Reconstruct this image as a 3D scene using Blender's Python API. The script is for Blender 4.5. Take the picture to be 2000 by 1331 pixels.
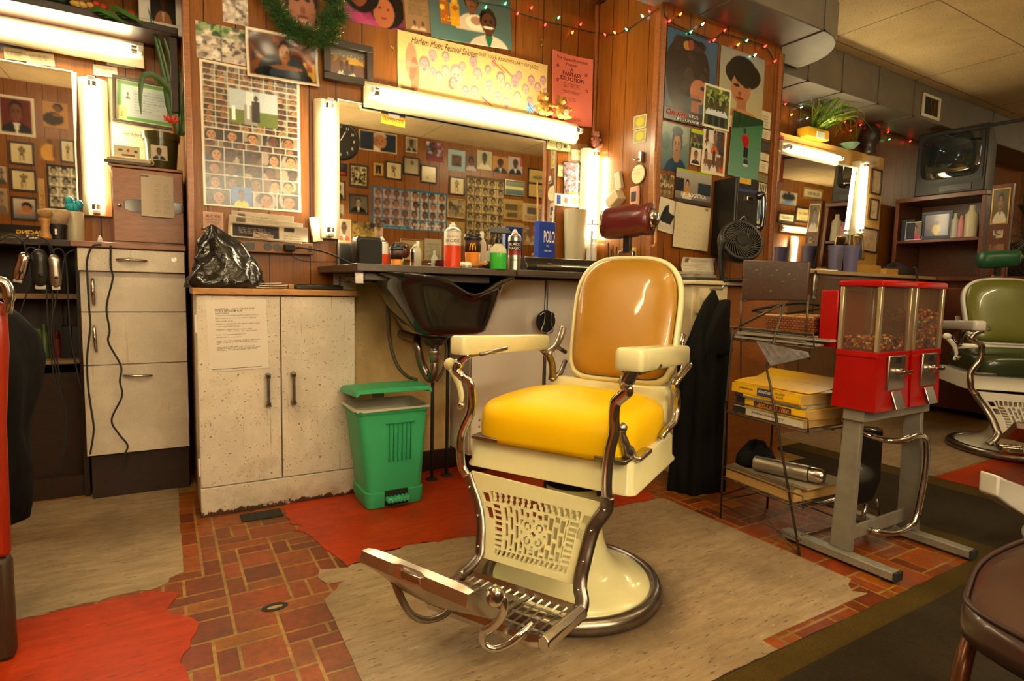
import bpy, bmesh, math, random
import numpy as np
from mathutils import Vector, Matrix
random.seed(7)
for _o in list(bpy.data.objects): bpy.data.objects.remove(_o)
scene = bpy.context.scene
COL = scene.collection
# ---------------------------------------------------------------- camera
H = .92
YAW, PITCH, ROLL, FPX = .53916, .08813, .02229, 1145.98
def cam_axes():
    cy, sy = math.cos(YAW), math.sin(YAW)
    fwd = Vector((sy, cy, 0)); right = Vector((cy, -sy, 0)); up = Vector((0, 0, 1))
    f2 = fwd*math.cos(PITCH)-up*math.sin(PITCH); u2 = up*math.cos(PITCH)+fwd*math.sin(PITCH)
    return right*math.cos(ROLL)+u2*math.sin(ROLL), u2*math.cos(ROLL)-right*math.sin(ROLL), f2
CR, CU, CF = cam_axes()
cd = bpy.data.cameras.new('camera'); cam = bpy.data.objects.new('camera', cd); COL.objects.link(cam)
cd.sensor_width = 36; cd.lens = FPX/2000*36; cd.clip_start = .02
m = Matrix.Identity(4)
for i in range(3): m[i][0] = CR[i]; m[i][1] = CU[i]; m[i][2] = -CF[i]
m[2][3] = H
cam.matrix_world = m; scene.camera = cam
cd.dof.use_dof = False
# ---------------------------------------------------------------- view, world, light
scene.view_settings.view_transform = 'Standard'; scene.view_settings.look = 'None'
scene.view_settings.exposure = 2.25; scene.view_settings.gamma = 1; scene.view_settings.use_curve_mapping = False
scene.cycles.use_denoising = True
scene.cycles.max_bounces = 8; scene.cycles.diffuse_bounces = 4; scene.cycles.glossy_bounces = 5
scene.cycles.transmission_bounces = 8; scene.cycles.sample_clamp_indirect = 6
scene.cycles.caustics_reflective = False; scene.cycles.caustics_refractive = False
w = bpy.data.worlds.new('room_air'); scene.world = w; w.use_nodes = True
w.node_tree.nodes['Background'].inputs[0].default_value = (1, .72, .42, 1)
w.node_tree.nodes['Background'].inputs[1].default_value = .02
TUBE_COL = (1, .86, .54); TUBE_STR = 14.5; TUBE_DIM = 9.0
CEIL_COL = (1, .84, .50); CEIL_STR = 20.0; FILL_STR = 40.0
# ---------------------------------------------------------------- pixel geometry helpers
def ray(x, y): return CR*((x-1000)/FPX)-CU*((y-665.5)/FPX)+CF
def at(x, y, ax, v):
    d = ray(x, y); o = Vector((0, 0, H)); return o+d*((v-o[ax])/d[ax])
def AX(x, y, v): return at(x, y, 0, v)
def AY(x, y, v): return at(x, y, 1, v)
def AZ(x, y, v=0): return at(x, y, 2, v)
# ---------------------------------------------------------------- materials
def lin(c):
    if isinstance(c, str):
        c = c.lstrip('#'); c = [int(c[i:i+2], 16)/255 for i in (0, 2, 4)]
        return tuple((v/12.92 if v <= .04045 else ((v+.055)/1.055)**2.4) for v in c)
    return tuple(c)
_mats = {}
def mat(name, col=(.5, .5, .5), rough=.5, metal=0, spec=.5, emit=None, es=0, alpha=1, trans=0, bump=0, bscale=60, var=0, vscale=12, coat=0, ior=1.45, c2=None, stretch=(1, 1, 1)):
    if name in _mats: return _mats[name]
    mt = bpy.data.materials.new(name); mt.use_nodes = True; nt = mt.node_tree; b = nt.nodes['Principled BSDF']
    col = lin(col)
    b.inputs['Base Color'].default_value = (*col, 1); b.inputs['Roughness'].default_value = rough
    b.inputs['Metallic'].default_value = metal; b.inputs['Specular IOR Level'].default_value = spec
    b.inputs['IOR'].default_value = ior; b.inputs['Transmission Weight'].default_value = trans
    b.inputs['Coat Weight'].default_value = coat; b.inputs['Alpha'].default_value = alpha
    if emit: b.inputs['Emission Color'].default_value = (*lin(emit), 1); b.inputs['Emission Strength'].default_value = es
    if var or bump or c2:
        tc = nt.nodes.new('ShaderNodeTexCoord'); mp = nt.nodes.new('ShaderNodeMapping'); mp.inputs['Scale'].default_value = stretch
        nt.links.new(tc.outputs['Object'], mp.inputs[0])
        if var or c2:
            n = nt.nodes.new('ShaderNodeTexNoise'); n.inputs['Scale'].default_value = vscale; n.inputs['Detail'].default_value = 6
            n.inputs['Roughness'].default_value = .65
            nt.links.new(mp.outputs[0], n.inputs['Vector'])
            r = nt.nodes.new('ShaderNodeValToRGB')
            k = max(0, 1-var)
            a = tuple(v*k for v in col) if c2 is None else lin(c2)
            r.color_ramp.elements[0].position = .32; r.color_ramp.elements[0].color = (*a, 1)
            r.color_ramp.elements[1].position = .68; r.color_ramp.elements[1].color = (*col, 1)
            nt.links.new(n.outputs[0], r.inputs[0]); nt.links.new(r.outputs[0], b.inputs['Base Color'])
        if bump:
            n2 = nt.nodes.new('ShaderNodeTexNoise'); n2.inputs['Scale'].default_value = bscale; n2.inputs['Detail'].default_value = 4
            nt.links.new(mp.outputs[0], n2.inputs['Vector'])
            bp = nt.nodes.new('ShaderNodeBump'); bp.inputs['Strength'].default_value = bump; bp.inputs['Distance'].default_value = .01
            nt.links.new(n2.outputs[0], bp.inputs['Height']); nt.links.new(bp.outputs[0], b.inputs['Normal'])
    _mats[name] = mt; return mt
class NT:
    def __init__(s, name):
        s.m = bpy.data.materials.new(name); s.m.use_nodes = True; s.t = s.m.node_tree; s.b = s.t.nodes['Principled BSDF']; _mats[name] = s.m
    def n(s, ty, **k):
        x = s.t.nodes.new(ty)
        for a, v in k.items(): setattr(x, a, v)
        return x
    def l(s, a, b): s.t.links.new(a, b)
    def math(s, op, a, b=None, c=None):
        x = s.n('ShaderNodeMath', operation=op)
        for i, v in enumerate((a, b, c)):
            if v is None: continue
            if isinstance(v, (int, float)): x.inputs[i].default_value = v
            else: s.l(v, x.inputs[i])
        return x.outputs[0]
    def mix(s, f, a, b, bt='MIX'):
        x = s.n('ShaderNodeMix', data_type='RGBA', blend_type=bt)
        for i, v in ((0, f), (6, a), (7, b)):
            if isinstance(v, (int, float)): x.inputs[i].default_value = v
            elif isinstance(v, tuple): x.inputs[i].default_value = (*v, 1)
            else: s.l(v, x.inputs[i])
        return x.outputs[2]
    def noise(s, vec, sc, det=5, ro=.6, dist=0):
        x = s.n('ShaderNodeTexNoise'); x.inputs['Scale'].default_value = sc; x.inputs['Detail'].default_value = det
        x.inputs['Roughness'].default_value = ro; x.inputs['Distortion'].default_value = dist; s.l(vec, x.inputs['Vector']); return x.outputs[0]
    def map(s, sc=(1, 1, 1), loc=(0, 0, 0), src='Object'):
        tc = s.n('ShaderNodeTexCoord'); mp = s.n('ShaderNodeMapping'); mp.inputs['Scale'].default_value = sc; mp.inputs['Location'].default_value = loc
        s.l(tc.outputs[src], mp.inputs[0]); return mp.outputs[0]
    def ramp(s, f, stops):
        r = s.n('ShaderNodeValToRGB'); e = r.color_ramp.elements
        while len(e) < len(stops): e.new(.5)
        for i, (p, c) in enumerate(stops): e[i].position = p; e[i].color = (*c, 1)
        s.l(f, r.inputs[0]); return r.outputs[0]
    def bump(s, h, st=.3, d=.01):
        x = s.n('ShaderNodeBump'); x.inputs['Strength'].default_value = st; x.inputs['Distance'].default_value = d
        s.l(h, x.inputs['Height']); s.l(x.outputs[0], s.b.inputs['Normal'])
def panel_mat(name, axis, c1, c2, groove=(.012, .005, .002), rough=.34, offs=(0, .172, .288), period=.406):
    N = NT(name); g = N.map((1, 1, 1))
    sx = N.n('ShaderNodeSeparateXYZ'); N.l(g, sx.inputs[0]); X = sx.outputs[axis]
    st = (18, 18, .9); v = N.map(st)
    a = N.noise(v, 3.0, 8, .62, .6); v2 = N.map((60, 60, 2.2)); fine = N.noise(v2, 3.0, 3, .6)
    c = N.ramp(a, [(.3, c1), (.55, tuple((p+q)/2 for p, q in zip(c1, c2))), (.75, c2)])
    c = N.mix(.35, c, N.ramp(fine, [(.35, tuple(k*.45 for k in c1)), (.6, c2)]))
    tot = None; bid = None
    for k, o in enumerate(offs):
        mdl = N.math('MODULO', N.math('ADD', X, 20*period-o), period)
        gr = N.math('LESS_THAN', mdl, .0045)
        tot = gr if tot is None else N.math('MAXIMUM', tot, gr)
    fl = N.math('FLOOR', N.math('DIVIDE', X, .1353)); wn = N.n('ShaderNodeTexWhiteNoise', noise_dimensions='1D'); N.l(fl, wn.inputs['W'])
    c = N.mix(N.math('MULTIPLY', wn.outputs['Value'], .3), c, tuple(k*.6 for k in c1))
    c = N.mix(tot, c, groove); N.l(c, N.b.inputs['Base Color']); N.b.inputs['Roughness'].default_value = rough; N.b.inputs['Specular IOR Level'].default_value = .3
    N.bump(N.math('MULTIPLY', tot, -1), .6, .004)
    return N.m
WOOD1 = (.18, .054, .006); WOOD2 = (.29, .102, .014)
M_panel_x = panel_mat('wood_panelling', 0, WOOD1, WOOD2)
M_panel_y = panel_mat('wood_panelling_side', 1, WOOD1, WOOD2, offs=(.05, .17, .29))
M_panel_dk = panel_mat('wood_panelling_dark', 0, (.10, .032, .006), (.16, .055, .012))
M_panel_col = panel_mat('wood_panelling_column', 0, (.18, .052, .008), (.27, .09, .014), offs=(.03, .21, .33))
def wood(name, c1, c2, rough=.4, sc=(2, 14, 14), coat=0):
    N = NT(name); v = N.map(sc); a = N.noise(v, 3, 7, .6, .8); v2 = N.map(tuple(k*4 for k in sc)); f = N.noise(v2, 3, 3)
    c = N.ramp(a, [(.3, lin(c1)), (.7, lin(c2))]); c = N.mix(.3, c, N.ramp(f, [(.35, tuple(k*.5 for k in lin(c1))), (.6, lin(c2))]))
    N.l(c, N.b.inputs['Base Color']); N.b.inputs['Roughness'].default_value = rough; N.b.inputs['Coat Weight'].default_value = coat; return N.m
M_oak = wood('oak_edge', (.36, .16, .04), (.55, .28, .08)); M_brown = wood('brown_laminate', (.16, .045, .014), (.26, .085, .026), .3)
M_cabw = wood('walnut_veneer', (.22, .07, .02), (.34, .12, .035), .32, (3, 3, 18)); M_dkwood = wood('dark_stained_wood', (.012, .004, .002), (.028, .009, .004), .5)
M_redwood = wood('cherry_wood', (.075, .018, .006), (.14, .036, .010), .35)
M_white = mat('white_paint', (.78, .76, .70), .45, var=.1, vscale=8); M_cream = mat('cream_paint', (.80, .72, .50), .4, var=.12, vscale=6)
def worn_white(name, base, dirt, zdirt=True, spots=.66, rough=.42, fine=130):
    N = NT(name); v = N.map(); a = N.noise(v, 7, 8, .7); b = N.noise(v, fine, 3, .5); e = N.noise(N.map((30, 30, 1.5)), 1.5, 4)
    c = N.mix(N.ramp(a, [(.42, (.55,)*3), (.62, (0, 0, 0))]), base, tuple(k*.72 for k in base))
    c = N.mix(N.ramp(b, [(spots, (0, 0, 0)), (spots+.03, (1, 1, 1))]), c, dirt)
    c = N.mix(N.ramp(e, [(.66, (0, 0, 0)), (.72, (.5,)*3)]), c, dirt)
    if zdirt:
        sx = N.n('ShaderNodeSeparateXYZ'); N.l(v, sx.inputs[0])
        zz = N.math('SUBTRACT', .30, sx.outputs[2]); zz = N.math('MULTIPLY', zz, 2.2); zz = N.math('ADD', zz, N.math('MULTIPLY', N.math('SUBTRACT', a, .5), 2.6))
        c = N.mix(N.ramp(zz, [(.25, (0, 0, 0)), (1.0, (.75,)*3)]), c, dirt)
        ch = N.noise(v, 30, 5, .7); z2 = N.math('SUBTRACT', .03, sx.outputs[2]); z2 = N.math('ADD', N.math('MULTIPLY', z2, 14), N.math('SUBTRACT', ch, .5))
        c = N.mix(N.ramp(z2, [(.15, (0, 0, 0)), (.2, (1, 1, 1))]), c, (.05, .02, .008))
    N.l(c, N.b.inputs['Base Color']); N.b.inputs['Roughness'].default_value = rough; return N.m
M_cabwhite = worn_white('worn_white_paint', (.74, .68, .58), (.16, .10, .05)); M_speck = worn_white('speckled_laminate', (.66, .60, .50), (.36, .28, .19), False, .60, .35, 420)
M_beige = worn_white('scuffed_beige_board', (.66, .47, .20), (.22, .14, .06), False, .68, .5); M_creamworn = worn_white('chipped_cream_paint', (.72, .62, .40), (.14, .07, .03), False, .70, .45)
M_door = mat('off_white_laminate', (.92, .86, .78), .38, var=.06, vscale=3)
M_counter = mat('grey_brown_laminate', (.09, .07, .06), .3, var=.3, vscale=40)
M_chrome = mat('chrome', (.62, .60, .57), .16, 1, bump=.05, bscale=20); M_worn = mat('worn_nickel', (.36, .32, .28), .3, 1, var=.45, vscale=14)
M_steel = mat('brushed_steel', (.5, .48, .45), .3, 1); M_black = mat('black_plastic', (.012, .011, .011), .35); M_blackm = mat('matt_black', (.010, .010, .010), .7)
M_gloss = mat('gloss_black', (.012, .010, .010), .12, coat=.5); M_rubber = mat('rubber', (.02, .02, .02), .8)
M_enamel = mat('cream_enamel', (.80, .765, .44), .22, coat=.3, var=.1, vscale=5); M_enamw = mat('white_enamel', (.78, .76, .70), .2, coat=.4)
M_yellow = mat('yellow_vinyl', (.98, .60, .002), .5, spec=.25, bump=.06, bscale=240); M_tan = mat('ochre_vinyl', (.38, .19, .018), .3, bump=.07, bscale=25, coat=.3, var=.12, vscale=5)
M_green = mat('olive_vinyl', (.16, .17, .028), .3, coat=.3, var=.2, vscale=6); M_maroon = mat('maroon_vinyl', (.095, .012, .014), .3, bump=.2, bscale=30, coat=.2)
M_mirror = mat('mirror_silver', (.86, .84, .80), .015, 1); M_glass = mat('clear_glass', (.9, .9, .85), .05, alpha=.28)
M_paper = mat('paper_white', (.80, .77, .70), .7); M_paper2 = mat('paper_cream', (.72, .63, .42), .7); M_ink = mat('ink_black', (.03, .025, .025), .7)
M_tube = mat('lit_tube', (1, .9, .7), .5, emit=TUBE_COL, es=TUBE_STR); M_tubed = mat('lit_tube_far', (1, .9, .7), .5, emit=TUBE_COL, es=TUBE_DIM)
M_filltube = mat('lit_fill_tube', (1, .9, .7), .5, emit=TUBE_COL, es=FILL_STR)
M_ceiltube = {k: mat('lit_ceiling_tube_%d' % k, (1, .9, .7), .5, emit=CEIL_COL, es=CEIL_STR*k/10) for k in (6, 9, 14)}
M_alu = mat('aged_aluminium', (.66, .60, .52), .32, 1, var=.15, vscale=10)
M_gold = mat('gold_frame', (.55, .36, .10), .3, .8); M_dkframe = mat('dark_frame', (.03, .018, .012), .35); M_brass = mat('brass', (.7, .5, .18), .25, 1)
M_red = mat('red_enamel', (.34, .001, .001), .3, spec=.3, var=.15, vscale=5); M_duct = mat('galvanised_sheet', (.20, .17, .13), .5, .35, var=.2, vscale=7)
# vertex-colour print
def _print(name, rough, spec=.5):
    N = NT(name); a = N.n('ShaderNodeAttribute', attribute_name='Col'); N.l(a.outputs['Color'], N.b.inputs['Base Color']); N.b.inputs['Roughness'].default_value = rough
    N.b.inputs['Specular IOR Level'].default_value = spec; return N.m
M_print = _print('printed_paper', .55, .3); M_glossy = _print('glossy_print', .22, .5); M_attr = _print('mixed_colours', .6)
# ---------------------------------------------------------------- object helpers
def link(name, me, m=None, parent=None, smooth=False):
    o = bpy.data.objects.new(name, me); COL.objects.link(o)
    if m is not None:
        if isinstance(m, (list, tuple)):
            for x in m: me.materials.append(x)
        else: me.materials.append(m)
    if smooth:
        for p in me.polygons: p.use_smooth = True
    if parent is not None: o.parent = parent
    return o
def tag(o, label, cat, group=None, kind=None):
    o['label'] = label; o['category'] = cat
    if group: o['group'] = group
    if kind: o['kind'] = kind
    return o
def thing(name, label, cat, loc=(0, 0, 0), rz=0, group=None):
    o = bpy.data.objects.new(name, None); COL.objects.link(o); o.empty_display_size = .05
    o.location = loc; o.rotation_euler = (0, 0, rz); return tag(o, label, cat, group)
class B:
    """mesh builder"""
    def __init__(s): s.v = []; s.f = []; s.mi = []; s.c = []; s.k = 0; s.col = (1, 1, 1)
    def add(s, vs, fs):
        n = len(s.v); s.v += [tuple(v) for v in vs]; s.f += [tuple(i+n for i in f) for f in fs]; s.mi += [s.k]*len(fs); s.c += [s.col]*len(vs); return s
    def box(s, x0, y0, z0, x1, y1, z1, mtx=None):
        vs = [Vector((x, y, z)) for z in (z0, z1) for y in (y0, y1) for x in (x0, x1)]
        if mtx is not None: vs = [mtx@v for v in vs]
        return s.add(vs, [(0, 2, 3, 1), (4, 5, 7, 6), (0, 1, 5, 4), (2, 6, 7, 3), (0, 4, 6, 2), (1, 3, 7, 5)])
    def cbox(s, c, d, rot=None):
        c = Vector(c); mt = Matrix.Translation(c) @ (rot.to_4x4() if rot is not None else Matrix.Identity(4))
        return s.box(-d[0]/2, -d[1]/2, -d[2]/2, d[0]/2, d[1]/2, d[2]/2, mt)
    def rings(s, rings, closed=True, cap=True):
        n = len(rings[0]); vs = [p for r in rings for p in r]; fs = []
        for i in range(len(rings)-1):
            for j in range(n if closed else n-1):
                a = i*n+j; b = i*n+(j+1) % n; fs.append((a, b, b+n, a+n))
        if cap: fs.append(tuple(range(n))[::-1]); fs.append(tuple((len(rings)-1)*n+j for j in range(n)))
        return s.add(vs, fs)
    def lathe(s, prof, c=(0, 0, 0), n=28, axis='z', sx=1, sy=1, cap=True):
        c = Vector(c); R = []
        for r, h in prof:
            r = max(r, 1e-4); ring = []
            for j in range(n):
                t = 2*math.pi*j/n; a, b = r*math.cos(t)*sx, r*math.sin(t)*sy
                p = {'z': (a, b, h), 'x': (h, a, b), 'y': (b, h, a)}[axis]; ring.append(c+Vector(p))
            R.append(ring)
        return s.rings(R, True, cap)
    def tube(s, pts, r, n=8, flat=1.0, side=None, cap=True):
        pts = [Vector(p) for p in pts]; rs = r if isinstance(r, (list, tuple)) else [r]*len(pts); R = []; prev = None
        for i, p in enumerate(pts):
            t = (pts[min(i+1, len(pts)-1)]-pts[max(i-1, 0)]).normalized()
            if prev is None:
                up = Vector(side) if side is not None else (Vector((0, 0, 1)) if abs(t.z) < .9 else Vector((1, 0, 0)))
                a = (up-t*up.dot(t)).normalized()
            else: a = (prev-t*prev.dot(t)).normalized()
            prev = a; b = t.cross(a)
            R.append([p+a*(rs[i]*math.cos(2*math.pi*j/n))+b*(rs[i]*flat*math.sin(2*math.pi*j/n)) for j in range(n)])
        return s.rings(R, True, cap)
    def sphere(s, c, r, n=12, m_=8, sc=(1, 1, 1)):
        c = Vector(c); R = []
        for i in range(m_+1):
            ph = math.pi*i/m_-math.pi/2; rr = max(r*math.cos(ph), 1e-4)
            R.append([c+Vector((rr*math.cos(2*math.pi*j/n)*sc[0], rr*math.sin(2*math.pi*j/n)*sc[1], r*math.sin(ph)*sc[2])) for j in range(n)])
        return s.rings(R)
    def prism(s, poly, z0, z1, mtx=None):
        n = len(poly); vs = [Vector((p[0], p[1], z)) for z in (z0, z1) for p in poly]
        if mtx is not None: vs = [mtx@v for v in vs]
        return s.add(vs, [tuple(range(n))[::-1], tuple(range(n, 2*n))]+[(i, (i+1) % n, (i+1) % n+n, i+n) for i in range(n)])
    def extr(s, prof, axis, a, b):
        """profile list (u,v) extruded on axis from a to b: axis x -> (y,z); axis y -> (x,z)"""
        n = len(prof); vs = []
        for t in (a, b):
            for u, v in prof: vs.append((t, u, v) if axis == 'x' else (u, t, v))
        return s.add(vs, [tuple(range(n))[::-1], tuple(range(n, 2*n))]+[(i, (i+1) % n, (i+1) % n+n, i+n) for i in range(n)])
    def done(s, name, m, parent=None, smooth=False, bevel=0, seg=2, colored=False, sub=0, fix=True, auto=None):
        me = bpy.data.meshes.new(name); me.from_pydata(s.v, [], s.f)
        if colored:
            at_ = me.color_attributes.new('Col', 'FLOAT_COLOR', 'POINT'); at_.data.foreach_set('color', np.array([(*c, 1) for c in s.c], dtype=np.float32).ravel())
        if fix:
            bm = bmesh.new(); bm.from_mesh(me); bmesh.ops.recalc_face_normals(bm, faces=bm.faces); bm.to_mesh(me); bm.free()
        o = link(name, me, m, parent, smooth or auto is not None)
        if isinstance(m, (list, tuple)): me.polygons.foreach_set('material_index', s.mi)
        if auto is not None:
            for e in me.edges: pass
            try: me.set_sharp_from_angle(angle=math.radians(auto))
            except Exception: pass
        if bevel:
            md = o.modifiers.new('bevel', 'BEVEL'); md.width = bevel; md.segments = seg; md.limit_method = 'ANGLE'; md.angle_limit = math.radians(40); md.harden_normals = False
            for p in me.polygons: p.use_smooth = True
            try: me.set_sharp_from_angle(angle=math.radians(50))
            except Exception: pass
        if sub:
            md = o.modifiers.new('sub', 'SUBSURF'); md.levels = sub; md.render_levels = sub
        return o
def box(name, m, x0, y0, z0, x1, y1, z1, parent=None, bevel=0): return B().box(x0, y0, z0, x1, y1, z1).done(name, m, parent, bevel=bevel)
def struct(name, b, m, **k): o = b.done(name, m, **k); o['kind'] = 'structure'; return o
def spline(pts, n=6):
    """catmull-rom through pts"""
    P = [Vector(p) for p in pts]; out = []
    for i in range(len(P)-1):
        p0 = P[max(i-1, 0)]; p1 = P[i]; p2 = P[i+1]; p3 = P[min(i+2, len(P)-1)]
        for k in range(n):
            t = k/n; out.append(.5*((2*p1)+(-p0+p2)*t+(2*p0-5*p1+4*p2-p3)*t*t+(-p0+3*p1-3*p2+p3)*t**3))
    out.append(P[-1]); return out
def copy_tree(o, parent=None):
    c = o.copy(); COL.objects.link(c); c.parent = parent
    for ch in list(o.children): copy_tree(ch, c)
    return c
def text_mesh(body, m, parent, x0, y0, x1, y1, z=.0006, name='lettering', align='CENTER', slant=0, keep=False, flip=False, bold=0, spacing=1, mtx=None):
    """writing fitted to the box x0..x1, y0..y1 of the parent's local XY plane"""
    cu = bpy.data.curves.new(name, 'FONT'); cu.body = body; cu.align_x = align; cu.resolution_u = 2; cu.shear = slant; cu.offset = bold; cu.space_line = spacing
    o = bpy.data.objects.new(name, cu); me = bpy.data.meshes.new_from_object(o); bpy.data.objects.remove(o)
    n = len(me.vertices); co = np.zeros(n*3); me.vertices.foreach_get('co', co); co = co.reshape(-1, 3)
    mn, mx = co.min(0), co.max(0); sx = (x1-x0)/max(mx[0]-mn[0], 1e-6); sy = (y1-y0)/max(mx[1]-mn[1], 1e-6)
    if keep: sx = sy = min(sx, sy)
    cx, cy = (mn[0]+mx[0])/2, (mn[1]+mx[1])/2
    out = np.zeros_like(co); out[:, 0] = (co[:, 0]-cx)*sx+(x0+x1)/2; out[:, 1] = (co[:, 1]-cy)*sy+(y0+y1)/2; out[:, 2] = z
    if mtx is not None: out = np.array([tuple(mtx@Vector(p)) for p in out])
    me.vertices.foreach_set('co', out.ravel()); me.materials.clear(); me.update()
    return link(name, me, m, parent)
# ---------------------------------------------------------------- painted prints
class Img:
    def __init__(s, w, h, bg=(.8, .75, .6), seed=0, noise=0):
        s.w, s.h = w, h; s.a = np.zeros((h, w, 3)); s.a[:] = lin(bg); s.r = np.random.RandomState(seed)
        s.Y, s.X = np.mgrid[0:h, 0:w]; s.X = (s.X+.5)/w; s.Y = (s.Y+.5)/h
        if noise: s.grain(noise)
    def grain(s, k, m=None):
        g = 1+k*(s.r.rand(s.h, s.w, 1)-.5)*2
        if m is None: s.a *= g
        else: s.a = np.where(m[..., None], s.a*g, s.a)
    def put(s, m, c, al=1): s.a[m] = s.a[m]*(1-al)+np.array(lin(c))*al
    def rect(s, x0, y0, x1, y1, c, al=1): s.put((s.X >= x0)&(s.X < x1)&(s.Y >= y0)&(s.Y < y1), c, al)
    def ell(s, cx, cy, rx, ry, c, al=1, rot=0):
        dx = (s.X-cx); dy = (s.Y-cy)
        if rot: dx, dy = dx*math.cos(rot)+dy*math.sin(rot), -dx*math.sin(rot)+dy*math.cos(rot)
        s.put((dx/rx)**2+(dy/ry)**2 <= 1, c, al)
    def poly(s, pts, c, al=1):
        m = np.zeros((s.h, s.w), bool); n = len(pts)
        for i in range(n):
            x0, y0 = pts[i]; x1, y1 = pts[(i+1) % n]
            if y0 == y1: continue
            m ^= ((s.Y > min(y0, y1))&(s.Y <= max(y0, y1))&(s.X < (x1-x0)*(s.Y-y0)/(y1-y0)+x0))
        s.put(m, c, al)
    def frame(s, t, c, tx=None): tx = tx or t*s.h/s.w; s.rect(0, 0, 1, t, c); s.rect(0, 1-t, 1, 1, c); s.rect(0, 0, tx, 1, c); s.rect(1-tx, 0, 1, 1, c)
    def vgrad(s, c0, c1): s.a[:] = np.array(lin(c0))*(1-s.Y[..., None])+np.array(lin(c1))*s.Y[..., None]
    def bust(s, x0, y0, x1, y1, skin='#7a4a2e', hair='#120c0a', shirt='#20232a', bg=None, shirt2=None, hs=1.0, dx=0, clip=None):
        """head and shoulders in the box"""
        W, Hh = x1-x0, y1-y0; box_ = clip or (x0, y0, x1, y1)
        if bg is not None: s.rect(x0, y0, x1, y1, bg)
        clip = s.a.copy(); cx = x0+W*(.5+dx)
        s.ell(cx, y0-.02*Hh, W*.46, Hh*.36, shirt); s.rect(cx-W*.07, y0+.24*Hh, cx+W*.07, y0+.42*Hh, tuple(k*.75 for k in lin(skin)))
        if shirt2: s.poly([(cx-W*.09, y0+.32*Hh), (cx+W*.09, y0+.32*Hh), (cx, y0)], shirt2)
        s.ell(cx, y0+.66*Hh, W*.19*hs, Hh*.24*hs, hair); s.ell(cx, y0+.58*Hh, W*.155, Hh*.22, skin)
        sk = tuple(k*.6 for k in lin(skin)); s.ell(cx+W*.1, y0+.56*Hh, W*.05, Hh*.17, sk, .5)
        for e in (-1, 1): s.ell(cx+e*W*.062, y0+.61*Hh, W*.028, Hh*.018, '#0a0808'); s.ell(cx+e*W*.062, y0+.645*Hh, W*.035, Hh*.01, '#150d0a')
        s.ell(cx, y0+.545*Hh, W*.024, Hh*.03, sk); s.ell(cx, y0+.475*Hh, W*.055, Hh*.014, '#5a2018')
        x0, y0, x1, y1 = box_; m = (s.X >= x0)&(s.X < x1)&(s.Y >= y0)&(s.Y < y1); s.a = np.where(m[..., None], s.a, clip)
    def lines(s, x0, y0, x1, y1, n, c='#333028', fill=.5, al=.6):
        for i in range(n):
            yy = y1-(i+.5)*(y1-y0)/n; hh = (y1-y0)/n*fill/2; x = x0+s.r.rand()*.02; e = x0+(x1-x0)*(.55+.45*s.r.rand())
            while x < e:
                wd = (.02+.07*s.r.rand()); s.rect(x, yy-hh, min(x+wd, e), yy+hh, c, al); x += wd+.015
    def blotch(s, x0, y0, x1, y1, cols, n=30, sz=.12):
        for i in range(n):
            cx = x0+(x1-x0)*s.r.rand(); cy = y0+(y1-y0)*s.r.rand(); q = sz*(.4+s.r.rand())
            m = (((s.X-cx)/q)**2+((s.Y-cy)/(q*(.4+s.r.rand()*.9)))**2 <= 1)&(s.X >= x0)&(s.X < x1)&(s.Y >= y0)&(s.Y < y1)
            s.put(m, cols[s.r.randint(len(cols))], .85)
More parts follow.
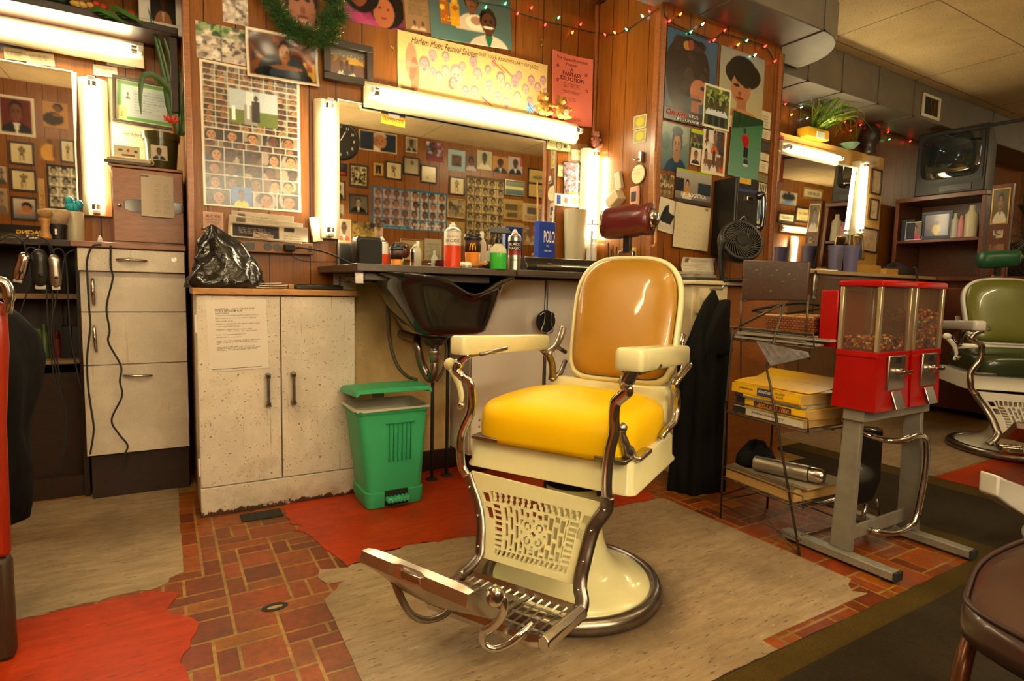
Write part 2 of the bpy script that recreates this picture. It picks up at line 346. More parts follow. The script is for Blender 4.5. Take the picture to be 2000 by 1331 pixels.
def sheet(img, w, h, name, m=None, parent=None, thick=.0015, curl=0, curlx=0, jag=0, seed=0):
    """a printed sheet w x h in local XY, face +Z, centred; curl bends it"""
    W, Hh = img.w, img.h; xs = (np.arange(W+1)/W-.5)*w; ys = (np.arange(Hh+1)/Hh-.5)*h
    gx, gy = np.meshgrid(xs, ys); u = gx/w; v = gy/h
    gz = thick+curl*(4*v*v)+curlx*(4*u*u)
    if jag:
        r = np.random.RandomState(seed); gz = gz+jag*(np.sin(u*9+r.rand()*6)*np.cos(v*7+r.rand()*6)+1)*.5
    n = (W+1)*(Hh+1); co = np.stack([gx, gy, gz], -1).reshape(-1, 3)
    i = np.arange(W)[None, :]; j = np.arange(Hh)[:, None]; a = (j*(W+1)+i).ravel(); F_ = np.stack([a, a+1, a+W+2, a+W+1], -1)
    bot = list(range(0, W+1)); top = list(range(n-W-1, n)); lf = list(range(0, n, W+1)); rt = list(range(W, n, W+1))
    if curl or curlx or jag:   # a bent sheet: its own back surface and a thin rim
        allc = np.concatenate([co, co-[0, 0, max(thick*.6, .0006)]]); faces = F_.tolist()+(F_[:, ::-1]+n).tolist()
        for lp in (bot, rt, top[::-1], lf[::-1]): faces += [[lp[i_+1], lp[i_], lp[i_]+n, lp[i_+1]+n] for i_ in range(len(lp)-1)]
        nb_ = n
    else:
        bk = np.array([[-w/2, -h/2, 0], [w/2, -h/2, 0], [w/2, h/2, 0], [-w/2, h/2, 0]])
        allc = np.concatenate([co, bk]); faces = F_.tolist()+[[n+3, n+2, n+1, n]]
        faces += [[n, n+1]+bot[::-1], [n+1, n+2]+rt[::-1], [n+2, n+3]+top, [n+3, n]+lf]; nb_ = 4
    me = bpy.data.meshes.new(name); me.from_pydata(allc.tolist(), [], faces)
    A = np.clip(img.a, 0, 1); P = np.pad(A, ((1, 1), (1, 1), (0, 0)), 'edge'); V = (P[:-1, :-1]+P[1:, :-1]+P[:-1, 1:]+P[1:, 1:])/4
    V = V.reshape(-1, 3); V = np.concatenate([V, V*0+np.array([.55, .5, .4]) if nb_ == n else np.tile(A.mean((0, 1)), (4, 1))]); V = np.concatenate([V, np.ones((len(V), 1))], 1)
    c = me.color_attributes.new('Col', 'FLOAT_COLOR', 'POINT'); c.data.foreach_set('color', V.astype(np.float32).ravel())
    o = link(name, me, m or M_print, parent)
    if curl or curlx or jag: me.polygons.foreach_set('use_smooth', [True]*(2*W*Hh)+[False]*(len(faces)-2*W*Hh))
    return o
def plane_frame(tl, tr, bl, n):
    """matrix, width, height of an upright sheet through three world corners, n = outward normal"""
    n = Vector(n).normalized(); u = (tr-tl); wd = u.length; hd = (tl-bl).length; u.normalize()
    v = n.cross(u).normalized(); c = (tr+bl)/2
    mt = Matrix.Identity(4)
    for i in range(3): mt[i][0] = u[i]; mt[i][1] = v[i]; mt[i][2] = n[i]; mt[i][3] = c[i]
    return mt, wd, hd
def hang(o, mt, off=0):
    n = Vector((mt[0][2], mt[1][2], mt[2][2])); t = mt.copy()
    for i in range(3): t[i][3] += n[i]*off
    o.matrix_world = t; return o
def framed(name, label, cat, img, mt, w, h, fm=None, fw=.015, fd=.015, off=0, group=None, mm=None):
    if fm is None:
        o = sheet(img, w, h, name, mm); hang(o, mt, off); return tag(o, label, cat, group)
    e = bpy.data.objects.new(name, None); COL.objects.link(e); tag(e, label, cat, group); e.empty_display_size = .05
    b = B(); b.box(-w/2, -h/2, 0, w/2, -h/2+fw, fd); b.box(-w/2, h/2-fw, 0, w/2, h/2, fd); b.box(-w/2, -h/2+fw, 0, -w/2+fw, h/2-fw, fd); b.box(w/2-fw, -h/2+fw, 0, w/2, h/2-fw, fd)
    b.done('frame', fm, e, bevel=min(.002, fw*.2), seg=1)
    sheet(img, w-2*fw, h-2*fw, 'print', mm or M_glossy, e, thick=.004)
    hang(e, mt, off); return e
# ================================================================ THE SETTING
YM = 2.75; YL = 3.36; YO = -.75; ZC = 2.56; XL = .1125
cx0, cx1, cy0 = 2.16, 3.11, 2.24
wl = B(); wl.box(XL, YM, 0, 8.0, YM+.1, ZC); wl.box(XL, YM+.1, 0, XL+.1, YL+.1, ZC); struct('wall_back', wl, M_panel_x)
struct('wall_alcove', B().box(-2.4, YL, 0, XL, YL+.1, ZC), M_panel_x)
struct('wall_front', B().box(-2.4, YO-.1, 0, 11.6, YO, ZC), M_panel_x)
struct('wall_left', B().box(-2.5, YO-.1, 0, -2.4, YL+.1, ZC), M_panel_y)
struct('wall_right', B().box(11.5, YO-.1, 0, 11.6, 5.0, ZC), M_panel_dk if False else M_panel_y)
struct('wall_far', B().box(8.0, 4.9, 0, 11.6, 5.0, ZC).box(8.0, YM, 0, 8.1, 5.0, ZC), M_panel_dk)
cb = B(); cb.k = 0; cb.box(cx0+.001, cy0, 0, cx1, YM, 2.52); cb.k = 1; cb.box(cx0, cy0+.001, 0, cx0+.0012, YM, 2.52)
struct('wall_column', cb, [M_panel_col, M_panel_y])
tb = B(); tb.box(cx0-.006, cy0-.012, 1.0, cx0+.028, cy0+.001, 2.3); tb.box(cx0-.012, cy0-.006, 1.0, cx0, cy0+.03, 2.3); struct('trim_1', tb, M_cabw, bevel=.003)
tb = B(); tb.box(cx1-.03, cy0-.012, 1.0, cx1+.01, cy0+.001, 2.3); tb.box(cx1, cy0-.012, 1.0, cx1+.012, cy0+.03, 2.3); struct('trim_2', tb, M_cabw, bevel=.003)
struct('trim_3', B().box(cx0-.02, YM-.02, 1.0, cx0, YM, 2.52), M_cabw, bevel=.003)
struct('trim_4', B().box(XL-.012, YM-.012, .9, XL+.012, YM+.03, 2.5), M_cabw, bevel=.003)
# ceiling
N = NT('ceiling_tile'); v = N.map(); sx = N.n('ShaderNodeSeparateXYZ'); N.l(v, sx.inputs[0])
g1 = N.math('LESS_THAN', N.math('MODULO', N.math('ADD', sx.outputs[0], 12.14), 1.22), .008); g2 = N.math('LESS_THAN', N.math('MODULO', N.math('ADD', sx.outputs[1], 12.31), .61), .008)
fis = N.noise(N.map((55, 120, 1)), 1.2, 3, .6); st = N.noise(v, 1.1, 4, .6, .4)
c = N.ramp(st, [(.3, (.62, .43, .19)), (.62, (.90, .68, .35))]); c = N.mix(N.ramp(fis, [(.60, (0, 0, 0)), (.66, (.6,)*3)]), c, (.12, .08, .045))
c = N.mix(N.math('MULTIPLY', N.math('MAXIMUM', g1, g2), .8), c, (.13, .09, .05)); N.l(c, N.b.inputs['Base Color']); N.b.inputs['Roughness'].default_value = .85; N.bump(fis, .3, .004)
struct('ceiling', B().box(-2.5, YO-.1, ZC, 11.6, 5.0, ZC+.06), N.m)
# floor: brick-look sheet vinyl laid as an ashlar pattern
N = NT('brick_vinyl'); a = N.n('ShaderNodeAttribute', attribute_name='Col'); v = N.map(); n1 = N.noise(v, 38, 8, .75); n2 = N.noise(v, 9, 4, .6)
mul = N.ramp(n1, [(.28, (.45, .40, .40)), (.5, (.92, .88, .8)), (.72, (1.3, 1.3, 1.2))]); c = N.mix(1.0, a.outputs['Color'], mul, 'MULTIPLY')
c = N.mix(N.ramp(n2, [(.35, (.4,)*3), (.6, (0, 0, 0))]), c, (.05, .018, .006)); N.l(c, N.b.inputs['Base Color']); N.b.inputs['Roughness'].default_value = .42; N.bump(n1, .15, .003)
fb = B(); fb.col = lin('#a08040'); fb.box(-2.5, YO-.1, -.04, 11.6, 5.0, 0)
cell = .0545; nx, ny = 54, 38; occ = np.zeros((nx, ny), bool); rr = random.Random(3)
bc = ['#8a3e08', '#92460a', '#7c3406', '#964c0c', '#823c08', '#8a440e', '#702c06']
for j in range(ny):
    for i in range(nx):
        if occ[i, j]: continue
        for (w_, h_) in rr.sample([(3, 2), (3, 2), (3, 1), (2, 2), (3, 1), (2, 1), (1, 2), (1, 2)], 8)+[(1, 1)]:
            if i+w_ <= nx and j+h_ <= ny and not occ[i:i+w_, j:j+h_].any(): break
        occ[i:i+w_, j:j+h_] = True; g = .0042; x = -.40+i*cell; y = .80+j*cell
        if x > 2.62: continue
        fb.col = tuple(k*(.85+.3*rr.random()) for k in lin(rr.choice(bc)))
        fb.add([(x+g, y+g, .0008), (x+w_*cell-g, y+g, .0008), (x+w_*cell-g, y+h_*cell-g, .0008), (x+g, y+h_*cell-g, .0008)], [(0, 1, 2, 3)])
struct('floor', fb, N.m, colored=True, fix=False)
# floor coverings
def lino(name, c, c2, dark):
    N = NT(name); a = N.noise(N.map((1.6, 9, 1)), 4, 8, .7, .3); b = N.noise(N.map((10, 60, 1)), 2.2, 3, .6); d = N.noise(N.map(), 2.2, 5, .65)
    k = N.mix(N.ramp(a, [(.38, (0, 0, 0)), (.60, (1, 1, 1))]), c2, c); k = N.mix(N.ramp(b, [(.61, (0, 0, 0)), (.66, (.8,)*3)]), k, dark); g_ = N.noise(N.map((1, 1, 1), (5, 2, 0)), 9, 8, .8); k = N.mix(N.ramp(g_, [(.56, (0, 0, 0)), (.72, (.75,)*3)]), k, tuple(q*.5 for q in c))
    if name == 'grey_linoleum':
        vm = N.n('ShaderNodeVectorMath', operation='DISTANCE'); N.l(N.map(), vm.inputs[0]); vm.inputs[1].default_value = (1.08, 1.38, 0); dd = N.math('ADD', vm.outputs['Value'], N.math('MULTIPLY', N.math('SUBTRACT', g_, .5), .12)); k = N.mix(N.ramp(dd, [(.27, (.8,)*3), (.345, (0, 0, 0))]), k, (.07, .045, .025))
    k = N.mix(N.ramp(d, [(.34, (.6,)*3), (.52, (0, 0, 0))]), k, tuple(q*.4 for q in c)); k = N.mix(N.ramp(N.noise(N.map((10, 70, 1), (3, 1, 0)), 1.6, 2), [(.68, (0, 0, 0)), (.71, (.45,)*3)]), k, tuple(min(1, q*1.7+.05) for q in c))
    N.l(k, N.b.inputs['Base Color']); N.b.inputs['Roughness'].default_value = .42; N.b.inputs['Specular IOR Level'].default_value = .28; return N.m
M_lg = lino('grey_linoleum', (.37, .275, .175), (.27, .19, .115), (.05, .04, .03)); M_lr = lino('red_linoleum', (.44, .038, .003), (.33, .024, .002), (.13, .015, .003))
def jagged(pts, k, seed, step=.03):
    """pts list of (x,y,rough) ; edge i..i+1 roughened by rough*k"""
    r = random.Random(seed); out = []
    for i, (x, y, q) in enumerate(pts):
        x2, y2, _ = pts[(i+1) % len(pts)]; out.append((x, y))
        L = math.hypot(x2-x, y2-y); n = int(L/step)
        if q and n > 1:
            nx_, ny_ = -(y2-y)/L, (x2-x)/L; ph = r.random()*9
            for j in range(1, n):
                t = (j+r.uniform(-.3, .3))/n; d = k*q*(r.random()-.5+.6*math.sin(ph+t*11))
                out.append((x+(x2-x)*t+nx_*d, y+(y2-y)*t+ny_*d))
    return out
def mat_thing(name, label, cat, pts, m, z=.0028, z0=.0009):
    b = B(); b.prism(pts, z0, z); return tag(b.done(name, m), label, cat)
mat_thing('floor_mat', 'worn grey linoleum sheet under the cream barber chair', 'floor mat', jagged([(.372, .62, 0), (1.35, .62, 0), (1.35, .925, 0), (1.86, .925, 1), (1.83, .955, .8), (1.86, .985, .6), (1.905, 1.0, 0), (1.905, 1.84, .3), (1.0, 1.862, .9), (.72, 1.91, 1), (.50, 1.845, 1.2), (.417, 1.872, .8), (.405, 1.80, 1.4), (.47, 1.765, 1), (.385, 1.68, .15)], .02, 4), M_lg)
mat_thing('floor_mat', 'red linoleum sheet with ragged black edge beneath the green bin', 'floor mat', jagged([(.50, 1.862, .8), (.72, 1.915, .8), (1.0, 1.87, .8), (1.86, 1.845, .5), (1.90, 1.90, .3), (1.90, 2.66, 0), (.75, 2.66, 0), (.75, 2.515, 0), (.42, 2.515, .6), (.40, 2.38, 1.2), (.43, 2.20, .4)], .02, 8), M_lr)
p = [AZ(345, 952), AZ(352, 1120), AZ(322, 1150), AZ(0, 1222)]
mat_thing('floor_mat', 'grey linoleum sheet in front of the white speckled drawer unit', 'floor mat', jagged([(-1.0, 2.99, 0), (-.35, 2.99, 0), (-.34, 2.965, 0), (.04, 2.965, .2), (.037, 2.06, 1.6), (-.05, 1.98, .9), (-1.0, 1.93, 0)], .02, 5), M_lg)
mat_thing('floor_mat', 'red linoleum sheet with torn edge at the lower left of the photo', 'floor mat', jagged([(-1.0, 1.925, .4), (-.05, 1.975, .8), (.02, 1.93, 1.5), (.045, 1.4, 1.2), (.05, .9, 0), (-1.0, .9, 0)], .022, 6), M_lr)
mat_thing('floor_mat', 'grey linoleum sheet by the olive green barber chair', 'floor mat', jagged([(3.40, 1.42, .2), (4.9, 1.42, .2), (4.9, 2.42, 0), (3.40, 2.42, .3)], .015, 9), M_lg)
mat_thing('floor_mat', 'red linoleum patch beside the base of the olive green barber chair', 'floor mat', jagged([(3.40, .95, 0), (4.9, .95, 0), (4.9, 1.41, .2), (3.40, 1.41, .2)], .015, 10), M_lr)
def carpet_mat(name, c):
    N = NT(name); f = N.noise(N.map(), 320, 2, .7); d = N.noise(N.map(), 5, 5, .7)
    k = N.ramp(f, [(.3, tuple(q*.6 for q in c)), (.7, tuple(q*1.3 for q in c))]); k = N.mix(N.ramp(d, [(.35, (.5,)*3), (.6, (0, 0, 0))]), k, tuple(q*.5 for q in c))
    N.l(k, N.b.inputs['Base Color']); N.b.inputs['Roughness'].default_value = .95; N.b.inputs['Specular IOR Level'].default_value = .15; N.bump(f, .5, .004); return N.m
M_carp = carpet_mat('charcoal_carpet', (.036, .026, .017)); M_olive = carpet_mat('olive_carpet_border', (.075, .048, .010))
b = B(); b.prism(jagged([(-1.2, YO, 0), (7.5, YO, 0), (7.5, .93, 0), (3.39, .95, 0), (3.39, 2.15, 0), (3.12, 2.15, 0), (3.12, 1.93, 0), (2.46, 1.93, 0), (2.50, .90, .1), (2.43, .875, .3), (-1.2, .875, 0)], .012, 2), .0010, .0046)
rug = tag(b.done('carpet_runner', M_carp), 'charcoal carpet with olive border bands along the right aisle', 'carpet')
b = B()
for q in ([(-1.2, .80), (2.62, .80), (2.62, .872), (-1.2, .872)], [(2.62, .8725), (2.60, 1.93), (2.47, 1.93), (2.51, .90), (2.45, .8725)], [(3.24, .95), (3.38, .95), (3.38, 2.15), (3.24, 2.15)], [(3.24, .83), (7.5, .83), (7.5, .93), (3.24, .93)]):
    b.prism(q, .0047, .0052)
b.done('border_band', M_olive, rug)
for (px, py, sx_, sy_) in ((537, 1187, .036, .022),):
    c_ = AZ(px, py); b = B(); b.lathe([(1, .0011), (1, .002)], (c_.x, c_.y, 0), 18, sx=sx_, sy=sy_); o = tag(b.done('torn_patch', M_rubber), 'oval torn patch in the brick-pattern floor', 'floor patch')
    b = B(); b.lathe([(1, .0021), (1, .0026)], (c_.x, c_.y-.002, 0), 14, sx=sx_*.6, sy=sy_*.35); b.done('bare_middle', mat('bare_screed', '#a8905c', .8), o)
c_ = AZ(512, 1010); b = B().box(c_.x-.075, c_.y-.03, .0011, c_.x+.075, c_.y+.05, .006); tag(b.done('floor_plate', M_rubber, bevel=.002), 'dark metal plate in the floor against the white cabinet', 'floor plate')
# under-counter board with its baseboard
bx0, bx1 = .72, 1.25
struct('wall_lower', B().box(.705, 2.69, .1, bx1, YM, .97), M_beige)
struct('baseboard_back', B().box(.66, 2.675, 0, 1.3, YM, .1), M_dkwood, bevel=.004)
# ---------------------------------------------------------------- ducts
def duct_plan(name, label, poly, z0, z1, seams, extra=None):
    e = thing(name, label, 'duct'); b = B(); b.prism(poly, z0, z1); b.done('duct_body', M_duct, e, bevel=.006)
    for (x, y0, y1) in seams:
        b = B(); b.box(x-.007, y0-.006, z0-.006, x+.007, y1, z0+.004); b.box(x-.007, y0-.006, z0-.006, x+.007, y0+.002, z1); b.done('joint_strip', M_duct, e)
    return e
arc = [(3.13+.36*math.sin(t), 2.35-.36*math.cos(t)) for t in [math.radians(a) for a in (0, 15, 30, 45, 60, 75, 90)]]
duct_plan('air_duct', 'galvanised rectangular air duct with rounded end over the papered column', [(-2.0, 1.99)]+arc+[(3.49, 2.40), (3.13, 2.40), (3.13, 2.30), (-2.0, 2.30)], 2.345, ZC-.002, [(-.6, 1.99, 2.3), (.65, 1.99, 2.3), (1.9, 1.99, 2.3), (2.42, 1.99, 2.3), (3.11, 1.99, 2.3)])
d2 = duct_plan('air_duct', 'galvanised air duct with square grille running above the television', [(3.14, 2.405), (8.0, 2.405), (8.0, YM), (3.14, YM)], 2.30, ZC-.002, [(3.62, 2.405, YM), (4.0, 2.405, YM), (4.45, 2.405, YM), (4.95, 2.405, YM), (6.3, 2.405, YM)])
tl, tr_, bl = AY(1803, 178, 2.40), AY(1836, 192, 2.40), AY(1796, 228, 2.40)
e = thing('vent_grille', 'white square vent grille on the side of the far air duct', 'vent grille'); w_ = (tr_-tl).length; h_ = (tl-bl).length; e.location = ((tl.x+tr_.x)/2, 2.402, (tl.z+bl.z)/2)
b = B(); w2, h2 = w_/2, .085
b.box(-w2, -.014, -h2, w2, 0, -h2+.02); b.box(-w2, -.014, h2-.02, w2, 0, h2); b.box(-w2, -.014, -h2+.02, -w2+.02, 0, h2-.02); b.box(w2-.02, -.014, -h2+.02, w2, 0, h2-.02); b.done('frame', M_cream, e, bevel=.002)
b = B().box(-w2+.02, -.003, -h2+.02, w2-.02, 0, h2-.02); b.done('opening', M_blackm, e)
b = B()
for i in range(5): b.box(.0+i*.022-.01, -.01, -h2+.02, .0+i*.022-.006, -.002, h2-.02)
b.done('louvre', M_brass, e)
# ---------------------------------------------------------------- tube lights
def tube_light(label, p0, p1, n, wd=.11, dp=.05, tube_r=.016, tm=None, group=None, off=0, ends='#e8e0c8', name='wall_light'):
    """fixture from p0 to p1 on a wall with outward normal n"""
    p0, p1, n = Vector(p0), Vector(p1), Vector(n); a = (p1-p0); L = a.length; a.normalize(); s_ = n.cross(a)
    e = bpy.data.objects.new(name, None); COL.objects.link(e); tag(e, label, 'wall light' if name == 'wall_light' else 'ceiling light', group); mt = Matrix.Identity(4); c = (p0+p1)/2
    for i in range(3): mt[i][0] = a[i]; mt[i][1] = s_[i]; mt[i][2] = n[i]; mt[i][3] = c[i]+n[i]*off
    w2 = wd/2
    b = B(); b.extr([(-w2, 0), (w2, 0), (w2, dp*.5), (w2*.55, dp), (-w2*.55, dp), (-w2, dp*.5)], 'x', -L/2, L/2); b.done('housing', M_cream, e, bevel=.003)
    b = B(); b.lathe([(tube_r, -L/2+.02), (tube_r, L/2-.02)], (0, 0, dp+tube_r+.012), 14, 'x'); b.done('tube', tm or M_tube, e, smooth=True)
    for q in (-1, 1):
        b = B(); b.box(q*(L/2-.014)-.008, -.013, dp, q*(L/2-.014)+.008, .013, dp+.048); b.done('socket', M_white, e, bevel=.003)
        b = B(); b.lathe([(tube_r+.001, q*(L/2-.036)-.012), (tube_r+.001, q*(L/2-.036)+.012)], (0, 0, dp+tube_r+.012), 14, 'x'); b.done('tube_cap', M_steel, e)
    e.matrix_world = mt; return e
nb = (0, -1, 0)
a0, a1 = AY(716, 182, 2.68), AY(1131, 257, 2.68); zz = (a0.z+a1.z)/2
tube_light('long bright tube light across the top of the centre mirror', (a0.x, YM-.02, zz), (a1.x, YM-.02, zz), nb)
zt, zb = AY(645, 193, 2.69).z, AY(645, 466, 2.69).z
xv = AY(643, 330, 2.69).x; tube_light('upright tube light with green tube ends left of the centre mirror', (xv, YM, zb), (xv, YM, zt), nb)
for q in (zt-.03, zb+.03): pass
xv = AY(1160, 330, 2.69).x; zt2, zb2 = AY(1165, 290, 2.69).z, AY(1165, 485, 2.69).z; tube_light('upright tube light at the corner by the centre mirror', (xv, YM, zb2), (xv, YM, zt2), nb)
CORNER = (xv, zt2)
a0, a1 = AY(-60, 50, 3.28), AY(281, 103, 3.28); zz = a1.z
tube_light('long tube light above the left mirror', (a1.x-1.22, YL-.02, zz), (a1.x, YL-.02, zz), nb)
xv = AY(184, 300, 3.28).x; tube_light('upright tube light between the left mirror and the framed certificate', (xv, YL, AY(184, 420, 3.28).z), (xv, YL, AY(184, 148, 3.28).z), nb)
for (lb, p0, p1) in (('long unseen tube added as fill light on the opposite wall', (.05, YO+.02, 1.78), (1.25, YO+.02, 1.78)), ('upright unseen tube added as fill light on the opposite wall, left one', (-.35, YO+.001, 1.15), (-.35, YO+.001, 1.75)), ('upright unseen tube added as fill light on the opposite wall, right one', (1.38, YO+.001, 1.10), (1.38, YO+.001, 1.70))):
    tube_light(lb, p0, p1, (0, 1, 0), tm=M_filltube)  # unseen tubes added for low frontal fill, kept out of the mirrors' view
# ceiling lights of the aisle (their glow lights the room)
for i, (x, y, lb) in enumerate(((-.75, 1.0, 'ceiling tube light nearest the shop front'), (1.2, .55, 'ceiling tube light in front of the centre station'), (3.6, .35, 'ceiling tube light over the candy machines'), (9.2, .5, 'ceiling tube light at the back of the shop'))):
    e = tube_light(lb, (x-.6, y, ZC), (x+.6, y, ZC), (0, 0, -1), wd=.16, tm=M_ceiltube[(14, 6, 9, 9)[i]], name='ceiling_light')
# ---------------------------------------------------------------- mirrors
def mirror(name, label, x0, x1, z0, z1, y, fm, fw=.006, tilt=0):
    e = thing(name, label, 'mirror', ((x0+x1)/2, y, z0)); w_, h_ = x1-x0, z1-z0
    b = B().box(-w_/2, -.006, 0, w_/2, -.0005, h_); b.done('mirror_glass', M_mirror, e)
    b = B(); b.box(-w_/2-fw, -.01, -fw, w_/2+fw, 0, 0); b.box(-w_/2-fw, -.01, h_, w_/2+fw, 0, h_+fw); b.box(-w_/2-fw, -.01, 0, -w_/2, 0, h_); b.box(w_/2, -.01, 0, w_/2+fw, 0, h_); b.done('frame', fm, e)
    e.rotation_euler = (tilt, 0, 0); return e
mx0, mx1 = AY(661, 300, YM).x, AY(1083, 300, YM).x
mirror('wall_mirror', 'wide wall mirror behind the counter at the centre station', mx0, mx1, .99, AY(661, 197, YM).z, YM, M_steel)
lx1 = AY(149, 300, YL).x; mirror('wall_mirror', 'wall mirror of the left station under the long tube light', -1.25, lx1, 1.06, AY(100, 142, YL).z, YL-.035, M_steel, tilt=math.radians(1.5))
# ================================================================ BARBER CHAIRS
CHA = math.radians(-60.5); CC = Vector((1.065, 1.405, 0))
_S = Vector((math.cos(CHA), math.sin(CHA), 0)); _F = Vector((_S.y, -_S.x, 0))
def _loc(w): d = w-CC; return Vector((d.dot(_S), -d.dot(_F), w.z))
def Lf(px, py, f):
    d = ray(px, py); o = Vector((0, 0, H)); t = (f-(o-CC).dot(_F))/d.dot(_F); return _loc(o+d*t)
def Ls(px, py, s):
    d = ray(px, py); o = Vector((0, 0, H)); t = (s-(o-CC).dot(_S))/d.dot(_S); return _loc(o+d*t)
def z5(a, b): return 860+a*.3532, 490+b*.3532
def z6(a, b): return 700+a*.3456, 840+b*.3456
def rbox(x0, y0, z0, x1, y1, z1, r=.02, n=4, ztop=None):
    """box with rounded plan corners and softened top"""
    def loop(ins, z):
        o = []; rr = max(r-ins, .003)
        for (cx, cy, a0) in ((x1-ins-rr, y1-ins-rr, 0), (x0+ins+rr, y1-ins-rr, 90), (x0+ins+rr, y0+ins+rr, 180), (x1-ins-rr, y0+ins+rr, 270)):
            for k in range(n+1):
                a = math.radians(a0+90*k/n); o.append((cx+rr*math.cos(a), cy+rr*math.sin(a), z))
        return o
    return loop
def cushion(a, b, cx, cy, z0, prof, n=5, N_=48):
    R = []
    for sc, z, e in prof:
        ring = []
        for j in range(N_):
            t = 2*math.pi*j/N_; c, s = math.cos(t), math.sin(t)
            r = (abs(c)**e+abs(s)**e)**(-1/e); ring.append(Vector((cx+a*sc*r*c, cy+b*sc*r*s, z0+z)))
        R.append(ring)
    return R
def barber_chair(label, mseat, mback, menam, mfull=True, mpil=None):
    e = thing('barber_chair', label, 'barber chair')
    ch = M_chrome; wn = M_worn
    # base
    b = B(); b.lathe([(.246, .030), (.238, .044), (.20, .056), (.165, .070), (.135, .092), (.112, .125), (.098, .165), (.090, .21), (.086, .26), (.084, .33), (.02, .335)], (.005, .0, 0), 48); b.done('pedestal', menam, e, smooth=True)
    b = B(); R = []
    for (r, z) in [(.240, .004), (.268, .002), (.279, .012), (.280, .028), (.272, .042), (.258, .048), (.246, .044), (.240, .034)]:
        R.append([Vector((.005+r*math.cos(2*math.pi*j/56), r*math.sin(2*math.pi*j/56), z)) for j in range(56)])
    R.append(R[0]); b.rings(R, True, False); b.done('base_ring', wn, e, smooth=True)
    b = B(); b.lathe([(.085, .30), (.095, .31), (.095, .335), (.07, .345), (.07, .385)], (.0, .02, 0), 28); b.box(-.12, -.05, .352, .12, .12, .384); b.done('swivel_plate', M_blackm, e)
    # apron (the seat box)
    x0, x1, y0, y1 = -.272, .243, -.165, .262
    b = B(); lp = rbox(x0, y0, 0, x1, y1, 0, .022); R = [lp(.012, .384), lp(-.006, .386), lp(-.006, .392), lp(.002, .402), lp(.004, .462), lp(.010, .470), lp(.03, .472)]
    b.rings(R); b.done('seat_apron', menam, e, auto=50)
    # seat cushion
    prof = [(.94, .0, 7), (.985, .003, 7), (1.0, .02, 6.5), (1.015, .05, 6), (1.018, .078, 5.5), (1.0, .098, 5), (.955, .112, 4.5), (.86, .123, 4), (.70, .133, 3.3), (.48, .142, 2.8), (.25, .147, 2.4), (.02, .149, 2)]
    b = B(); b.rings(cushion(.238, .215, -.012, .03, .468, prof)); b.done('seat_cushion', mseat, e, smooth=True)
    for s in (-1, 1):
        for k in range(2):
            q = Vector((-.012+s*.225, -.16, .505+k*.02)); b = B().sphere(q, .0035, 8, 6); b.done('rivet', ch, e, smooth=True)
    for (px, py) in ((-.205, 0), (.185, 0)):
        b = B(); b.box(px-.045, -.185, .472, px+.045, -.10, .484); b.done('seat_bracket', wn, e, bevel=.003)
    # arm pads
    for (xa, xb, ya, yb, za, zb_) in ((-.292, -.238, -.245, .315, .728, .783), (.213, .285, -.262, .235, .728, .784)):
        b = B(); lp = rbox(xa, ya, 0, xb, yb, 0, .014)
        n = 8; b.rings([lp(.004, za), lp(0, za+.006), lp(0, zb_-.012), lp(.003, zb_-.004), lp(.010, zb_)])
        # drop the rear of the pad
        vs = []
        for v in b.v:
            t = (v[1]-ya)/(yb-ya); vs.append((v[0]+(.006*math.sin(t*math.pi) if xa > 0 else 0), v[1], v[2]-.028*t))
        b.v = vs; b.done('arm_rest', menam, e, auto=40)
        b = B(); b.box(xa+.012, ya+.03, za-.012, xb-.012, ya+.30, za-.002); b.done('arm_plate', wn, e, bevel=.003)
    # front side rails, left then right, from the arm down to the footrest
    def rail(pts, r, name='side_rail', m=ch, flat=1.5, fs=None, parent=e):
        P = [Lf(x, y, f) for (x, y, f) in pts]; b = B(); b.tube(spline(P, 5), r, 10, flat, side=(0, 1, 0)); return b.done(name, m, parent, smooth=True)
    L = [(915, 692, .215), (899, 706, .21), (893, 720, .21), (903, 735, .21), (917, 748, .21), (921, 775, .205), (919, 805, .205), (908, 830, .205), (900, 855, .205), (899, 885, .21), (902, 912, .21), (912, 930, .21)]
    rail(L, .0095)
    R_ = [(1236, 724, .235), (1224, 738, .23), (1219, 752, .225), (1226, 764, .225), (1215, 775, .22), (1202, 788, .215), (1199, 815, .21), (1199, 845, .21), (1192, 875, .21), (1187, 910, .21), (1185, 945, .21), (1186, 972, .21)]
    rail(R_, .0105)
    b = B(); b.tube(spline([Lf(899, 706, .21), Lf(893, 722, .21), Lf(905, 738, .21)], 4), [.014]*3+[.016]*3+[.013]*3, 10, 1.2); b.done('arm_knuckle', ch, e, smooth=True)
    b = B(); b.tube(spline([Lf(1240, 716, .235), Lf(1226, 742, .23), Lf(1222, 756, .228)], 4), [.017]*3+[.018]*3+[.013]*3, 10, 1.2); b.done('arm_knuckle', ch, e, smooth=True)
    for (a_, b_) in (((938, 690, .20), (990, 678, .10)), ((1250, 720, .2), (1290, 712, .1))):
        b = B(); b.tube([Lf(*a_)-Vector((0, 0, .004)), Lf(*b_)-Vector((0, 0, .004))], .006, 8); b.done('arm_brace', wn, e, smooth=True)
    # legrest rails + grille
    LL = [(912, 925, .205), (921, 950, .205), (930, 975, .21), (937, 1005, .22), (939, 1035, .235), (938, 1065, .25), (936, 1085, .262), (927, 1098, .275), (910, 1115, .292), (893, 1128, .302)]
    RR = [(1186, 972, .205), (1184, 995, .205), (1170, 1015, .215), (1158, 1035, .222), (1149, 1065, .235), (1142, 1095, .25), (1135, 1125, .262), (1133, 1150, .275), (1137, 1172, .285), (1134, 1190, .296), (1118, 1215, .32)]
    rail(LL, .0085, 'legrest_rail', wn, 1.9); rail(RR, .0095, 'legrest_rail', wn, 2.0)
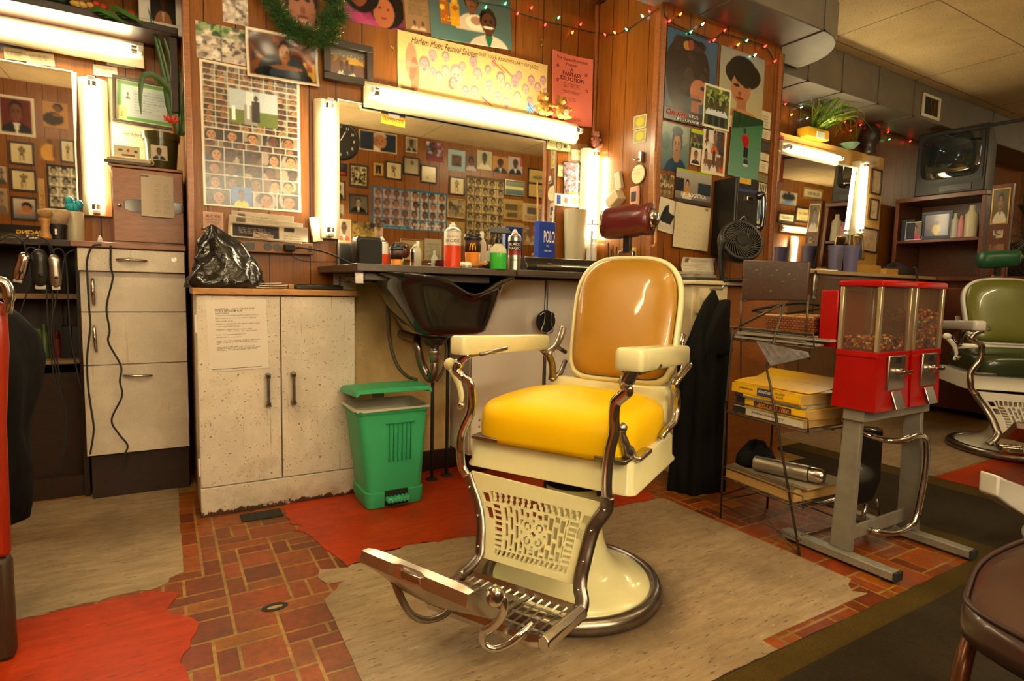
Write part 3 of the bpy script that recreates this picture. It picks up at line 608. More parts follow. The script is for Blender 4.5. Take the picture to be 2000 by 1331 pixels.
    for q in LL[1:7:1][::2]+RR[1:8:1][::2]:
        p = Lf(*q); b = B().sphere(p-Vector((0, .012, 0)), .0042, 8, 6); b.done('rivet', ch, e, smooth=True)
    lft = [Lf(x, y, f) for x, y, f in ((920, 921, .20), (934, 965, .207), (944, 1000, .216), (947, 1035, .232), (945, 1065, .245), (943, 1090, .256))]
    rgt = [Lf(x, y, f) for x, y, f in ((1174, 984, .20), (1166, 1018, .208), (1150, 1050, .22), (1142, 1080, .236), (1134, 1112, .25), (1127, 1145, .262))]
    GW, GH = 96, 76
    def hole(u, v):
        # u 0..1 across, v 0..1 downwards
        U, V = u*30, v*23
        if v > .93 or v < .13 or u < .035 or u > .965: return False
        if (u < .11 or u > .89):
            a = (u if u < .5 else 1-u); return .045 < a < .10 and .17 < v < .46 and abs(v-.30) > .025
        if v < .26:   # slanting row on top
            k = (u*20+ (v-.2)*4*(1 if u < .5 else -1)) % 1; return .16 < k < .84 and .150 < v < .250 and .13 < u < .87
        if v > .80:
            k = (u*20 + (v-.85)*6) % 1; return .16 < k < .84 and .810 < v < .905 and .13 < u < .87
        if u < .20 or u > .80:
            k = (v*15) % 1; a = u if u < .5 else 1-u; return .18 < k < .84 and .118 < a < .192
        cu_, cv_ = (u-.5)*1.5, (v-.53)
        rr_ = math.hypot(cu_, cv_)
        if rr_ < .20:
            th = math.atan2(cv_, cu_)
            if rr_ < .045: return abs(cu_)+abs(cv_) < .042
            q = math.hypot(abs(cu_)-.085, abs(cv_)-.085)
            return (.030 < q < .052 and not (abs(cu_) < .075 and abs(cv_) < .06)) or (abs(abs(cu_)-.17) < .02 and abs(cv_) < .018) or (abs(abs(cv_)-.16) < .02 and abs(cu_) < .022)
        col_ = (u*19) % 1; row = ((v-.27)*5.2+(.5 if int(u*19) % 2 else 0)) % 1
        return .13 < col_ < .80 and .09 < row < .90
    def side_(arr, v):
        k = v*(len(arr)-1); i = min(int(k), len(arr)-2); return arr[i].lerp(arr[i+1], k-i)
    H_ = [[hole((i+.5)/GW, (j+.5)/GH) for i in range(GW)] for j in range(GH)]
    b = B(); vid = {}
    def gv(i, j, k):
        if (i, j, k) not in vid:
            p = side_(lft, j/GH).lerp(side_(rgt, j/GH), i/GW)+Vector((0, .009*k, .0)); vid[(i, j, k)] = len(b.v); b.v.append(tuple(p)); b.c.append((1, 1, 1))
        return vid[(i, j, k)]
    for j in range(GH):
        for i in range(GW):
            if H_[j][i]: continue
            b.f.append((gv(i, j, 0), gv(i, j+1, 0), gv(i+1, j+1, 0), gv(i+1, j, 0))); b.f.append((gv(i, j, 1), gv(i+1, j, 1), gv(i+1, j+1, 1), gv(i, j+1, 1)))
            for (di, dj, a_, c_) in ((-1, 0, (0, 0), (0, 1)), (1, 0, (1, 0), (1, 1)), (0, -1, (0, 0), (1, 0)), (0, 1, (0, 1), (1, 1))):
                ii, jj = i+di, j+dj
                if ii < 0 or jj < 0 or ii >= GW or jj >= GH or H_[jj][ii]:
                    b.f.append((gv(i+a_[0], j+a_[1], 0), gv(i+c_[0], j+c_[1], 0), gv(i+c_[0], j+c_[1], 1), gv(i+a_[0], j+a_[1], 1)))
    b.mi = [0]*len(b.f); g = b.done('legrest_grille', menam, e)
    # footrest platform: cast grid
    z = .112; bl, br, fr = AZ(914, 1123, z), AZ(1125, 1193, z), AZ(1049, 1258, z)
    bl, br, fr = _loc(bl), _loc(br), _loc(fr); fl = bl+(fr-br)
    def Q(u, v): return bl.lerp(br, u).lerp(fl.lerp(fr, u), v)
    def bar(p, q, wd, hh, bb): bb.tube([p, q], wd, 4, hh/wd, side=(0, 0, 1))
    b = B()
    for k in range(1, 14): b.tube([Q(k/14, .02), Q(k/14, .98)], .0036, 4, .75, side=(0, 0, 1))
    for v in (.25, .5, .75): b.tube([Q(.0, v), Q(1, v)], .0036, 4, .8, side=(0, 0, 1))
    b.done('foot_grid', wn, e)
    b = B(); rim = [Q(-.02, 0), Q(-.02, .9), Q(.04, 1.0), Q(.94, 1.0), Q(1.02, .9), Q(1.02, 0), Q(-.02, 0)]
    b.tube(rim, .016, 4, .35, side=(0, 0, 1)); b.done('foot_rim', M_chrome, e)
    b = B(); b.tube([Q(.62, .1), Q(.60, .55), Q(.5, .98)], .012, 6, .6, side=(0, 0, 1)); b.prism([(0, 0), (0, 0), (0, 0)], 0, 0) if False else None
    b.add([Q(.28, .2)+Vector((0, 0, .004)), Q(.55, .15)+Vector((0, 0, .004)), Q(.5, .95)+Vector((0, 0, .004)), Q(.2, .95)+Vector((0, 0, .004)), Q(.28, .2)-Vector((0, 0, .006)), Q(.55, .15)-Vector((0, 0, .006)), Q(.5, .95)-Vector((0, 0, .006)), Q(.2, .95)-Vector((0, 0, .006))], [(0, 1, 2, 3), (7, 6, 5, 4), (0, 4, 5, 1), (1, 5, 6, 2), (2, 6, 7, 3), (3, 7, 4, 0)])
    b.done('foot_plate', wn, e, bevel=.002)
    # flip-up calf board in front of the platform
    tl_, tr_ = Lf(719, 1066, .62), Lf(926, 1150, .62); zc_ = (tl_.z+tr_.z)/2
    fb_ = thing_part = B()
    xs = [tl_.x+(tr_.x-tl_.x)*k/16 for k in range(17)]; R = []
    for i, x in enumerate(xs):
        t = i/16; z_ = tl_.z+(tr_.z-tl_.z)*t; rec = .010 if .36 < t < .62 else 0; endr = .006*(abs(t-.5)*2)**8
        sag = .05*math.sin(math.pi*min(max(t, 0), 1))
        prof = [(-.62+rec*.0, z_-endr), (-.642+rec, z_-.004), (-.650+rec, z_-.028), (-.638, z_-.036), (-.600, z_-.068-sag*.5), (-.545, z_-.105-sag*.4), (-.495, z_-.122), (-.495, z_-.110), (-.55, z_-.072), (-.60, z_-.028)]
        R.append([Vector((x, y, q)) for y, q in prof])
    fb_.rings(R); fb_.done('calf_board', M_alu, e, auto=35)
    b = B(); x_ = (tl_.x+tr_.x)/2-.003; z_ = (tl_.z+tr_.z)/2; 
    R4 = Matrix.Translation(Vector((x_, -.641, z_-.018))) @ Matrix.Rotation(math.radians(18), 4, 'X') @ Matrix.Rotation(math.atan2(tr_.z-tl_.z, tr_.x-tl_.x)*-1, 4, 'Y')
    b.box(-.030, -.004, -.011, .030, .004, .011, R4); b.done('maker_plate', M_chrome, e, bevel=.002)
    b = B(); b.box(-.024, -.0055, -.008, .024, -.0035, .008, R4); b.done('plate_field', M_worn, e)
    P = spline([Lf(770, 1135, .60), Lf(785, 1172, .59), Lf(803, 1200, .57), Lf(831, 1212, .54), Lf(865, 1203, .50), Lf(893, 1178, .46), Lf(915, 1190, .44)], 6); b = B(); b.tube(P, .0105, 10, .8); b.done('board_arm', wn, e, smooth=True)
    P = spline([Lf(962, 1150, .56), Lf(982, 1168, .565), Lf(984, 1195, .56), Lf(968, 1220, .55), Lf(945, 1236, .54), Lf(944, 1256, .53), Lf(965, 1268, .52), Lf(995, 1258, .50), Lf(1020, 1238, .48), Lf(1040, 1220, .45)], 6); b = B(); b.tube(P, .0095, 10, .9); b.done('board_arm', M_chrome, e, smooth=True)
    b = B().sphere(Lf(966, 1165, .575), .022, 14, 10, (1, .8, 1.1)); b.done('pivot_knob', M_chrome, e, smooth=True)
    b = B(); p = _loc(AZ(1115, 1205, .105)); b.tube([Q(1.04, -.05), Q(1.04, .98)], .022, 6, .8, side=(0, 0, 1)); b.done('rail_socket', M_chrome, e, bevel=.003)
    # lever with cream grip on the far side
    P = [Lf(x, y, .14) for x, y in ((900, 800), (904, 775), (897, 745), (885, 722))]
    b = B(); b.tube(spline([Vector((p.x-.005, p.y, p.z)) for p in P], 5), [.007]*5+[.009]*5+[.012]*6, 10); b.sphere(Lf(879, 712, .14), .020, 12, 8); b.done('lever_grip', menam, e, smooth=True)
    b = B().sphere(Lf(901, 792, .15), .012, 10, 8); b.done('lever_pivot', ch, e, smooth=True)
    # right lug with ball
    b = B(); p0, p1 = Lf(1215, 836, .17), Lf(1231, 890, .12); b.tube(spline([p0, Lf(1218, 858, .165), Lf(1226, 880, .15), p1], 4), [.009]*4+[.012]*4+[.018]*5, 10); b.sphere(p0, .0145, 14, 10); b.done('arm_lug', M_steel, e, smooth=True)
    b = B(); b.cbox((.215, -.08, .478), (.075, .11, .014)); b.done('lug_plate', M_steel, e, bevel=.004)
    # rear arm supports
    P = spline([Ls(1346, 712, .265), Ls(1330, 732, .26), Ls(1318, 752, .255), Ls(1322, 772, .25), Ls(1322, 800, .25), Ls(1316, 825, .25), Ls(1300, 842, .245), Ls(1292, 855, .24)], 5); b = B(); b.tube(P, .0095, 10, 1.3); b.sphere(Ls(1321, 767, .25), .013, 10, 8); b.done('rear_support', ch, e, smooth=True)
    P = spline([Ls(1060, 684, -.262), Ls(1072, 700, -.262), Ls(1080, 720, -.262), Ls(1076, 742, -.262)], 5); b = B(); b.tube(P, .010, 10, 1.2); b.done('rear_support', ch, e, smooth=True)
    # backrest, leaning
    bz = [(.63, .258), (1.045, .385)]   # (z, y) of front plane at bottom and top
    def bk(x, t, d=0):   # t height ratio, d depth in front(-)/behind(+)
        z_ = .615+.43*t; y_ = .252+.135*t; return Vector((x, y_+d*.955, z_-d*.29))
    bl_, br_, tl2, tr2 = Lf(1105, 735, -.25), Lf(1312, 752, -.25), Lf(1124, 560, -.36), Lf(1338, 560, -.36)
    cxb = (bl_.x+br_.x)/2; hw0 = (br_.x-bl_.x)/2; cxt = (tl2.x+tr2.x)/2; hw1 = (tr2.x-tl2.x)/2
    def outline(ins, d):
        o = []; N_ = 56
        for j in range(N_):
            a = 2*math.pi*j/N_; c, s = math.cos(a), math.sin(a); ex = 3.2 if s > 0 else 7
            r = (abs(c)**ex+abs(s)**ex)**(-1/ex); u, v = r*c, r*s
            t = (v+1)/2; hw = hw0+(hw1-hw0)*min(t*1.3, 1); cx = cxb+(cxt-cxb)*t
            o.append(bk(cx+u*(hw-ins), max(0, ins*2.2)+t*(1-ins*4.4), d))
        return o
    b = B(); b.rings([outline(.004, .035), outline(0, .028), outline(0, .004), outline(.004, -.004), outline(.010, -.006), outline(.016, -.002), outline(.016, .01)]); b.done('back_shell', menam, e, smooth=True)
    b = B(); b.rings([outline(.017, .0), outline(.0175, -.010), outline(.022, -.017), outline(.032, -.024), outline(.055, -.031), outline(.085, -.035), outline(.12, -.036)])
    b.done('back_pad', mback, e, smooth=True)
    # side irons holding the back
    for s, P in ((-1, [(1100, 640), (1094, 660), (1085, 676), (1072, 690), (1078, 710), (1080, 738)]),):
        b = B(); b.tube(spline([Ls(x, y, -.185) for x, y in P], 5), .009, 10, 1.4); b.tube([Ls(1104, 705, -.185), Ls(1095, 728, -.185), Ls(1078, 742, -.185)], .008, 8, 1.2); b.tube([Ls(1085, 676, -.185), Ls(1104, 688, -.185)], .008, 8); b.done('back_iron', wn, e, smooth=True)
    b = B(); b.tube(spline([Ls(1335, 655, .225), Ls(1332, 675, .23), Ls(1338, 700, .235), Ls(1325, 745, .24)], 5), .007, 8); b.done('back_iron', ch, e, smooth=True)
    b = B(); lp = rbox(-.20, .25, 0, .215, .30, 0, .012); b.rings([lp(.02, .475), lp(0, .50), lp(0, .60), lp(.01, .615)]); b.done('rear_apron', menam, e, auto=40)
    # head rest on its post
    pc = Lf(1226, 432, -.40); half = (Lf(1272, 430, -.40).x-Lf(1180, 435, -.40).x)/2; hz = (Lf(1226, 402, -.4).z-Lf(1226, 466, -.4).z)/2
    b = B(); R = []
    for i in range(13):
        t = i/12; k = .86+.14*(1-abs(2*t-1)**6); x = pc.x-half+2*half*t; off = .006*math.sin(t*14)*(t > .6)
        R.append([Vector((x, pc.y+.062*k*math.copysign(abs(math.cos(a))**.75, math.cos(a)), pc.z-.008+.012*t+(hz*k+off)*math.copysign(abs(math.sin(a))**.8, math.sin(a)))) for a in [2*math.pi*j/20 for j in range(20)]])
    b.rings(R); b.done('headrest', mpil or mback, e, smooth=True)
    b = B(); b.lathe([(.001, .024), (.02, .022), (.034, .014), (.042, .0)], (pc.x+half, pc.y, pc.z+.004), 24, 'x', 1, .92); b.done('headrest_cap', ch, e, smooth=True)
    b = B(); b.box(pc.x-.010, pc.y-.015, pc.z-hz-.055, pc.x+.016, pc.y+.01, pc.z-hz+.01); b.done('headrest_post', M_black, e, bevel=.002)
    b = B(); b.box(pc.x-.026, pc.y-.012, pc.z-hz-.075, pc.x+.028, pc.y+.012, pc.z-hz-.048); b.box(pc.x-.018, pc.y-.006, .95, pc.x-.010, pc.y+.006, pc.z-hz-.07); b.box(pc.x+.014, pc.y-.006, .95, pc.x+.022, pc.y+.006, pc.z-hz-.07); b.done('post_clamp', ch, e, bevel=.002)
    return e
chair = barber_chair('vintage cream enamel barber chair with yellow seat and ochre back', M_yellow, M_tan, M_enamel, mpil=M_maroon)
chair.location = CC; chair.rotation_euler = (0, 0, CHA)
for o in chair.children:
    if o.name.startswith('seat_cushion'): o['label'] = 'bright yellow vinyl seat cushion'
    if o.name.startswith('headrest') and 'cap' not in o.name and 'post' not in o.name: o['label'] = 'maroon vinyl headrest'
# the olive chair further along: same make, own colours
g = copy_tree(chair); del g['label']; tag(g, 'white barber chair with olive green upholstery by the red linoleum patch', 'barber chair')
for o in g.children:
    n = o.name.split('.')[0]; o.data = o.data.copy() if n in ('seat_cushion', 'back_pad', 'headrest', 'pedestal', 'seat_apron', 'arm_rest', 'back_shell', 'rear_apron', 'lever_grip', 'legrest_grille') else o.data
    mm = {'seat_cushion': mat('dark_green_vinyl', (.03, .045, .018), .25, coat=.3), 'back_pad': M_green, 'headrest': mat('bottle_green_vinyl', (.018, .10, .045), .35), 'pedestal': M_enamw, 'seat_apron': M_enamw, 'arm_rest': M_enamw, 'back_shell': M_enamw, 'rear_apron': M_enamw, 'lever_grip': M_enamw, 'legrest_grille': M_enamw}.get(n)
    if mm: o.data.materials.clear(); o.data.materials.append(mm)
    if 'label' in o: o['label'] = {'seat_cushion': 'dark green seat cushion', 'headrest': 'bottle green headrest'}[n]
_gb = AZ(1968, 885); g.location = (_gb.x+.06, _gb.y+.0, 0); g.rotation_euler = (0, 0, CHA+math.radians(10)); g.scale = (1.2, 1.2, 1.02)
# ================================================================ PRINTS ON THE WALLS
PL = {'c': (1, YM, (0, -1, 0)), 'l': (1, YL, (0, -1, 0)), 'f': (1, cy0, (0, -1, 0)), 's': (0, cx0, (-1, 0, 0)), 'r': (1, 2.655, (0, -1, 0))}
def on(pl, px, py): ax, v, n = PL[pl]; return at(px, py, ax, v)
def post(pl, tl, tr, bl, name, label, cat, paint, res=.004, off=.001, curl=0, curlx=0, jag=0, fm=None, fw=.012, fd=.014, group=None, mm=None, seed=0, nores=None):
    P = [on(pl, *q) for q in (tl, tr, bl)]; mt, w_, h_ = plane_frame(*P, PL[pl][2])
    return _post(mt, w_, h_, name, label, cat, paint, res, off, curl, curlx, jag, fm, fw, fd, group, mm, seed)
def _post(mt, w_, h_, name, label, cat, paint, res, off, curl, curlx, jag, fm, fw, fd, group, mm, seed):
    im = Img(max(8, int(w_/res)), max(8, int(h_/res)), seed=seed); paint(im)
    if fm is not None: o = framed(name, label, cat, im, mt, w_, h_, fm, fw, fd, off, group, mm)
    else: o = sheet(im, w_, h_, name, mm, None, .0012, curl, curlx, jag, seed); hang(o, mt, off); tag(o, label, cat, group)
    o['_w'] = w_; o['_h'] = h_; o['_c'] = curl; o['_x'] = curlx; del_later.append(o); return o
del_later = []
def P_bust(bg, skin='#7a4a2e', hair='#120c0a', shirt='#20232a', shirt2=None, border=None, hs=1.0, gr=.1):
    def f(I):
        I.a[:] = lin(bg); I.bust(0, 0, 1, 1, skin, hair, shirt, None, shirt2, hs)
        if border: I.frame(.06, border)
        I.grain(gr)
    return f
def P_multi(n, bg, cols, skins=('#6a4028', '#8a5a38', '#553020'), border=None, rows=1, sepia=False):
    def f(I):
        I.a[:] = lin(bg); I.blotch(0, .3, 1, 1, cols, 26, .18)
        for r in range(rows):
            for i in range(n):
                x = (i+.5)/n; y0 = .02+.42*(rows-1-r); I.bust(x-.42/n*1.2, y0, x+.42/n*1.2, y0+.75/(1+.35*(rows-1)), skins[(i+r) % len(skins)], '#14100c', cols[(i*3+r) % len(cols)])
        if border: I.frame(.06, border)
        I.grain(.15)
    return f
def P_text(bg, ink='#3a342c', n=9, head=None, border=None, box=None):
    def f(I):
        I.a[:] = lin(bg)
        if head: I.rect(.1, .82, .9, .93, head)
        if box: I.rect(*box[:4], box[4])
        I.lines(.1, .08, .92, .78, n, ink)
        if border: I.frame(.05, border)
    return f
def P_scene(cols, n=60, sz=.14, border=None, base='#6a5a40'):
    def f(I):
        I.a[:] = lin(base); I.blotch(0, 0, 1, 1, cols, n, sz); I.grain(.2)
        if border: I.frame(.05, border)
    return f
def txt(o, s, x0, y0, x1, y1, m, **k):
    """writing placed by fractions of the sheet"""
    w_, h_ = o['_w'], o['_h']; t = text_mesh(s, m, o, (x0-.5)*w_, (y0-.5)*h_, (x1-.5)*w_, (y1-.5)*h_, z=k.pop('z', .0022), **k); c, x = o.get('_c', 0), o.get('_x', 0)
    if c or x:
        for v in t.data.vertices: v.co.z += c*4*(v.co.y/h_)**2+x*4*(v.co.x/w_)**2+.0012
    return t
M_inkred = mat('ink_red', '#8c1410', .6); M_inkblue = mat('ink_blue', '#1c2f86', .5); M_inkwhite = mat('ink_white', '#efe8dc', .6); M_inkyel = mat('ink_yellow', '#e8b010', .5); M_inkbrown = mat('ink_brown', '#5a4630', .6); M_inkmaroon = mat('ink_maroon', '#4a1420', .6)
skin4 = ['#6a4028', '#8a5a38', '#553020', '#a8754c', '#3c2418']
bird = ['#d8ccc0', '#b8a898', '#26201e', '#e8e0d4', '#8a7a70', '#3a3230']
post('c', (435, -14), (485, -2), (434, 42), 'snapshot', 'black and white yard snapshot at the top of the panelled wall', 'photo', P_scene(bird, 70, .09, None, '#b8aca0'), .004)
def p2(I):
    P_scene(bird, 110, .07, None, '#b8aca0')(I); I.blotch(0, .68, 1, 1, ['#3c5a2c', '#263c1e', '#88a068'], 30, .08); I.rect(.49, 0, .51, 1, '#1c1816')
post('c', (383, 40), (480, 60), (382, 112), 'snapshot', 'pair of snapshots of birds by bare branches above the collage poster', 'photo', p2, .0035)
def p3(I):
    I.a[:] = lin('#5a2c18'); I.blotch(.05, .1, .95, .95, ['#6a3418', '#7c4420', '#3c1c10', '#8a5a20'], 40, .14); I.rect(.78, .1, .95, .5, '#c89a3c'); I.rect(.83, .3, .92, .55, '#9a4a2a')
    I.ell(.5, .25, .34, .34, '#26303c'); I.ell(.5, .12, .4, .2, '#14181e'); I.bust(.28, .1, .76, .95, '#9a6238', '#180e0a', '#2c3a48'); I.ell(.55, .3, .22, .05, '#8a5836'); I.frame(.055, '#d8ccb8'); I.grain(.08)
post('c', (480, 55), (621, 83), (479, 150), 'portrait_print', 'glossy colour print of a smiling man with folded arms, white border', 'photo', p3, .0035, off=.006, curl=.012, jag=.008, mm=M_glossy, seed=3)
def p_coll(I):
    I.a[:] = lin('#c8bca8'); W = I.w; r = random.Random(5)
    bgc = ['#241a16', '#14100e', '#382a20', '#2a2018', '#1c2030', '#4a3a2c']; sh = ['#c8c0b4', '#8a2820', '#283848', '#a8a094', '#3a3a3a', '#7a5a3a', '#d8d0c4']
    def cell(x0, y0, x1, y1, one=True):
        g = .004; I.rect(x0+g, y0+g*.6, x1-g, y1-g*.6, r.choice(bgc)); I.blotch(x0+g, y0+g*.6, x1-g, y1-g*.6, ['#5a4028', '#2a2018', '#7a6a50', '#1a1614', '#8c8070'], 4, .05)
        w9, h9 = x1-x0, y1-y0; I.bust(x0-w9*.25, y0-h9*.45, x1+w9*.25, y1+h9*.12, r.choice(skin4), '#140e0a', r.choice(sh), dx=r.uniform(-.1, .1), clip=(x0+g, y0+g*.6, x1-g, y1-g*.6))
    rows = [(.945, .985), (.905, .945), (.865, .905), (.825, .865), (.785, .825), (.745, .785), (.705, .745), (.665, .705), (.625, .665), (.585, .625), (.545, .585)]
    for k, (a, c) in enumerate(rows):
        n = 8
        for i in range(n): cell(.02+i*.12, a, .02+(i+1)*.12, c)
    I.rect(.27, .60, .76, .84, '#a8b4bc'); I.rect(.27, .60, .76, .70, '#5a6a2c'); I.rect(.42, .60, .55, .74, '#8a8478'); I.rect(.44, .74, .52, .83, '#d8d4cc'); I.rect(.50, .62, .58, .77, '#14161c'); I.ell(.54, .79, .022, .02, '#3a2418'); I.rect(.45, .64, .475, .77, '#d8dce0'); I.rect(.58, .70, .76, .84, '#b8c4cc'); I.rect(.30, .62, .33, .72, '#e8ecec')
    y = .545
    for hgt, n in ((.085, 5), (.045, 7), (.10, 5), (.09, 5), (.10, 5), (.115, 4)):
        for i in range(n): cell(.02+i*.96/n, y-hgt, .02+(i+1)*.96/n, y)
        y -= hgt
    I.rect(.27, .02, .48, .15, '#2858a0'); I.bust(.29, .01, .46, .15, '#4a2c1c', '#140e0a', '#d8a818'); I.frame(.007, '#e0d4bc'); I.grain(.12)
post('c', (391, 115), (586, 152), (395, 401), 'photo_collage', 'large poster collaged from dozens of haircut snapshots', 'poster', p_coll, .0026, curlx=.003, mm=M_glossy)
def p5(I):
    I.vgrad('#5a2a14', '#a8741c'); I.rect(0, .72, 1, 1, '#6a6458'); I.blotch(0, .45, 1, .75, ['#8a5a14', '#c89a2c', '#5a2c10'], 20, .12); I.rect(0, 0, 1, .5, '#6a3416'); I.bust(.2, .02, .45, .62, '#3c2418', '#1a100c', '#d8d0b8'); I.bust(.5, .0, .75, .55, '#3c2418', '#1a100c', '#e0d8c4'); I.bust(.36, .1, .6, .7, '#3c2418', '#1a100c', '#2a2420')
    for k in range(9): I.ell(.08+k*.105, .76+.03*(k % 3), .012, .012, '#f8e8b0')
post('c', (630, 77), (726, 98), (626, 157), 'framed_photo', 'framed photo of people in a hall, thick black frame', 'framed picture', p5, .003, off=.012, fm=M_dkframe, fw=.03, fd=.03)
def p6(I):
    I.a[:] = lin('#5a3420'); I.ell(.5, .55, .46, .62, '#1a0f0c'); I.ell(.5, .45, .36, .5, '#9a6450'); I.ell(.5, .05, .3, .2, '#b87c70'); I.ell(.36, .68, .08, .04, '#1a0e0a'); I.ell(.66, .70, .08, .04, '#1a0e0a'); I.ell(.52, .45, .07, .1, '#7a4838'); I.ell(.5, .30, .16, .035, '#6a2420'); I.grain(.06)
post('c', (553, -34), (626, -18), (553, 52), 'portrait_print', 'close-up face poster behind the tinsel garland', 'poster', p6, .004)
def p7(I):
    I.a[:] = lin('#5a4658'); I.blotch(0, 0, 1, .45, ['#8a2a58', '#a83a6a', '#6a2848', '#7a7088'], 24, .2); I.ell(.72, .55, .3, .55, '#160d0b'); I.ell(.66, .4, .18, .4, '#a8603c'); I.ell(.3, .8, .3, .5, '#160d0b'); I.ell(.25, .75, .14, .3, '#7a4028'); I.ell(.6, .52, .03, .02, '#160d0b'); I.ell(.74, .5, .03, .02, '#160d0b'); I.ell(.66, .25, .05, .025, '#7c1a24'); I.grain(.06)
post('c', (667, -36), (785, -10), (673, 40), 'beauty_poster', 'purple and pink poster of women with big dark hair', 'poster', p7, .004, mm=M_glossy)
def p8(I):
    I.a[:] = lin('#8a6a48'); I.lines(.12, .4, .9, .95, 12, '#4a3420'); I.bust(.2, .05, .5, .3, '#5a4030', '#2a1a12', '#c8a880'); I.bust(.5, .05, .8, .3, '#5a4030', '#2a1a12', '#c8a880')
post('c', (786, -20), (838, -9), (794, 58), 'printed_sheet', 'brown printed sheet tucked between the purple poster and the couple poster', 'printed sheet', p8, .0035)
def p9(I):
    I.vgrad('#50706c', '#48585c'); I.bust(.28, .25, .72, 1.2, '#7a4a30', '#241410', '#c8b8a0', hs=1.15); I.ell(.55, .42, .13, .14, '#e0d8b8'); I.ell(.55, .45, .07, .08, '#a87c60')
    I.bust(.42, -.1, .98, .82, '#5a3420', '#140c0a', '#d0c0a8', shirt2='#1a6a4a', hs=1.02); I.ell(.70, .36, .07, .02, '#f0e8d8'); I.rect(.12, .30, .22, .72, '#b06014'); I.rect(.145, .72, .20, .88, '#c87820'); I.rect(.24, .28, .35, .70, '#d89a18'); I.rect(.265, .70, .33, .86, '#e0ac30'); I.ell(.15, .6, .03, .05, '#e8c840'); I.ell(.30, .62, .035, .05, '#a06010'); I.grain(.05)
o = post('c', (838, -34), (998, 0), (838, 73), 'hair_poster', 'teal poster of a smiling couple beside two orange bottles', 'poster', p9, .0035, off=.002, jag=.006, mm=M_glossy, seed=5)
txt(o, 'CREME\nOF NATURE', .12, .34, .35, .44, M_inkyel, z=.010)
def p10(I):
    I.vgrad('#d8c084', '#cdb070'); r = random.Random(9)
    I.ell(.08, .55, .035, .3, '#c87860', .85); I.ell(.10, .35, .03, .28, '#c05a4a', .8); I.ell(.04, .5, .08, .05, '#d89078', .7); I.ell(.33, .32, .022, .1, '#c04040', .8)
    pos = [(.16, .58, 1.2), (.21, .75, .95), (.29, .78, .85), (.36, .52, 1.5), (.47, .80, .9), (.29, .55, .9), (.25, .44, .8), (.34, .40, .8), (.42, .28, .9), (.50, .60, 1.1), (.57, .72, .8), (.48, .30, 1.0), (.58, .45, 1.0), (.66, .62, 1.1), (.64, .30, .9), (.71, .50, .8), (.76, .62, 1.1), (.79, .74, .8), (.78, .35, 1.0), (.84, .52, .9), (.88, .70, .9), (.87, .33, .8), (.93, .6, .9), (.95, .38, .8), (.97, .75, .8), (.55, .20, .7), (.70, .22, .9), (.40, .68, .8), (.61, .86, .6), (.91, .20, .7), (.99, .55, .7), (.21, .50, .7)]
    for x, y, s in pos:
        y = y-.06; a, b_ = .026*s, .115*s
        I.ell(x, y+b_*.3, a*1.08, b_*.9, r.choice(['#8c7090', '#7a5c80', '#9a7c98', '#85607a']), .8); I.ell(x, y, a*.85, b_*.85, r.choice(['#d0a890', '#c49a90', '#bc9490', '#d8b498']), .85)
        for e_ in (-1, 1): I.ell(x+e_*a*.35, y+b_*.15, a*.16, b_*.07, '#4a3048', .8)
        I.ell(x, y-b_*.42, a*.32, b_*.07, '#6a3444', .7); I.ell(x, y-b_*.1, a*.12, b_*.15, '#8a6068', .6)
    for x, y in ((.64, .78), (.70, .74), (.56, .14)): I.ell(x, y, .008, .10, '#b04028', .9, .5)
    I.rect(.02, .04, .10, .13, '#3a3a30', .8); I.frame(.012, '#e0cc94'); I.grain(.04)
o = post('c', (778, 59), (1070, 129), (774, 182), 'jazz_banner', 'cream banner of purple-tinted faces and horns above the long tube light', 'poster', p10, .0026, off=.002, curl=.004, seed=3)
txt(o, 'Harlem Music Festival Salutes:', .08, .84, .50, .95, M_inkmaroon, slant=.35)
txt(o, 'THE 100th ANNIVERSARY OF JAZZ', .505, .86, .93, .94, M_inkbrown)
def p11(I): I.a[:] = lin('#cf6f5c'); I.lines(.2, .06, .8, .12, 2, '#7a2c28', .5); I.grain(.03)
o = post('c', (1077, 99), (1156, 119), (1072, 236), 'pink_flyer', 'pink event flyer with printed stars, right edge curling off the wall', 'flyer', p11, .004, off=.003, curlx=.016)
for s_, a in (('Four Queens Production', (.12, .90, .88, .95)), ('Present', (.36, .84, .64, .88)), ('A', (.46, .765, .54, .815)), ('FANTASY', (.28, .69, .74, .75)), ('EXLPOSION', (.22, .62, .80, .68)), ('PARTY ENTERTAINMENT', (.3, .575, .7, .59)), ('IN THE WEST SIDE', (.33, .55, .67, .565)), ('FRIDAY 9 TO 2 A.M.', (.3, .525, .7, .54)), ('Music by Special Guests\nDinner and Dancing', (.28, .44, .72, .485)), ('Lounge\n95 S. Main\nSaturday', (.42, .33, .62, .39))):
    txt(o, s_, *a, M_inkmaroon, bold=.01 if s_ in ('A', 'FANTASY', 'EXLPOSION') else 0)
for (u, v) in ((.14, .80), (.84, .75), (.14, .60), (.86, .52)):
    b = B(); w_, h_ = o['_w'], o['_h']; c0 = ((u-.5)*w_, (v-.5)*h_); R_ = []
    for rad in (.012, .007): R_.append([(c0[0]+(rad if k % 2 == 0 else rad*.42)*math.sin(k*math.pi/5), c0[1]+(rad if k % 2 == 0 else rad*.42)*math.cos(k*math.pi/5), .0045+.016*4*(u-.5)**2) for k in range(10)])
    b.rings(R_, True, False); b.done('printed_star', M_inkmaroon, o, fix=False)
def p13(I): I.a[:] = lin('#b8907c'); I.frame(.05, '#8a3a34'); I.frame(.02, '#c8a894')
o = post('c', (397, 413), (436, 416), (397, 452), 'auction_notice', 'small AUCTION notice with red border low on the panelled wall', 'notice', p13, .003)
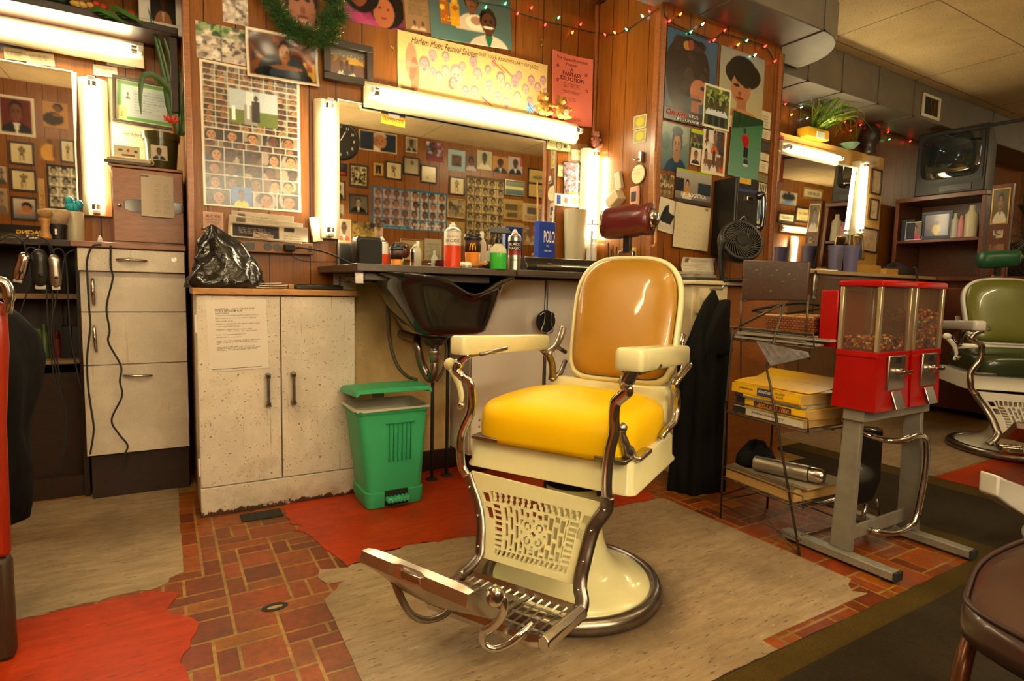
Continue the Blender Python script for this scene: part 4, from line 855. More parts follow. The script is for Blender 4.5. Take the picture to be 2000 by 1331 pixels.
txt(o, 'AUCTION', .14, .72, .86, .86, M_inkmaroon, bold=.01); txt(o, 'SATURDAY JUNE 14\nAT 11 O CLOCK\nALBANY', .12, .3, .88, .66, M_inkmaroon)
def pstk(I): I.a[:] = lin('#e0a80c'); I.rect(0, .62, 1, 1, '#1c2c58'); I.rect(.28, .48, .75, .70, '#d8d4c8')
o = post('c', (745, 210), (791, 220), (743, 241), 'sticker', 'yellow and blue disinfectant sticker at the top of the centre mirror', 'sticker', pstk, .002, off=.0075)
txt(o, 'CLIPPERCIDE', .06, .22, .94, .44, M_ink, bold=.01); txt(o, 'FOR Your PROTECTION', .08, .80, .92, .92, M_inkwhite); txt(o, 'SANITIZES & DEODORIZES', .1, .08, .9, .15, M_ink)
def pdol(I): I.a[:] = lin('#cfc08c'); I.frame(.1, '#7a7a50'); I.ell(.5, .5, .14, .4, '#6a6a4a'); I.ell(.5, .5, .09, .3, '#a8a078'); I.rect(.66, .3, .86, .7, '#8a8a5c'); I.lines(.12, .25, .38, .75, 4, '#5a5a3c')
o = post('c', (1066, 271), (1114, 278), (1065, 292), 'banknote', 'one dollar bill taped to the top right corner of the centre mirror', 'banknote', pdol, .002, off=.009); txt(o, '1', .05, .62, .1, .9, M_ink); txt(o, '1', .9, .62, .95, .9, M_ink); txt(o, '1', .7, .35, .8, .65, M_ink)
post('c', (1110, 279), (1149, 283), (1108, 317), 'paper_note', 'brown paper note beside the dollar bill', 'note', P_text('#8a6a44', n=5), .004)
post('c', (1116, 292), (1138, 294), (1115, 313), 'paper_note', 'small white note pinned under the brown paper note', 'note', P_text('#c8b890', n=4), .003, off=.004)
def pcr(I): P_scene(['#2a3038', '#c8b0b8', '#8a6a78', '#e8e0d8', '#4a4a58', '#a83a4a'], 220, .035, None, '#7a6a70')(I); I.rect(.2, .04, .8, .1, '#c8a020')
post('c', (1100, 315), (1147, 320), (1098, 382), 'crowd_poster', 'small poster of a dense crowd hanging right of the centre mirror', 'poster', pcr, .0025, off=.003, fm=M_dkframe, fw=.005, fd=.006)
def plv(I): I.a[:] = lin('#e0d8bc'); I.ell(.31, .5, .055, .26, '#c05a48'); I.rect(.45, .2, .97, .82, '#d0bc8c'); I.ell(.55, .5, .07, .28, '#c8a868'); I.ell(.72, .5, .07, .28, '#c8a868'); I.ell(.87, .5, .06, .25, '#c8a868')
o = post('c', (1082, 378), (1150, 385), (1081, 402), 'love_sign', 'cream bumper card with a blue letter I and a red heart', 'card', plv, .002, off=.01); txt(o, 'I', .05, .15, .16, .88, M_inkblue, bold=.02)
post('c', (1089, 322), (1100, 324), (1087, 345), 'banknote', 'green banknote tucked beside the crowd poster', 'banknote', pdol, .003, off=.005)
for (q, lb) in (((766, 99), 'brass cup hook left of the cream banner'), ((1057, 84), 'brass cup hook above the pink flyer')):
    c_ = on('c', *q); e = B(); e.tube([c_+Vector((0, -.001, .022)), c_+Vector((0, -.012, .01)), c_+Vector((.004, -.014, -.006)), c_+Vector((0, -.02, -.012)), c_+Vector((-.004, -.024, 0))], .0028, 6); e.lathe([(.008, 0), (.008, .002)], (c_.x, c_.y-.003, c_.z+.015), 10, 'y'); e.tube([c_+Vector((.008, -.001, .02)), c_+Vector((.004, -.006, .0)), c_+Vector((0, -.003, -.015))], .002, 5); tag(e.done('wall_hook', M_brass), lb, 'hook')
# ---- column, side face
def pbank(I): I.a[:] = lin('#8c8a58'); I.frame(.08, '#b8ac74'); I.ell(.5, .5, .28, .3, '#c8a808')
post('s', (1238, 228), (1264, 222), (1237, 254), 'banknote', 'green banknote with a yellow spot, upper one on the column side', 'banknote', pbank, .003)
post('s', (1238, 256), (1263, 250), (1237, 282), 'banknote', 'green banknote with a yellow spot, lower one on the column side', 'banknote', pbank, .003)
c_ = on('s', 1249, 341); b = B(); b.lathe([(.001, 0), (.047, 0), (.049, .004), (.046, .008), (.001, .008)], (c_.x-.012, c_.y, c_.z), 30, 'x', 1, 1); o = tag(b.done('round_plaque', mat('plaque_cream', '#cfc49c', .5), auto=40), 'round cream plaque with a printed saying hanging on the column side', 'plaque')
mp_ = Matrix.Translation(Vector((c_.x-.0135, c_.y, c_.z))) @ Matrix(((0, 0, -1, 0), (-1, 0, 0, 0), (0, 1, 0, 0), (0, 0, 0, 1)))
text_mesh('I work better under\nthis\nsign than without\nstrong coffee', M_inkbrown, o, -.034, -.004, .034, .026, z=0, mtx=mp_)
b = B(); b.tube([c_+Vector((-.012, .008, .046)), c_+Vector((-.012, 0, .066)), c_+Vector((-.012, -.008, .046))], .0015, 5); b.done('hanging_cord', M_black, o)
b = B(); b.cbox(c_+Vector((-.012, -.02, .085)), (.02, .02, .05)); b.tube([c_+Vector((-.02, -.02, .075)), c_+Vector((-.035, .0, .07)), c_+Vector((-.03, .015, .08))], .006, 8); tag(b.done('wall_hook', M_steel, bevel=.003), 'dark metal hook holding the round plaque', 'hook')
c2 = on('s', 1213, 354); b = B(); R4 = Matrix.Translation(c2+Vector((-.014, 0, 0)))@Matrix.Rotation(math.radians(-14), 4, 'X'); b.box(-.012, -.022, -.048, .012, .022, .048, R4); o = tag(b.done('phone_holder', mat('grey_plastic', '#a89c84', .5), bevel=.005), 'beige plastic card holder tilted on the column side', 'holder')
c3 = on('s', 1206, 392); b = B(); R4 = Matrix.Translation(c3+Vector((-.03, -.02, 0)))@Matrix.Rotation(math.radians(-35), 4, 'X'); b.box(-.03, -.045, -.03, .03, .05, .03, R4); o = tag(b.done('tissue_box', mat('pale_card', '#b8a888', .6), bevel=.005), 'small pale box wedged above the maroon headrest', 'box')
c4 = on('s', 1243, 383); b = B(); b.box(c4.x-.02, c4.y-.033, c4.z-.055, c4.x, c4.y+.033, c4.z+.05); o = tag(b.done('blister_pack', mat('pink_card', '#c08a78', .4), bevel=.012, seg=3), 'pink blister pack with a black label hanging under the round plaque', 'packet'); b = B().box(c4.x-.0215, c4.y-.018, c4.z-.03, c4.x-.0205, c4.y+.018, c4.z+.02); b.done('pack_label', M_ink, o)
# ---- column, front face
def q1(I):
    I.vgrad('#34424c', '#3c5a78'); I.rect(0, 0, 1, .14, '#14100e'); I.ell(.42, .60, .44, .36, '#2a1c18'); I.ell(.35, .5, .34, .42, '#2e201c')
    I.blotch(.1, .3, .8, .95, ['#2a1c18', '#3a2824', '#241816'], 60, .07); I.ell(.66, .38, .18, .14, '#a86848'); I.ell(.78, .36, .10, .10, '#a86848'); I.rect(.5, .14, .68, .34, '#9a5c40'); I.rect(.4, .14, .52, .3, '#2a3a4c'); I.ell(.86, .31, .035, .02, '#8c2420'); I.ell(.74, .43, .06, .025, '#2c2430'); I.ell(.38, .86, .07, .05, '#a87838'); I.ell(.46, .88, .06, .06, '#8c3c34'); I.rect(.48, .27, .72, .30, '#283038'); I.grain(.15)
o = post('f', (1301, 50), (1401, 85), (1293, 232), 'hair_poster', 'blue poster of a woman with a wide feathered hairstyle on the column', 'poster', q1, .0028, off=.004, mm=M_glossy, fm=M_dkframe, fw=.004, fd=.006)
txt(o, 'Care Free', .06, .065, .44, .125, mat('ink_coral', '#d84830', .5), slant=.4, z=.0066, bold=.01); txt(o, 'STYLES', .47, .075, .66, .11, M_inkwhite, z=.0066); txt(o, 'BY SUNRISE CARE', .25, .02, .92, .05, M_inkwhite, z=.0066)
def q2(I):
    I.vgrad('#b8a878', '#8a8c88'); I.ell(.52, .72, .40, .19, '#171110'); I.ell(.50, .80, .30, .15, '#1c1412'); I.ell(.48, .53, .22, .20, '#a8704c'); I.ell(.60, .70, .28, .13, '#171110'); I.ell(.40, .34, .0, .0, '#000000') if False else None
    I.rect(.40, .18, .62, .40, '#9c6644'); I.ell(.5, .1, .48, .16, '#b07850'); I.ell(.38, .56, .07, .022, '#181012'); I.ell(.60, .57, .07, .022, '#181012'); I.ell(.46, .46, .035, .03, '#7c4830'); I.ell(.46, .40, .09, .018, '#7a2c20'); I.ell(.5, .06, .5, .10, '#d8c89c', .8); I.grain(.05)
post('f', (1406, 88), (1492, 118), (1400, 242), 'hair_poster', 'grey poster of a woman with short dark upswept hair on the column', 'poster', q2, .0028, off=.004, mm=M_glossy)
def q3(I):
    I.a[:] = lin('#3c4c1c'); I.blotch(0, .3, 1, 1, ['#6a7a2c', '#26340f', '#a8b058', '#384818'], 90, .09)
    for k, x in enumerate((.27, .5, .73)): I.rect(x-.08, .06, x+.08, .34, '#14141a'); I.bust(x-.2, .3, x+.2, .74, '#4a3020', '#140e0a', '#c8d0dc')
    I.frame(.05, '#d8d0bc')
post('f', (1373, 162), (1425, 178), (1369, 246), 'snapshot', 'snapshot of three men in white shirts before green leaves', 'photo', q3, .0022, off=.009)
def q4(I):
    I.vgrad('#6a9484', '#2c6a34'); I.poly([(0, 1), (1, 1), (1, .92), (.0, .72)], '#1c3c22'); I.ell(.48, .62, .13, .07, '#b81c20'); I.ell(.5, .58, .10, .09, '#a81820'); I.ell(.45, .74, .05, .04, '#4a3020'); I.ell(.44, .77, .055, .025, '#2c3a6a'); I.rect(.46, .34, .60, .5, '#20242c'); I.ell(.56, .27, .08, .05, '#303440'); I.ell(.56, .22, .09, .02, '#c8ccd0'); I.grain(.05)
post('f', (1427, 215), (1486, 236), (1419, 342), 'sports_poster', 'green poster of a child in a red jersey on a board', 'poster', q4, .0025, off=.007, mm=M_glossy, curlx=.004)
def q5(I):
    I.vgrad('#48646c', '#7c8c80'); I.ell(.75, .78, .2, .2, '#8a948c'); I.ell(.15, .6, .15, .2, '#546c6c'); I.bust(.1, -.05, 1.0, 1.0, '#a87c60', '#38403c', '#1c3a54', hs=1.1); I.ell(.55, .86, .2, .1, '#3c4448'); I.ell(.55, .32, .12, .12, '#9a7054'); I.grain(.06)
post('f', (1293, 236), (1347, 250), (1289, 330), 'fashion_photo', 'blue-green picture of a person in a knit cap and blue sweater', 'photo', q5, .0028, off=.002, mm=M_glossy)
post('f', (1348, 251), (1372, 257), (1347, 288), 'snapshot', 'tiny snapshot with lime green top edge', 'photo', lambda I: (P_multi(3, '#8a9a3c', ['#282c3c', '#3a3a44', '#585c50'])(I), I.rect(0, .8, 1, 1, '#a8b81c')), .002, off=.006)
post('f', (1372, 243), (1418, 255), (1369, 337), 'snapshot', 'snapshot of people in white coats around a seated client', 'photo', P_multi(3, '#6a4a38', ['#d8d0c4', '#c8c0b8', '#3a3430', '#b85828'], border='#d8cdb4', rows=2), .0022, off=.003)
post('f', (1348, 288), (1367, 293), (1347, 321), 'snapshot', 'tiny profile portrait with white border', 'photo', P_bust('#c8b8a4', '#8a5c40', '#2a1c14', '#1a1a1c', border='#d8d0c0'), .002, off=.005)
post('f', (1282, 337), (1316, 344), (1281, 382), 'snapshot', 'sepia group photo by the edge of the column', 'photo', P_multi(4, '#8a7450', ['#b8a478', '#6a5838', '#4a3c28'], ('#5a4830', '#6c583c'), rows=2), .002, off=.002)
def q10(I):
    I.vgrad('#6a6460', '#a8a49c'); I.rect(0, .93, 1, 1, '#98a81c'); I.rect(.0, .32, .22, .72, '#26282c'); I.rect(.62, .30, .98, .66, '#2c3444'); I.rect(.48, .3, .5, .93, '#8a8680'); I.rect(0, 0, 1, .12, '#4a4440'); I.bust(.18, .12, .46, .78, '#c08c64', '#1c1614', '#c8c4bc'); I.rect(.26, .3, .40, .42, '#b87c2c')
o = post('f', (1319, 328), (1388, 342), (1313, 393), 'wall_calendar', 'wall calendar with a clothes-rack picture over a blank month sheet', 'calendar', q10, .0022, off=.012, mm=M_glossy)
txt(o, 'EU', .16, .20, .26, .31, M_inkwhite, bold=.015); txt(o, 'O', .27, .20, .36, .33, M_inkyel, bold=.02); txt(o, 'LOGISTICA', .37, .19, .86, .31, M_inkwhite, bold=.015)
def q11(I):
    I.a[:] = lin('#c8bca0'); I.rect(.85, .92, .93, .98, '#8a7a30')
    for j in range(5):
        for i in range(7): I.rect(.08+i*.13, .08+j*.15, .11+i*.13, .10+j*.15, '#8a8068', .7)
P_ = [on('f', *q) for q in ((1313, 394), (1381, 408), (1310, 482))]; mt_, w_, h_ = plane_frame(*P_, (0, -1, 0)); im = Img(60, 70); q11(im)
s_ = sheet(im, w_, h_, 'month_sheet', None, None, .0012, 0, .01); s_.parent = o; s_.matrix_parent_inverse = Matrix.Identity(4); bpy.context.view_layer.update()
n_ = mt_.copy(); n_[1][3] -= .010; s_.matrix_basis = o.matrix_world.inverted() @ n_
def q12(I): I.a[:] = lin('#c8c0b0'); I.poly([(.1, .3), (.75, .25), (.95, .55), (.6, .62), (.55, .85), (.3, .75)], '#1c1c20'); I.lines(.1, .06, .8, .22, 4)
post('f', (1288, 384), (1321, 395), (1279, 449), 'hanging_flyer', 'white flyer with a black shape, hanging askew left of the calendar', 'flyer', q12, .0028, off=.004, jag=.006)
ys = [(214, 247), (250, 268), (272, 292), (296, 310), (312, 333), (338, 352), (354, 372), (374, 386), (388, 440)]
lbs = ['topmost card in the strip beside the short-hair poster', 'black and white business card near the top of the strip', 'dark business card in the middle of the strip', 'white business card above the pale card in the strip', 'pale card right of the child-on-board poster', 'olive card in the strip level with the payphone top', 'barcode-striped card beside the payphone', 'cream card with small print beside the payphone', 'picture card of a cartoonish blue sky scene beside the handset']
cl_ = ['#c0b498', '#c8bca0', '#302c28', '#d0c4a4', '#d0c8ac', '#7c7450', '#c8c0a0', '#c0a878', '#4a6a94']
for i, ((a, c_), lb) in enumerate(zip(ys, lbs)):
    xa = 1482-(a-214)*.055
    pf = (lambda I: (I.a.__setitem__(slice(None), lin('#d0c8b0')), [I.rect(.1+.15*k, .1, .17+.15*k, .9, '#1c1a18') for k in range(6)])) if i == 6 else (P_scene(['#3c6090', '#c8b030', '#d8d8d0', '#7a9cb8'], 40, .12, None, '#4a6a94') if i == 8 else P_text(cl_[i], n=4, ink='#5a5044'))
    post('f', (xa, a), (xa+23, a+7), (xa-(c_-a)*.06, c_), 'business_card', lb, 'card', pf, .0025, off=.003+(i % 2)*.002)
# ---- left station prints
def l1(I): I.a[:] = lin('#8c9a84'); I.frame(.12, '#4a7a3c', .09); I.frame(.03, '#b8b890'); I.rect(.12, .13, .88, .87, '#8a9090'); I.rect(.14, .55, .26, .72, '#b0b49c'); I.bust(.15, .55, .25, .73, '#5a3c28', '#1c1410', '#4a4a4a'); I.rect(.02, .03, .18, .36, '#b8a860'); I.bust(.05, .08, .14, .25, '#5a4c38', '#2c2418', '#6a5c40'); I.lines(.3, .2, .85, .8, 9, '#4a5458', .3)
post('l', (221, 148), (346, 172), (219, 239), 'framed_certificate', 'framed green-bordered certificate at the left station', 'certificate', l1, .003, off=.016, fm=M_dkframe, fw=.014)
def l2(I): I.a[:] = lin('#c8b898'); I.frame(.03, '#a8946c'); I.lines(.1, .3, .9, .6, 4, '#7a6a50')
o = post('l', (212, 238), (302, 252), (211, 305), 'paper_certificate', 'plain cream certificate pinned below the framed green one', 'certificate', l2, .004, off=.0135); txt(o, 'Keith Robertson', .32, .66, .8, .78, M_inkbrown)
def l3(I): I.a[:] = lin('#d0c4a4'); I.ell(.25, .6, .1, .12, '#3c6a2c'); I.ell(.55, .6, .06, .14, '#b83020'); I.ell(.85, .55, .08, .12, '#40302c'); I.rect(.3, .12, .8, .25, '#5a4030')
def l4(I): I.vgrad('#d8d0b4', '#d8d0b4'); [I.rect(.1, k/13+.02, .6, k/13+.04, '#4a4438') for k in range(13)]
post('l', (134, 145), (149, 148), (140, 302), 'paper_strip', 'long narrow printed strip on the right edge of the left mirror', 'paper strip', l4, .003, off=.05)
for (a, b_, c_, lb, cc) in (((8, 92), (51, 98), (8, 115), 'cream business card over the left mirror, leftmost', '#b8a478'), ((51, 100), (106, 107), (52, 124), 'cream business card with two seals over the left mirror', '#c8b48c'), ((182, 126), (229, 133), (183, 147), 'white business card by the upper end of the left upright tube', '#d0c8b0'), ((207, 113), (262, 121), (210, 128), 'white card tucked behind the long left tube light', '#ccc4b0')):
    post('l', a, b_, c_, 'business_card', lb, 'card', P_text(cc, n=3), .004, off=.004)
post('l', (0, 78), (50, 84), (0, 97), 'postcard', 'blue postcard tucked above the left mirror', 'postcard', P_scene(['#3c5c98', '#2c4478', '#8a8aa0'], 20, .3, None, '#34508c'), .005, off=.002)
struct('trim_5', B().box(lx1+.13, YL-.012, 1.06, XL-.001, YL, 1.84), mat('cream_board', '#b8a078', .5, var=.1))
# ================================================================ PRINTS ON THE OPPOSITE WALL (seen in the mirrors)
def mref(px, py, ym, tilt=0, piv=None):
    d = ray(px, py); o = Vector((0, 0, H))
    n = Vector((0, -math.cos(tilt), -math.sin(tilt))); p0 = Vector((0, ym-.006, piv or 1.1))
    t = (p0-o).dot(n)/d.dot(n); h = o+d*t; r = d-2*d.dot(n)*n; t2 = (YO-h.y)/r.y; return h+r*t2
def opp(a, b_, name, label, cat, paint, ym=None, res=.009, off=.002, fm=None, fw=.02, group=None, mm=None, seed=0, tilt=0, tall=None):
    ym = YM if ym is None else ym; tilt = tilt or (math.radians(1.5) if ym == YL else 0); (x0, y0), (x1, y1) = a, b_
    TL, BR = mref(x0, y0, ym, tilt), mref(x1, y1, ym, tilt)
    tl = Vector((BR.x, YO, TL.z)); tr = Vector((TL.x, YO, TL.z)); bl = Vector((BR.x, YO, BR.z))
    mt, w_, h_ = plane_frame(tl, tr, bl, (0, 1, 0)); return _post(mt, w_, h_, name, label, cat, paint, res, off, 0, 0, 0, fm, fw, .016, group, mm, seed)
# y given at the middle of each picture to cancel perspective slant
def cb_(a, b_, sl=.10): # widen helper: keeps top-left, bottom-right
    return a, b_
def guide(nc, nr, bg, cell, faces, sh='#b8a890', extra=None):
    def f(I):
        I.a[:] = lin(bg); r = random.Random(nc*7+nr)
        for j in range(nr):
            for i in range(nc):
                x0 = .02+i*.96/nc; y0 = .03+j*.94/nr; x1 = x0+.96/nc*.90; y1 = y0+.94/nr*.90; I.rect(x0, y0, x1, y1, cell); I.bust(x0-(x1-x0)*.35, y0-(y1-y0)*.4, x1+(x1-x0)*.35, y1+(y1-y0)*.15, r.choice(faces), r.choice(['#18120e', '#2a1c14', '#100c0a']), sh, hs=1.2, dx=r.uniform(-.08, .08), clip=(x0, y0, x1, y1))
        if extra: extra(I)
        I.grain(.06)
    return f
o = opp((651, 243), (687, 306), 'wall_clock', 'round black wall clock reflected at the left edge of the centre mirror', 'clock', lambda I: I.rect(0, 0, 1, 1, '#0c0c0c'))
bpy.data.objects.remove(o); del_later.pop()
c_ = mref(664, 275, YM); b = B(); b.lathe([(.001, 0), (.20, 0), (.20, .02), (.185, .028), (.18, .02), (.001, .02)], (c_.x, YO+.002, c_.z), 40, 'y'); ck = tag(b.done('wall_clock', M_black, auto=40), 'round black wall clock on the opposite wall', 'clock')
mk = Matrix.Translation(Vector((c_.x, YO+.0235, c_.z))) @ Matrix(((-1, 0, 0, 0), (0, 0, 1, 0), (0, 1, 0, 0), (0, 0, 0, 1)))
for k, ch_ in enumerate('12 1 2 3 4 5 6 7 8 9 10 11'.split()):
    a = math.radians(90-30*k); text_mesh(ch_, M_inkwhite, ck, .14*math.cos(a)-.014, .14*math.sin(a)-.014, .14*math.cos(a)+.014, .14*math.sin(a)+.014, z=0, mtx=mk, keep=True, name='numeral')
b = B(); b.tube([Vector((c_.x, YO+.026, c_.z)), Vector((c_.x+.05, YO+.026, c_.z+.09))], .004, 6); b.tube([Vector((c_.x, YO+.026, c_.z)), Vector((c_.x-.07, YO+.026, c_.z-.02))], .004, 6); b.done('clock_hands', M_inkwhite, ck)
bwi = ['#a89c80', '#6a6048', '#38301f', '#c8bc9c']
O = opp
def q_head(I):
    I.a[:] = lin('#14223a'); I.ell(.55, 0, .42, .3, '#14161c'); I.rect(.45, 0, .62, .3, '#c8c0b0'); I.ell(.46, .55, .17, .36, '#a87850'); I.ell(.46, .82, .17, .16, '#b0a090'); I.ell(.46, .60, .15, .28, '#a06c44'); I.ell(.40, .58, .03, .02, '#1c120c'); I.ell(.52, .58, .03, .02, '#1c120c'); I.ell(.46, .42, .05, .015, '#5a2c1c'); I.ell(.56, .5, .06, .25, '#7a4c30', .6); I.frame(.05, '#cdb88c')
O((701, 252), (775, 302), 'portrait_poster', 'wide colour portrait of a grey-haired man in a dark suit', 'poster', q_head)
O((792, 267), (815, 300), 'portrait_photo', 'small portrait of a man in suit and tie above the framed boxer row', 'photo', P_bust('#8a7c60', '#4a3828', '#1a1410', '#1c1a1c', '#c8bca0', '#c8b890'))
O((833, 276), (865, 318), 'music_poster', 'purple and maroon picture of a reclining figure', 'poster', lambda I: (P_multi(1, '#5a2c3c', ['#7a2c3c', '#a8a0a8', '#3a2838', '#c8c0c4'])(I)))
O((875, 291), (908, 337), 'certificate_print', 'pale blue bordered picture of a seated man', 'poster', lambda I: (I.vgrad('#8aa0a8', '#9ab0b8'), I.rect(.2, .25, .8, .78, '#5a4028'), I.bust(.25, .25, .75, .8, '#6a4630', '#1a120e', '#3a302c')))
O((909, 302), (931, 335), 'portrait_photo', 'photo of a smiling child with curly hair', 'photo', P_bust('#6a5040', '#6a4028', '#140e0a', '#b0a8a8', hs=1.2))
O((932, 293), (960, 334), 'portrait_photo', 'faded photo of a man in a white shirt under a printed strip', 'photo', P_bust('#a8a084', '#4c4030', '#1e1812', '#c8c0a4', border='#b8ac88'))
O((925, 284), (966, 292), 'paper_strip', 'white lettered strip above the faded white-shirt photo', 'paper strip', P_text('#b8a888', n=1))
O((962, 304), (992, 340), 'portrait_photo', 'orange-toned photo of a man in a bow tie', 'photo', P_bust('#a87838', '#3c281c', '#140e0a', '#2a3034', '#c8c0b0'))
O((993, 305), (1020, 343), 'portrait_photo', 'photo of a man in dark suit beside a striped flag', 'photo', lambda I: (P_bust('#a89c98', '#4a3020', '#140e0a', '#1c2028', '#d0c8c0')(I), I.rect(0, .5, .18, 1, '#a84038')))
O((650, 317), (678, 345), 'film_poster', 'black poster with a small red word on the opposite wall', 'poster', lambda I: (I.rect(0, 0, 1, 1, '#141212'), I.blotch(.1, .3, .9, .9, ['#2a2624', '#38302c'], 10, .2), I.rect(.1, .12, .6, .26, '#b82820')))
O((681, 319), (719, 368), 'framed_poster', 'framed black and yellow crowd print', 'framed picture', P_scene(['#181410', '#c8bc94', '#3c3424', '#a89c74'], 160, .06, '#b8a470', '#2a241c'), fm=M_dkframe)
O((729, 318), (748, 345), 'framed_photo', 'tiny dark portrait in a bright gold frame', 'framed picture', P_bust('#2a1c18', '#5a3828', '#0c0808', '#201c24', '#b8b0a8'), fm=M_gold, fw=.024)
def q_box(I): I.a[:] = lin('#c8b88c'); I.ell(.5, .82, .06, .05, '#5a4a34'); I.ell(.5, .62, .11, .16, '#7a6a4c'); I.ell(.36, .68, .05, .1, '#6a5a40'); I.ell(.62, .70, .05, .09, '#6a5a40'); I.rect(.42, .4, .6, .5, '#3a3020'); I.rect(.40, .12, .47, .42, '#7a6a4c'); I.rect(.55, .1, .62, .42, '#7a6a4c')
O((752, 314), (785, 353), 'framed_drawing', 'framed drawing of a standing boxer', 'framed picture', q_box, fm=M_dkframe, fw=.014)
O((787, 305), (819, 344), 'framed_drawing', 'framed faint grey print right of the boxer drawing', 'framed picture', lambda I: (I.vgrad('#a89c80', '#8a8068'), I.ell(.45, .7, .12, .15, '#5a5040')), fm=M_dkframe, fw=.014, mm=M_glossy)
O((821, 321), (853, 360), 'framed_drawing', 'framed print with its glare painted on as plain cream', 'framed picture', lambda I: (I.vgrad('#c8bc98', '#d0c4a0'), I.ell(.6, .25, .1, .1, '#a89c80')), fm=M_dkframe, fw=.014, mm=M_glossy)  # the pale cream face is painted-in glare on the picture
O((680, 378), (719, 420), 'framed_photo', 'framed black and white portrait of a man in suit and striped tie', 'framed picture', P_bust('#5c5444', '#8c8068', '#2a241c', '#1c1a18', '#b8b098', hs=1.1), fm=M_dkframe, fw=.02)
def q_blue(I):
    guide(8, 4, '#1c5c7c', '#b8a8a4', skin4[:4])(I); I.rect(.5, .18, 1, .98, '#6a5860', .45)
    I.rect(.5, 0, 1, .10, '#1c6488'); I.lines(.55, .02, .95, .09, 3, '#a8c4d0')
o = O((724, 362), (872, 455), 'haircut_guide', 'large blue haircut guide chart with rows of heads', 'chart', q_blue, res=.008, mm=M_glossy)
txt(o, 'OFFICIAL HAIRCUT GUIDE', .08, .11, .46, .17, M_inkwhite)
O((877, 344), (907, 383), 'framed_photo', 'framed figure drawing left of the tan haircut chart', 'framed picture', q_box, fm=M_dkframe, fw=.014)
O((873, 387), (907, 428), 'framed_photo', 'gold-edged framed photo of two faces', 'framed picture', P_multi(2, '#6a5c44', ['#8c7c5c', '#4a4030', '#a8986c'], ('#a8986c', '#8c7c58'), border='#b8985c'), fm=M_gold, fw=.008)
O((910, 342), (982, 474), 'haircut_guide', 'tall tan haircut chart in five columns', 'chart', guide(5, 7, '#5a4828', '#b8a270', ['#8c7850', '#7a6844', '#98845c'], '#6a5a3c'), res=.007)
O((985, 350), (1023, 385), 'framed_landscape', 'silver-framed picture of a misty yellow horizon', 'framed picture', lambda I: (I.vgrad('#4a6a70', '#8a8c68'), I.rect(0, .42, 1, .62, '#d8cc8c')), fm=M_steel, fw=.012, mm=M_glossy)
def q_car(I): I.a[:] = lin('#b89c58'); I.ell(.5, .72, .33, .05, '#6a6448'); I.ell(.48, .77, .18, .05, '#8a8460'); I.rect(0, .47, 1, .53, '#1c160e'); I.ell(.4, .24, .2, .06, '#8a9088')
O((1031, 328), (1067, 390), 'framed_picture', 'tall framed pair of old car pictures', 'framed picture', q_car, fm=M_dkframe, fw=.014)
O((983, 388), (1021, 430), 'newspaper_page', 'yellowed newspaper page by the tan haircut chart', 'newspaper', lambda I: (P_text('#a8884c', n=12)(I), I.rect(.3, .45, .9, .75, '#5a4c2c'), I.rect(.3, .1, .8, .32, '#5a4c2c')))
o = O((1021, 396), (1073, 437), 'newspaper_page', 'newspaper page with a slanted red word', 'newspaper', lambda I: (P_text('#b8a478', n=10)(I), I.rect(.52, .42, .85, .8, '#5a5040')))
txt(o, 'Letters', .55, .84, .9, .93, M_ink); txt(o, 'SIGNED', .5, .1, .92, .3, M_inkred, slant=.3)
O((983, 433), (1022, 478), 'newspaper_page', 'lower yellowed newspaper page by the tan haircut chart', 'newspaper', P_text('#9c7c44', n=12, box=(.2, .4, .7, .7, '#6a5430')))
O((1024, 441), (1052, 480), 'magazine_page', 'reddish magazine page low on the opposite wall', 'magazine page', P_scene(['#a8403c', '#c8b088', '#6a5438', '#8c7850'], 30, .15, None, '#a08458'))
O((1054, 444), (1080, 482), 'magazine_page', 'greenish magazine page low on the opposite wall', 'magazine page', P_scene(['#6a7c4c', '#c8b088', '#5a5038', '#8c7850'], 30, .15, None, '#98885c'))
O((873, 432), (907, 480), 'newspaper_page', 'newspaper page beneath the gold-edged photo of two faces', 'newspaper', P_text('#a08448', n=12))
O((651, 352), (674, 392), 'framed_photo', 'framed photo under the black poster at the mirror edge', 'framed picture', P_bust('#b8ac90', '#6a5440', '#1a1410', '#2c2c2c'), fm=M_dkframe, fw=.014)
O((651, 398), (672, 425), 'portrait_photo', 'grey portrait at the left edge of the centre mirror', 'photo', P_bust('#8c8068', '#6a5c48', '#1a1410', '#3c3830'))
O((657, 427), (686, 475), 'portrait_photo', 'photo of a person in a red jacket with white shirt', 'photo', P_bust('#a8947c', '#5a4230', '#1a1210', '#a84c3c', '#d8d0c4', border='#b8a480'))
O((688, 432), (730, 472), 'portrait_photo', 'yellowed photo of a couple side by side', 'photo', P_multi(2, '#a88c3c', ['#1c1c1c', '#8c7434', '#6a5428'], ('#8c6c38', '#a8844c')))
O((731, 436), (748, 470), 'portrait_photo', 'slim pink-toned portrait below the blue chart', 'photo', P_bust('#b89c84', '#a87c60', '#1a1210', '#8c7c6c'))
O((781, 466), (826, 510), 'framed_certificate', 'plastic-wrapped certificate low in the centre mirror', 'certificate', P_text('#c0a874', n=8), fm=M_gold, fw=.01, mm=M_glossy)
O((829, 466), (862, 510), 'paper_certificate', 'grey typed sheet low in the centre mirror', 'certificate', P_text('#b8b098', n=12))
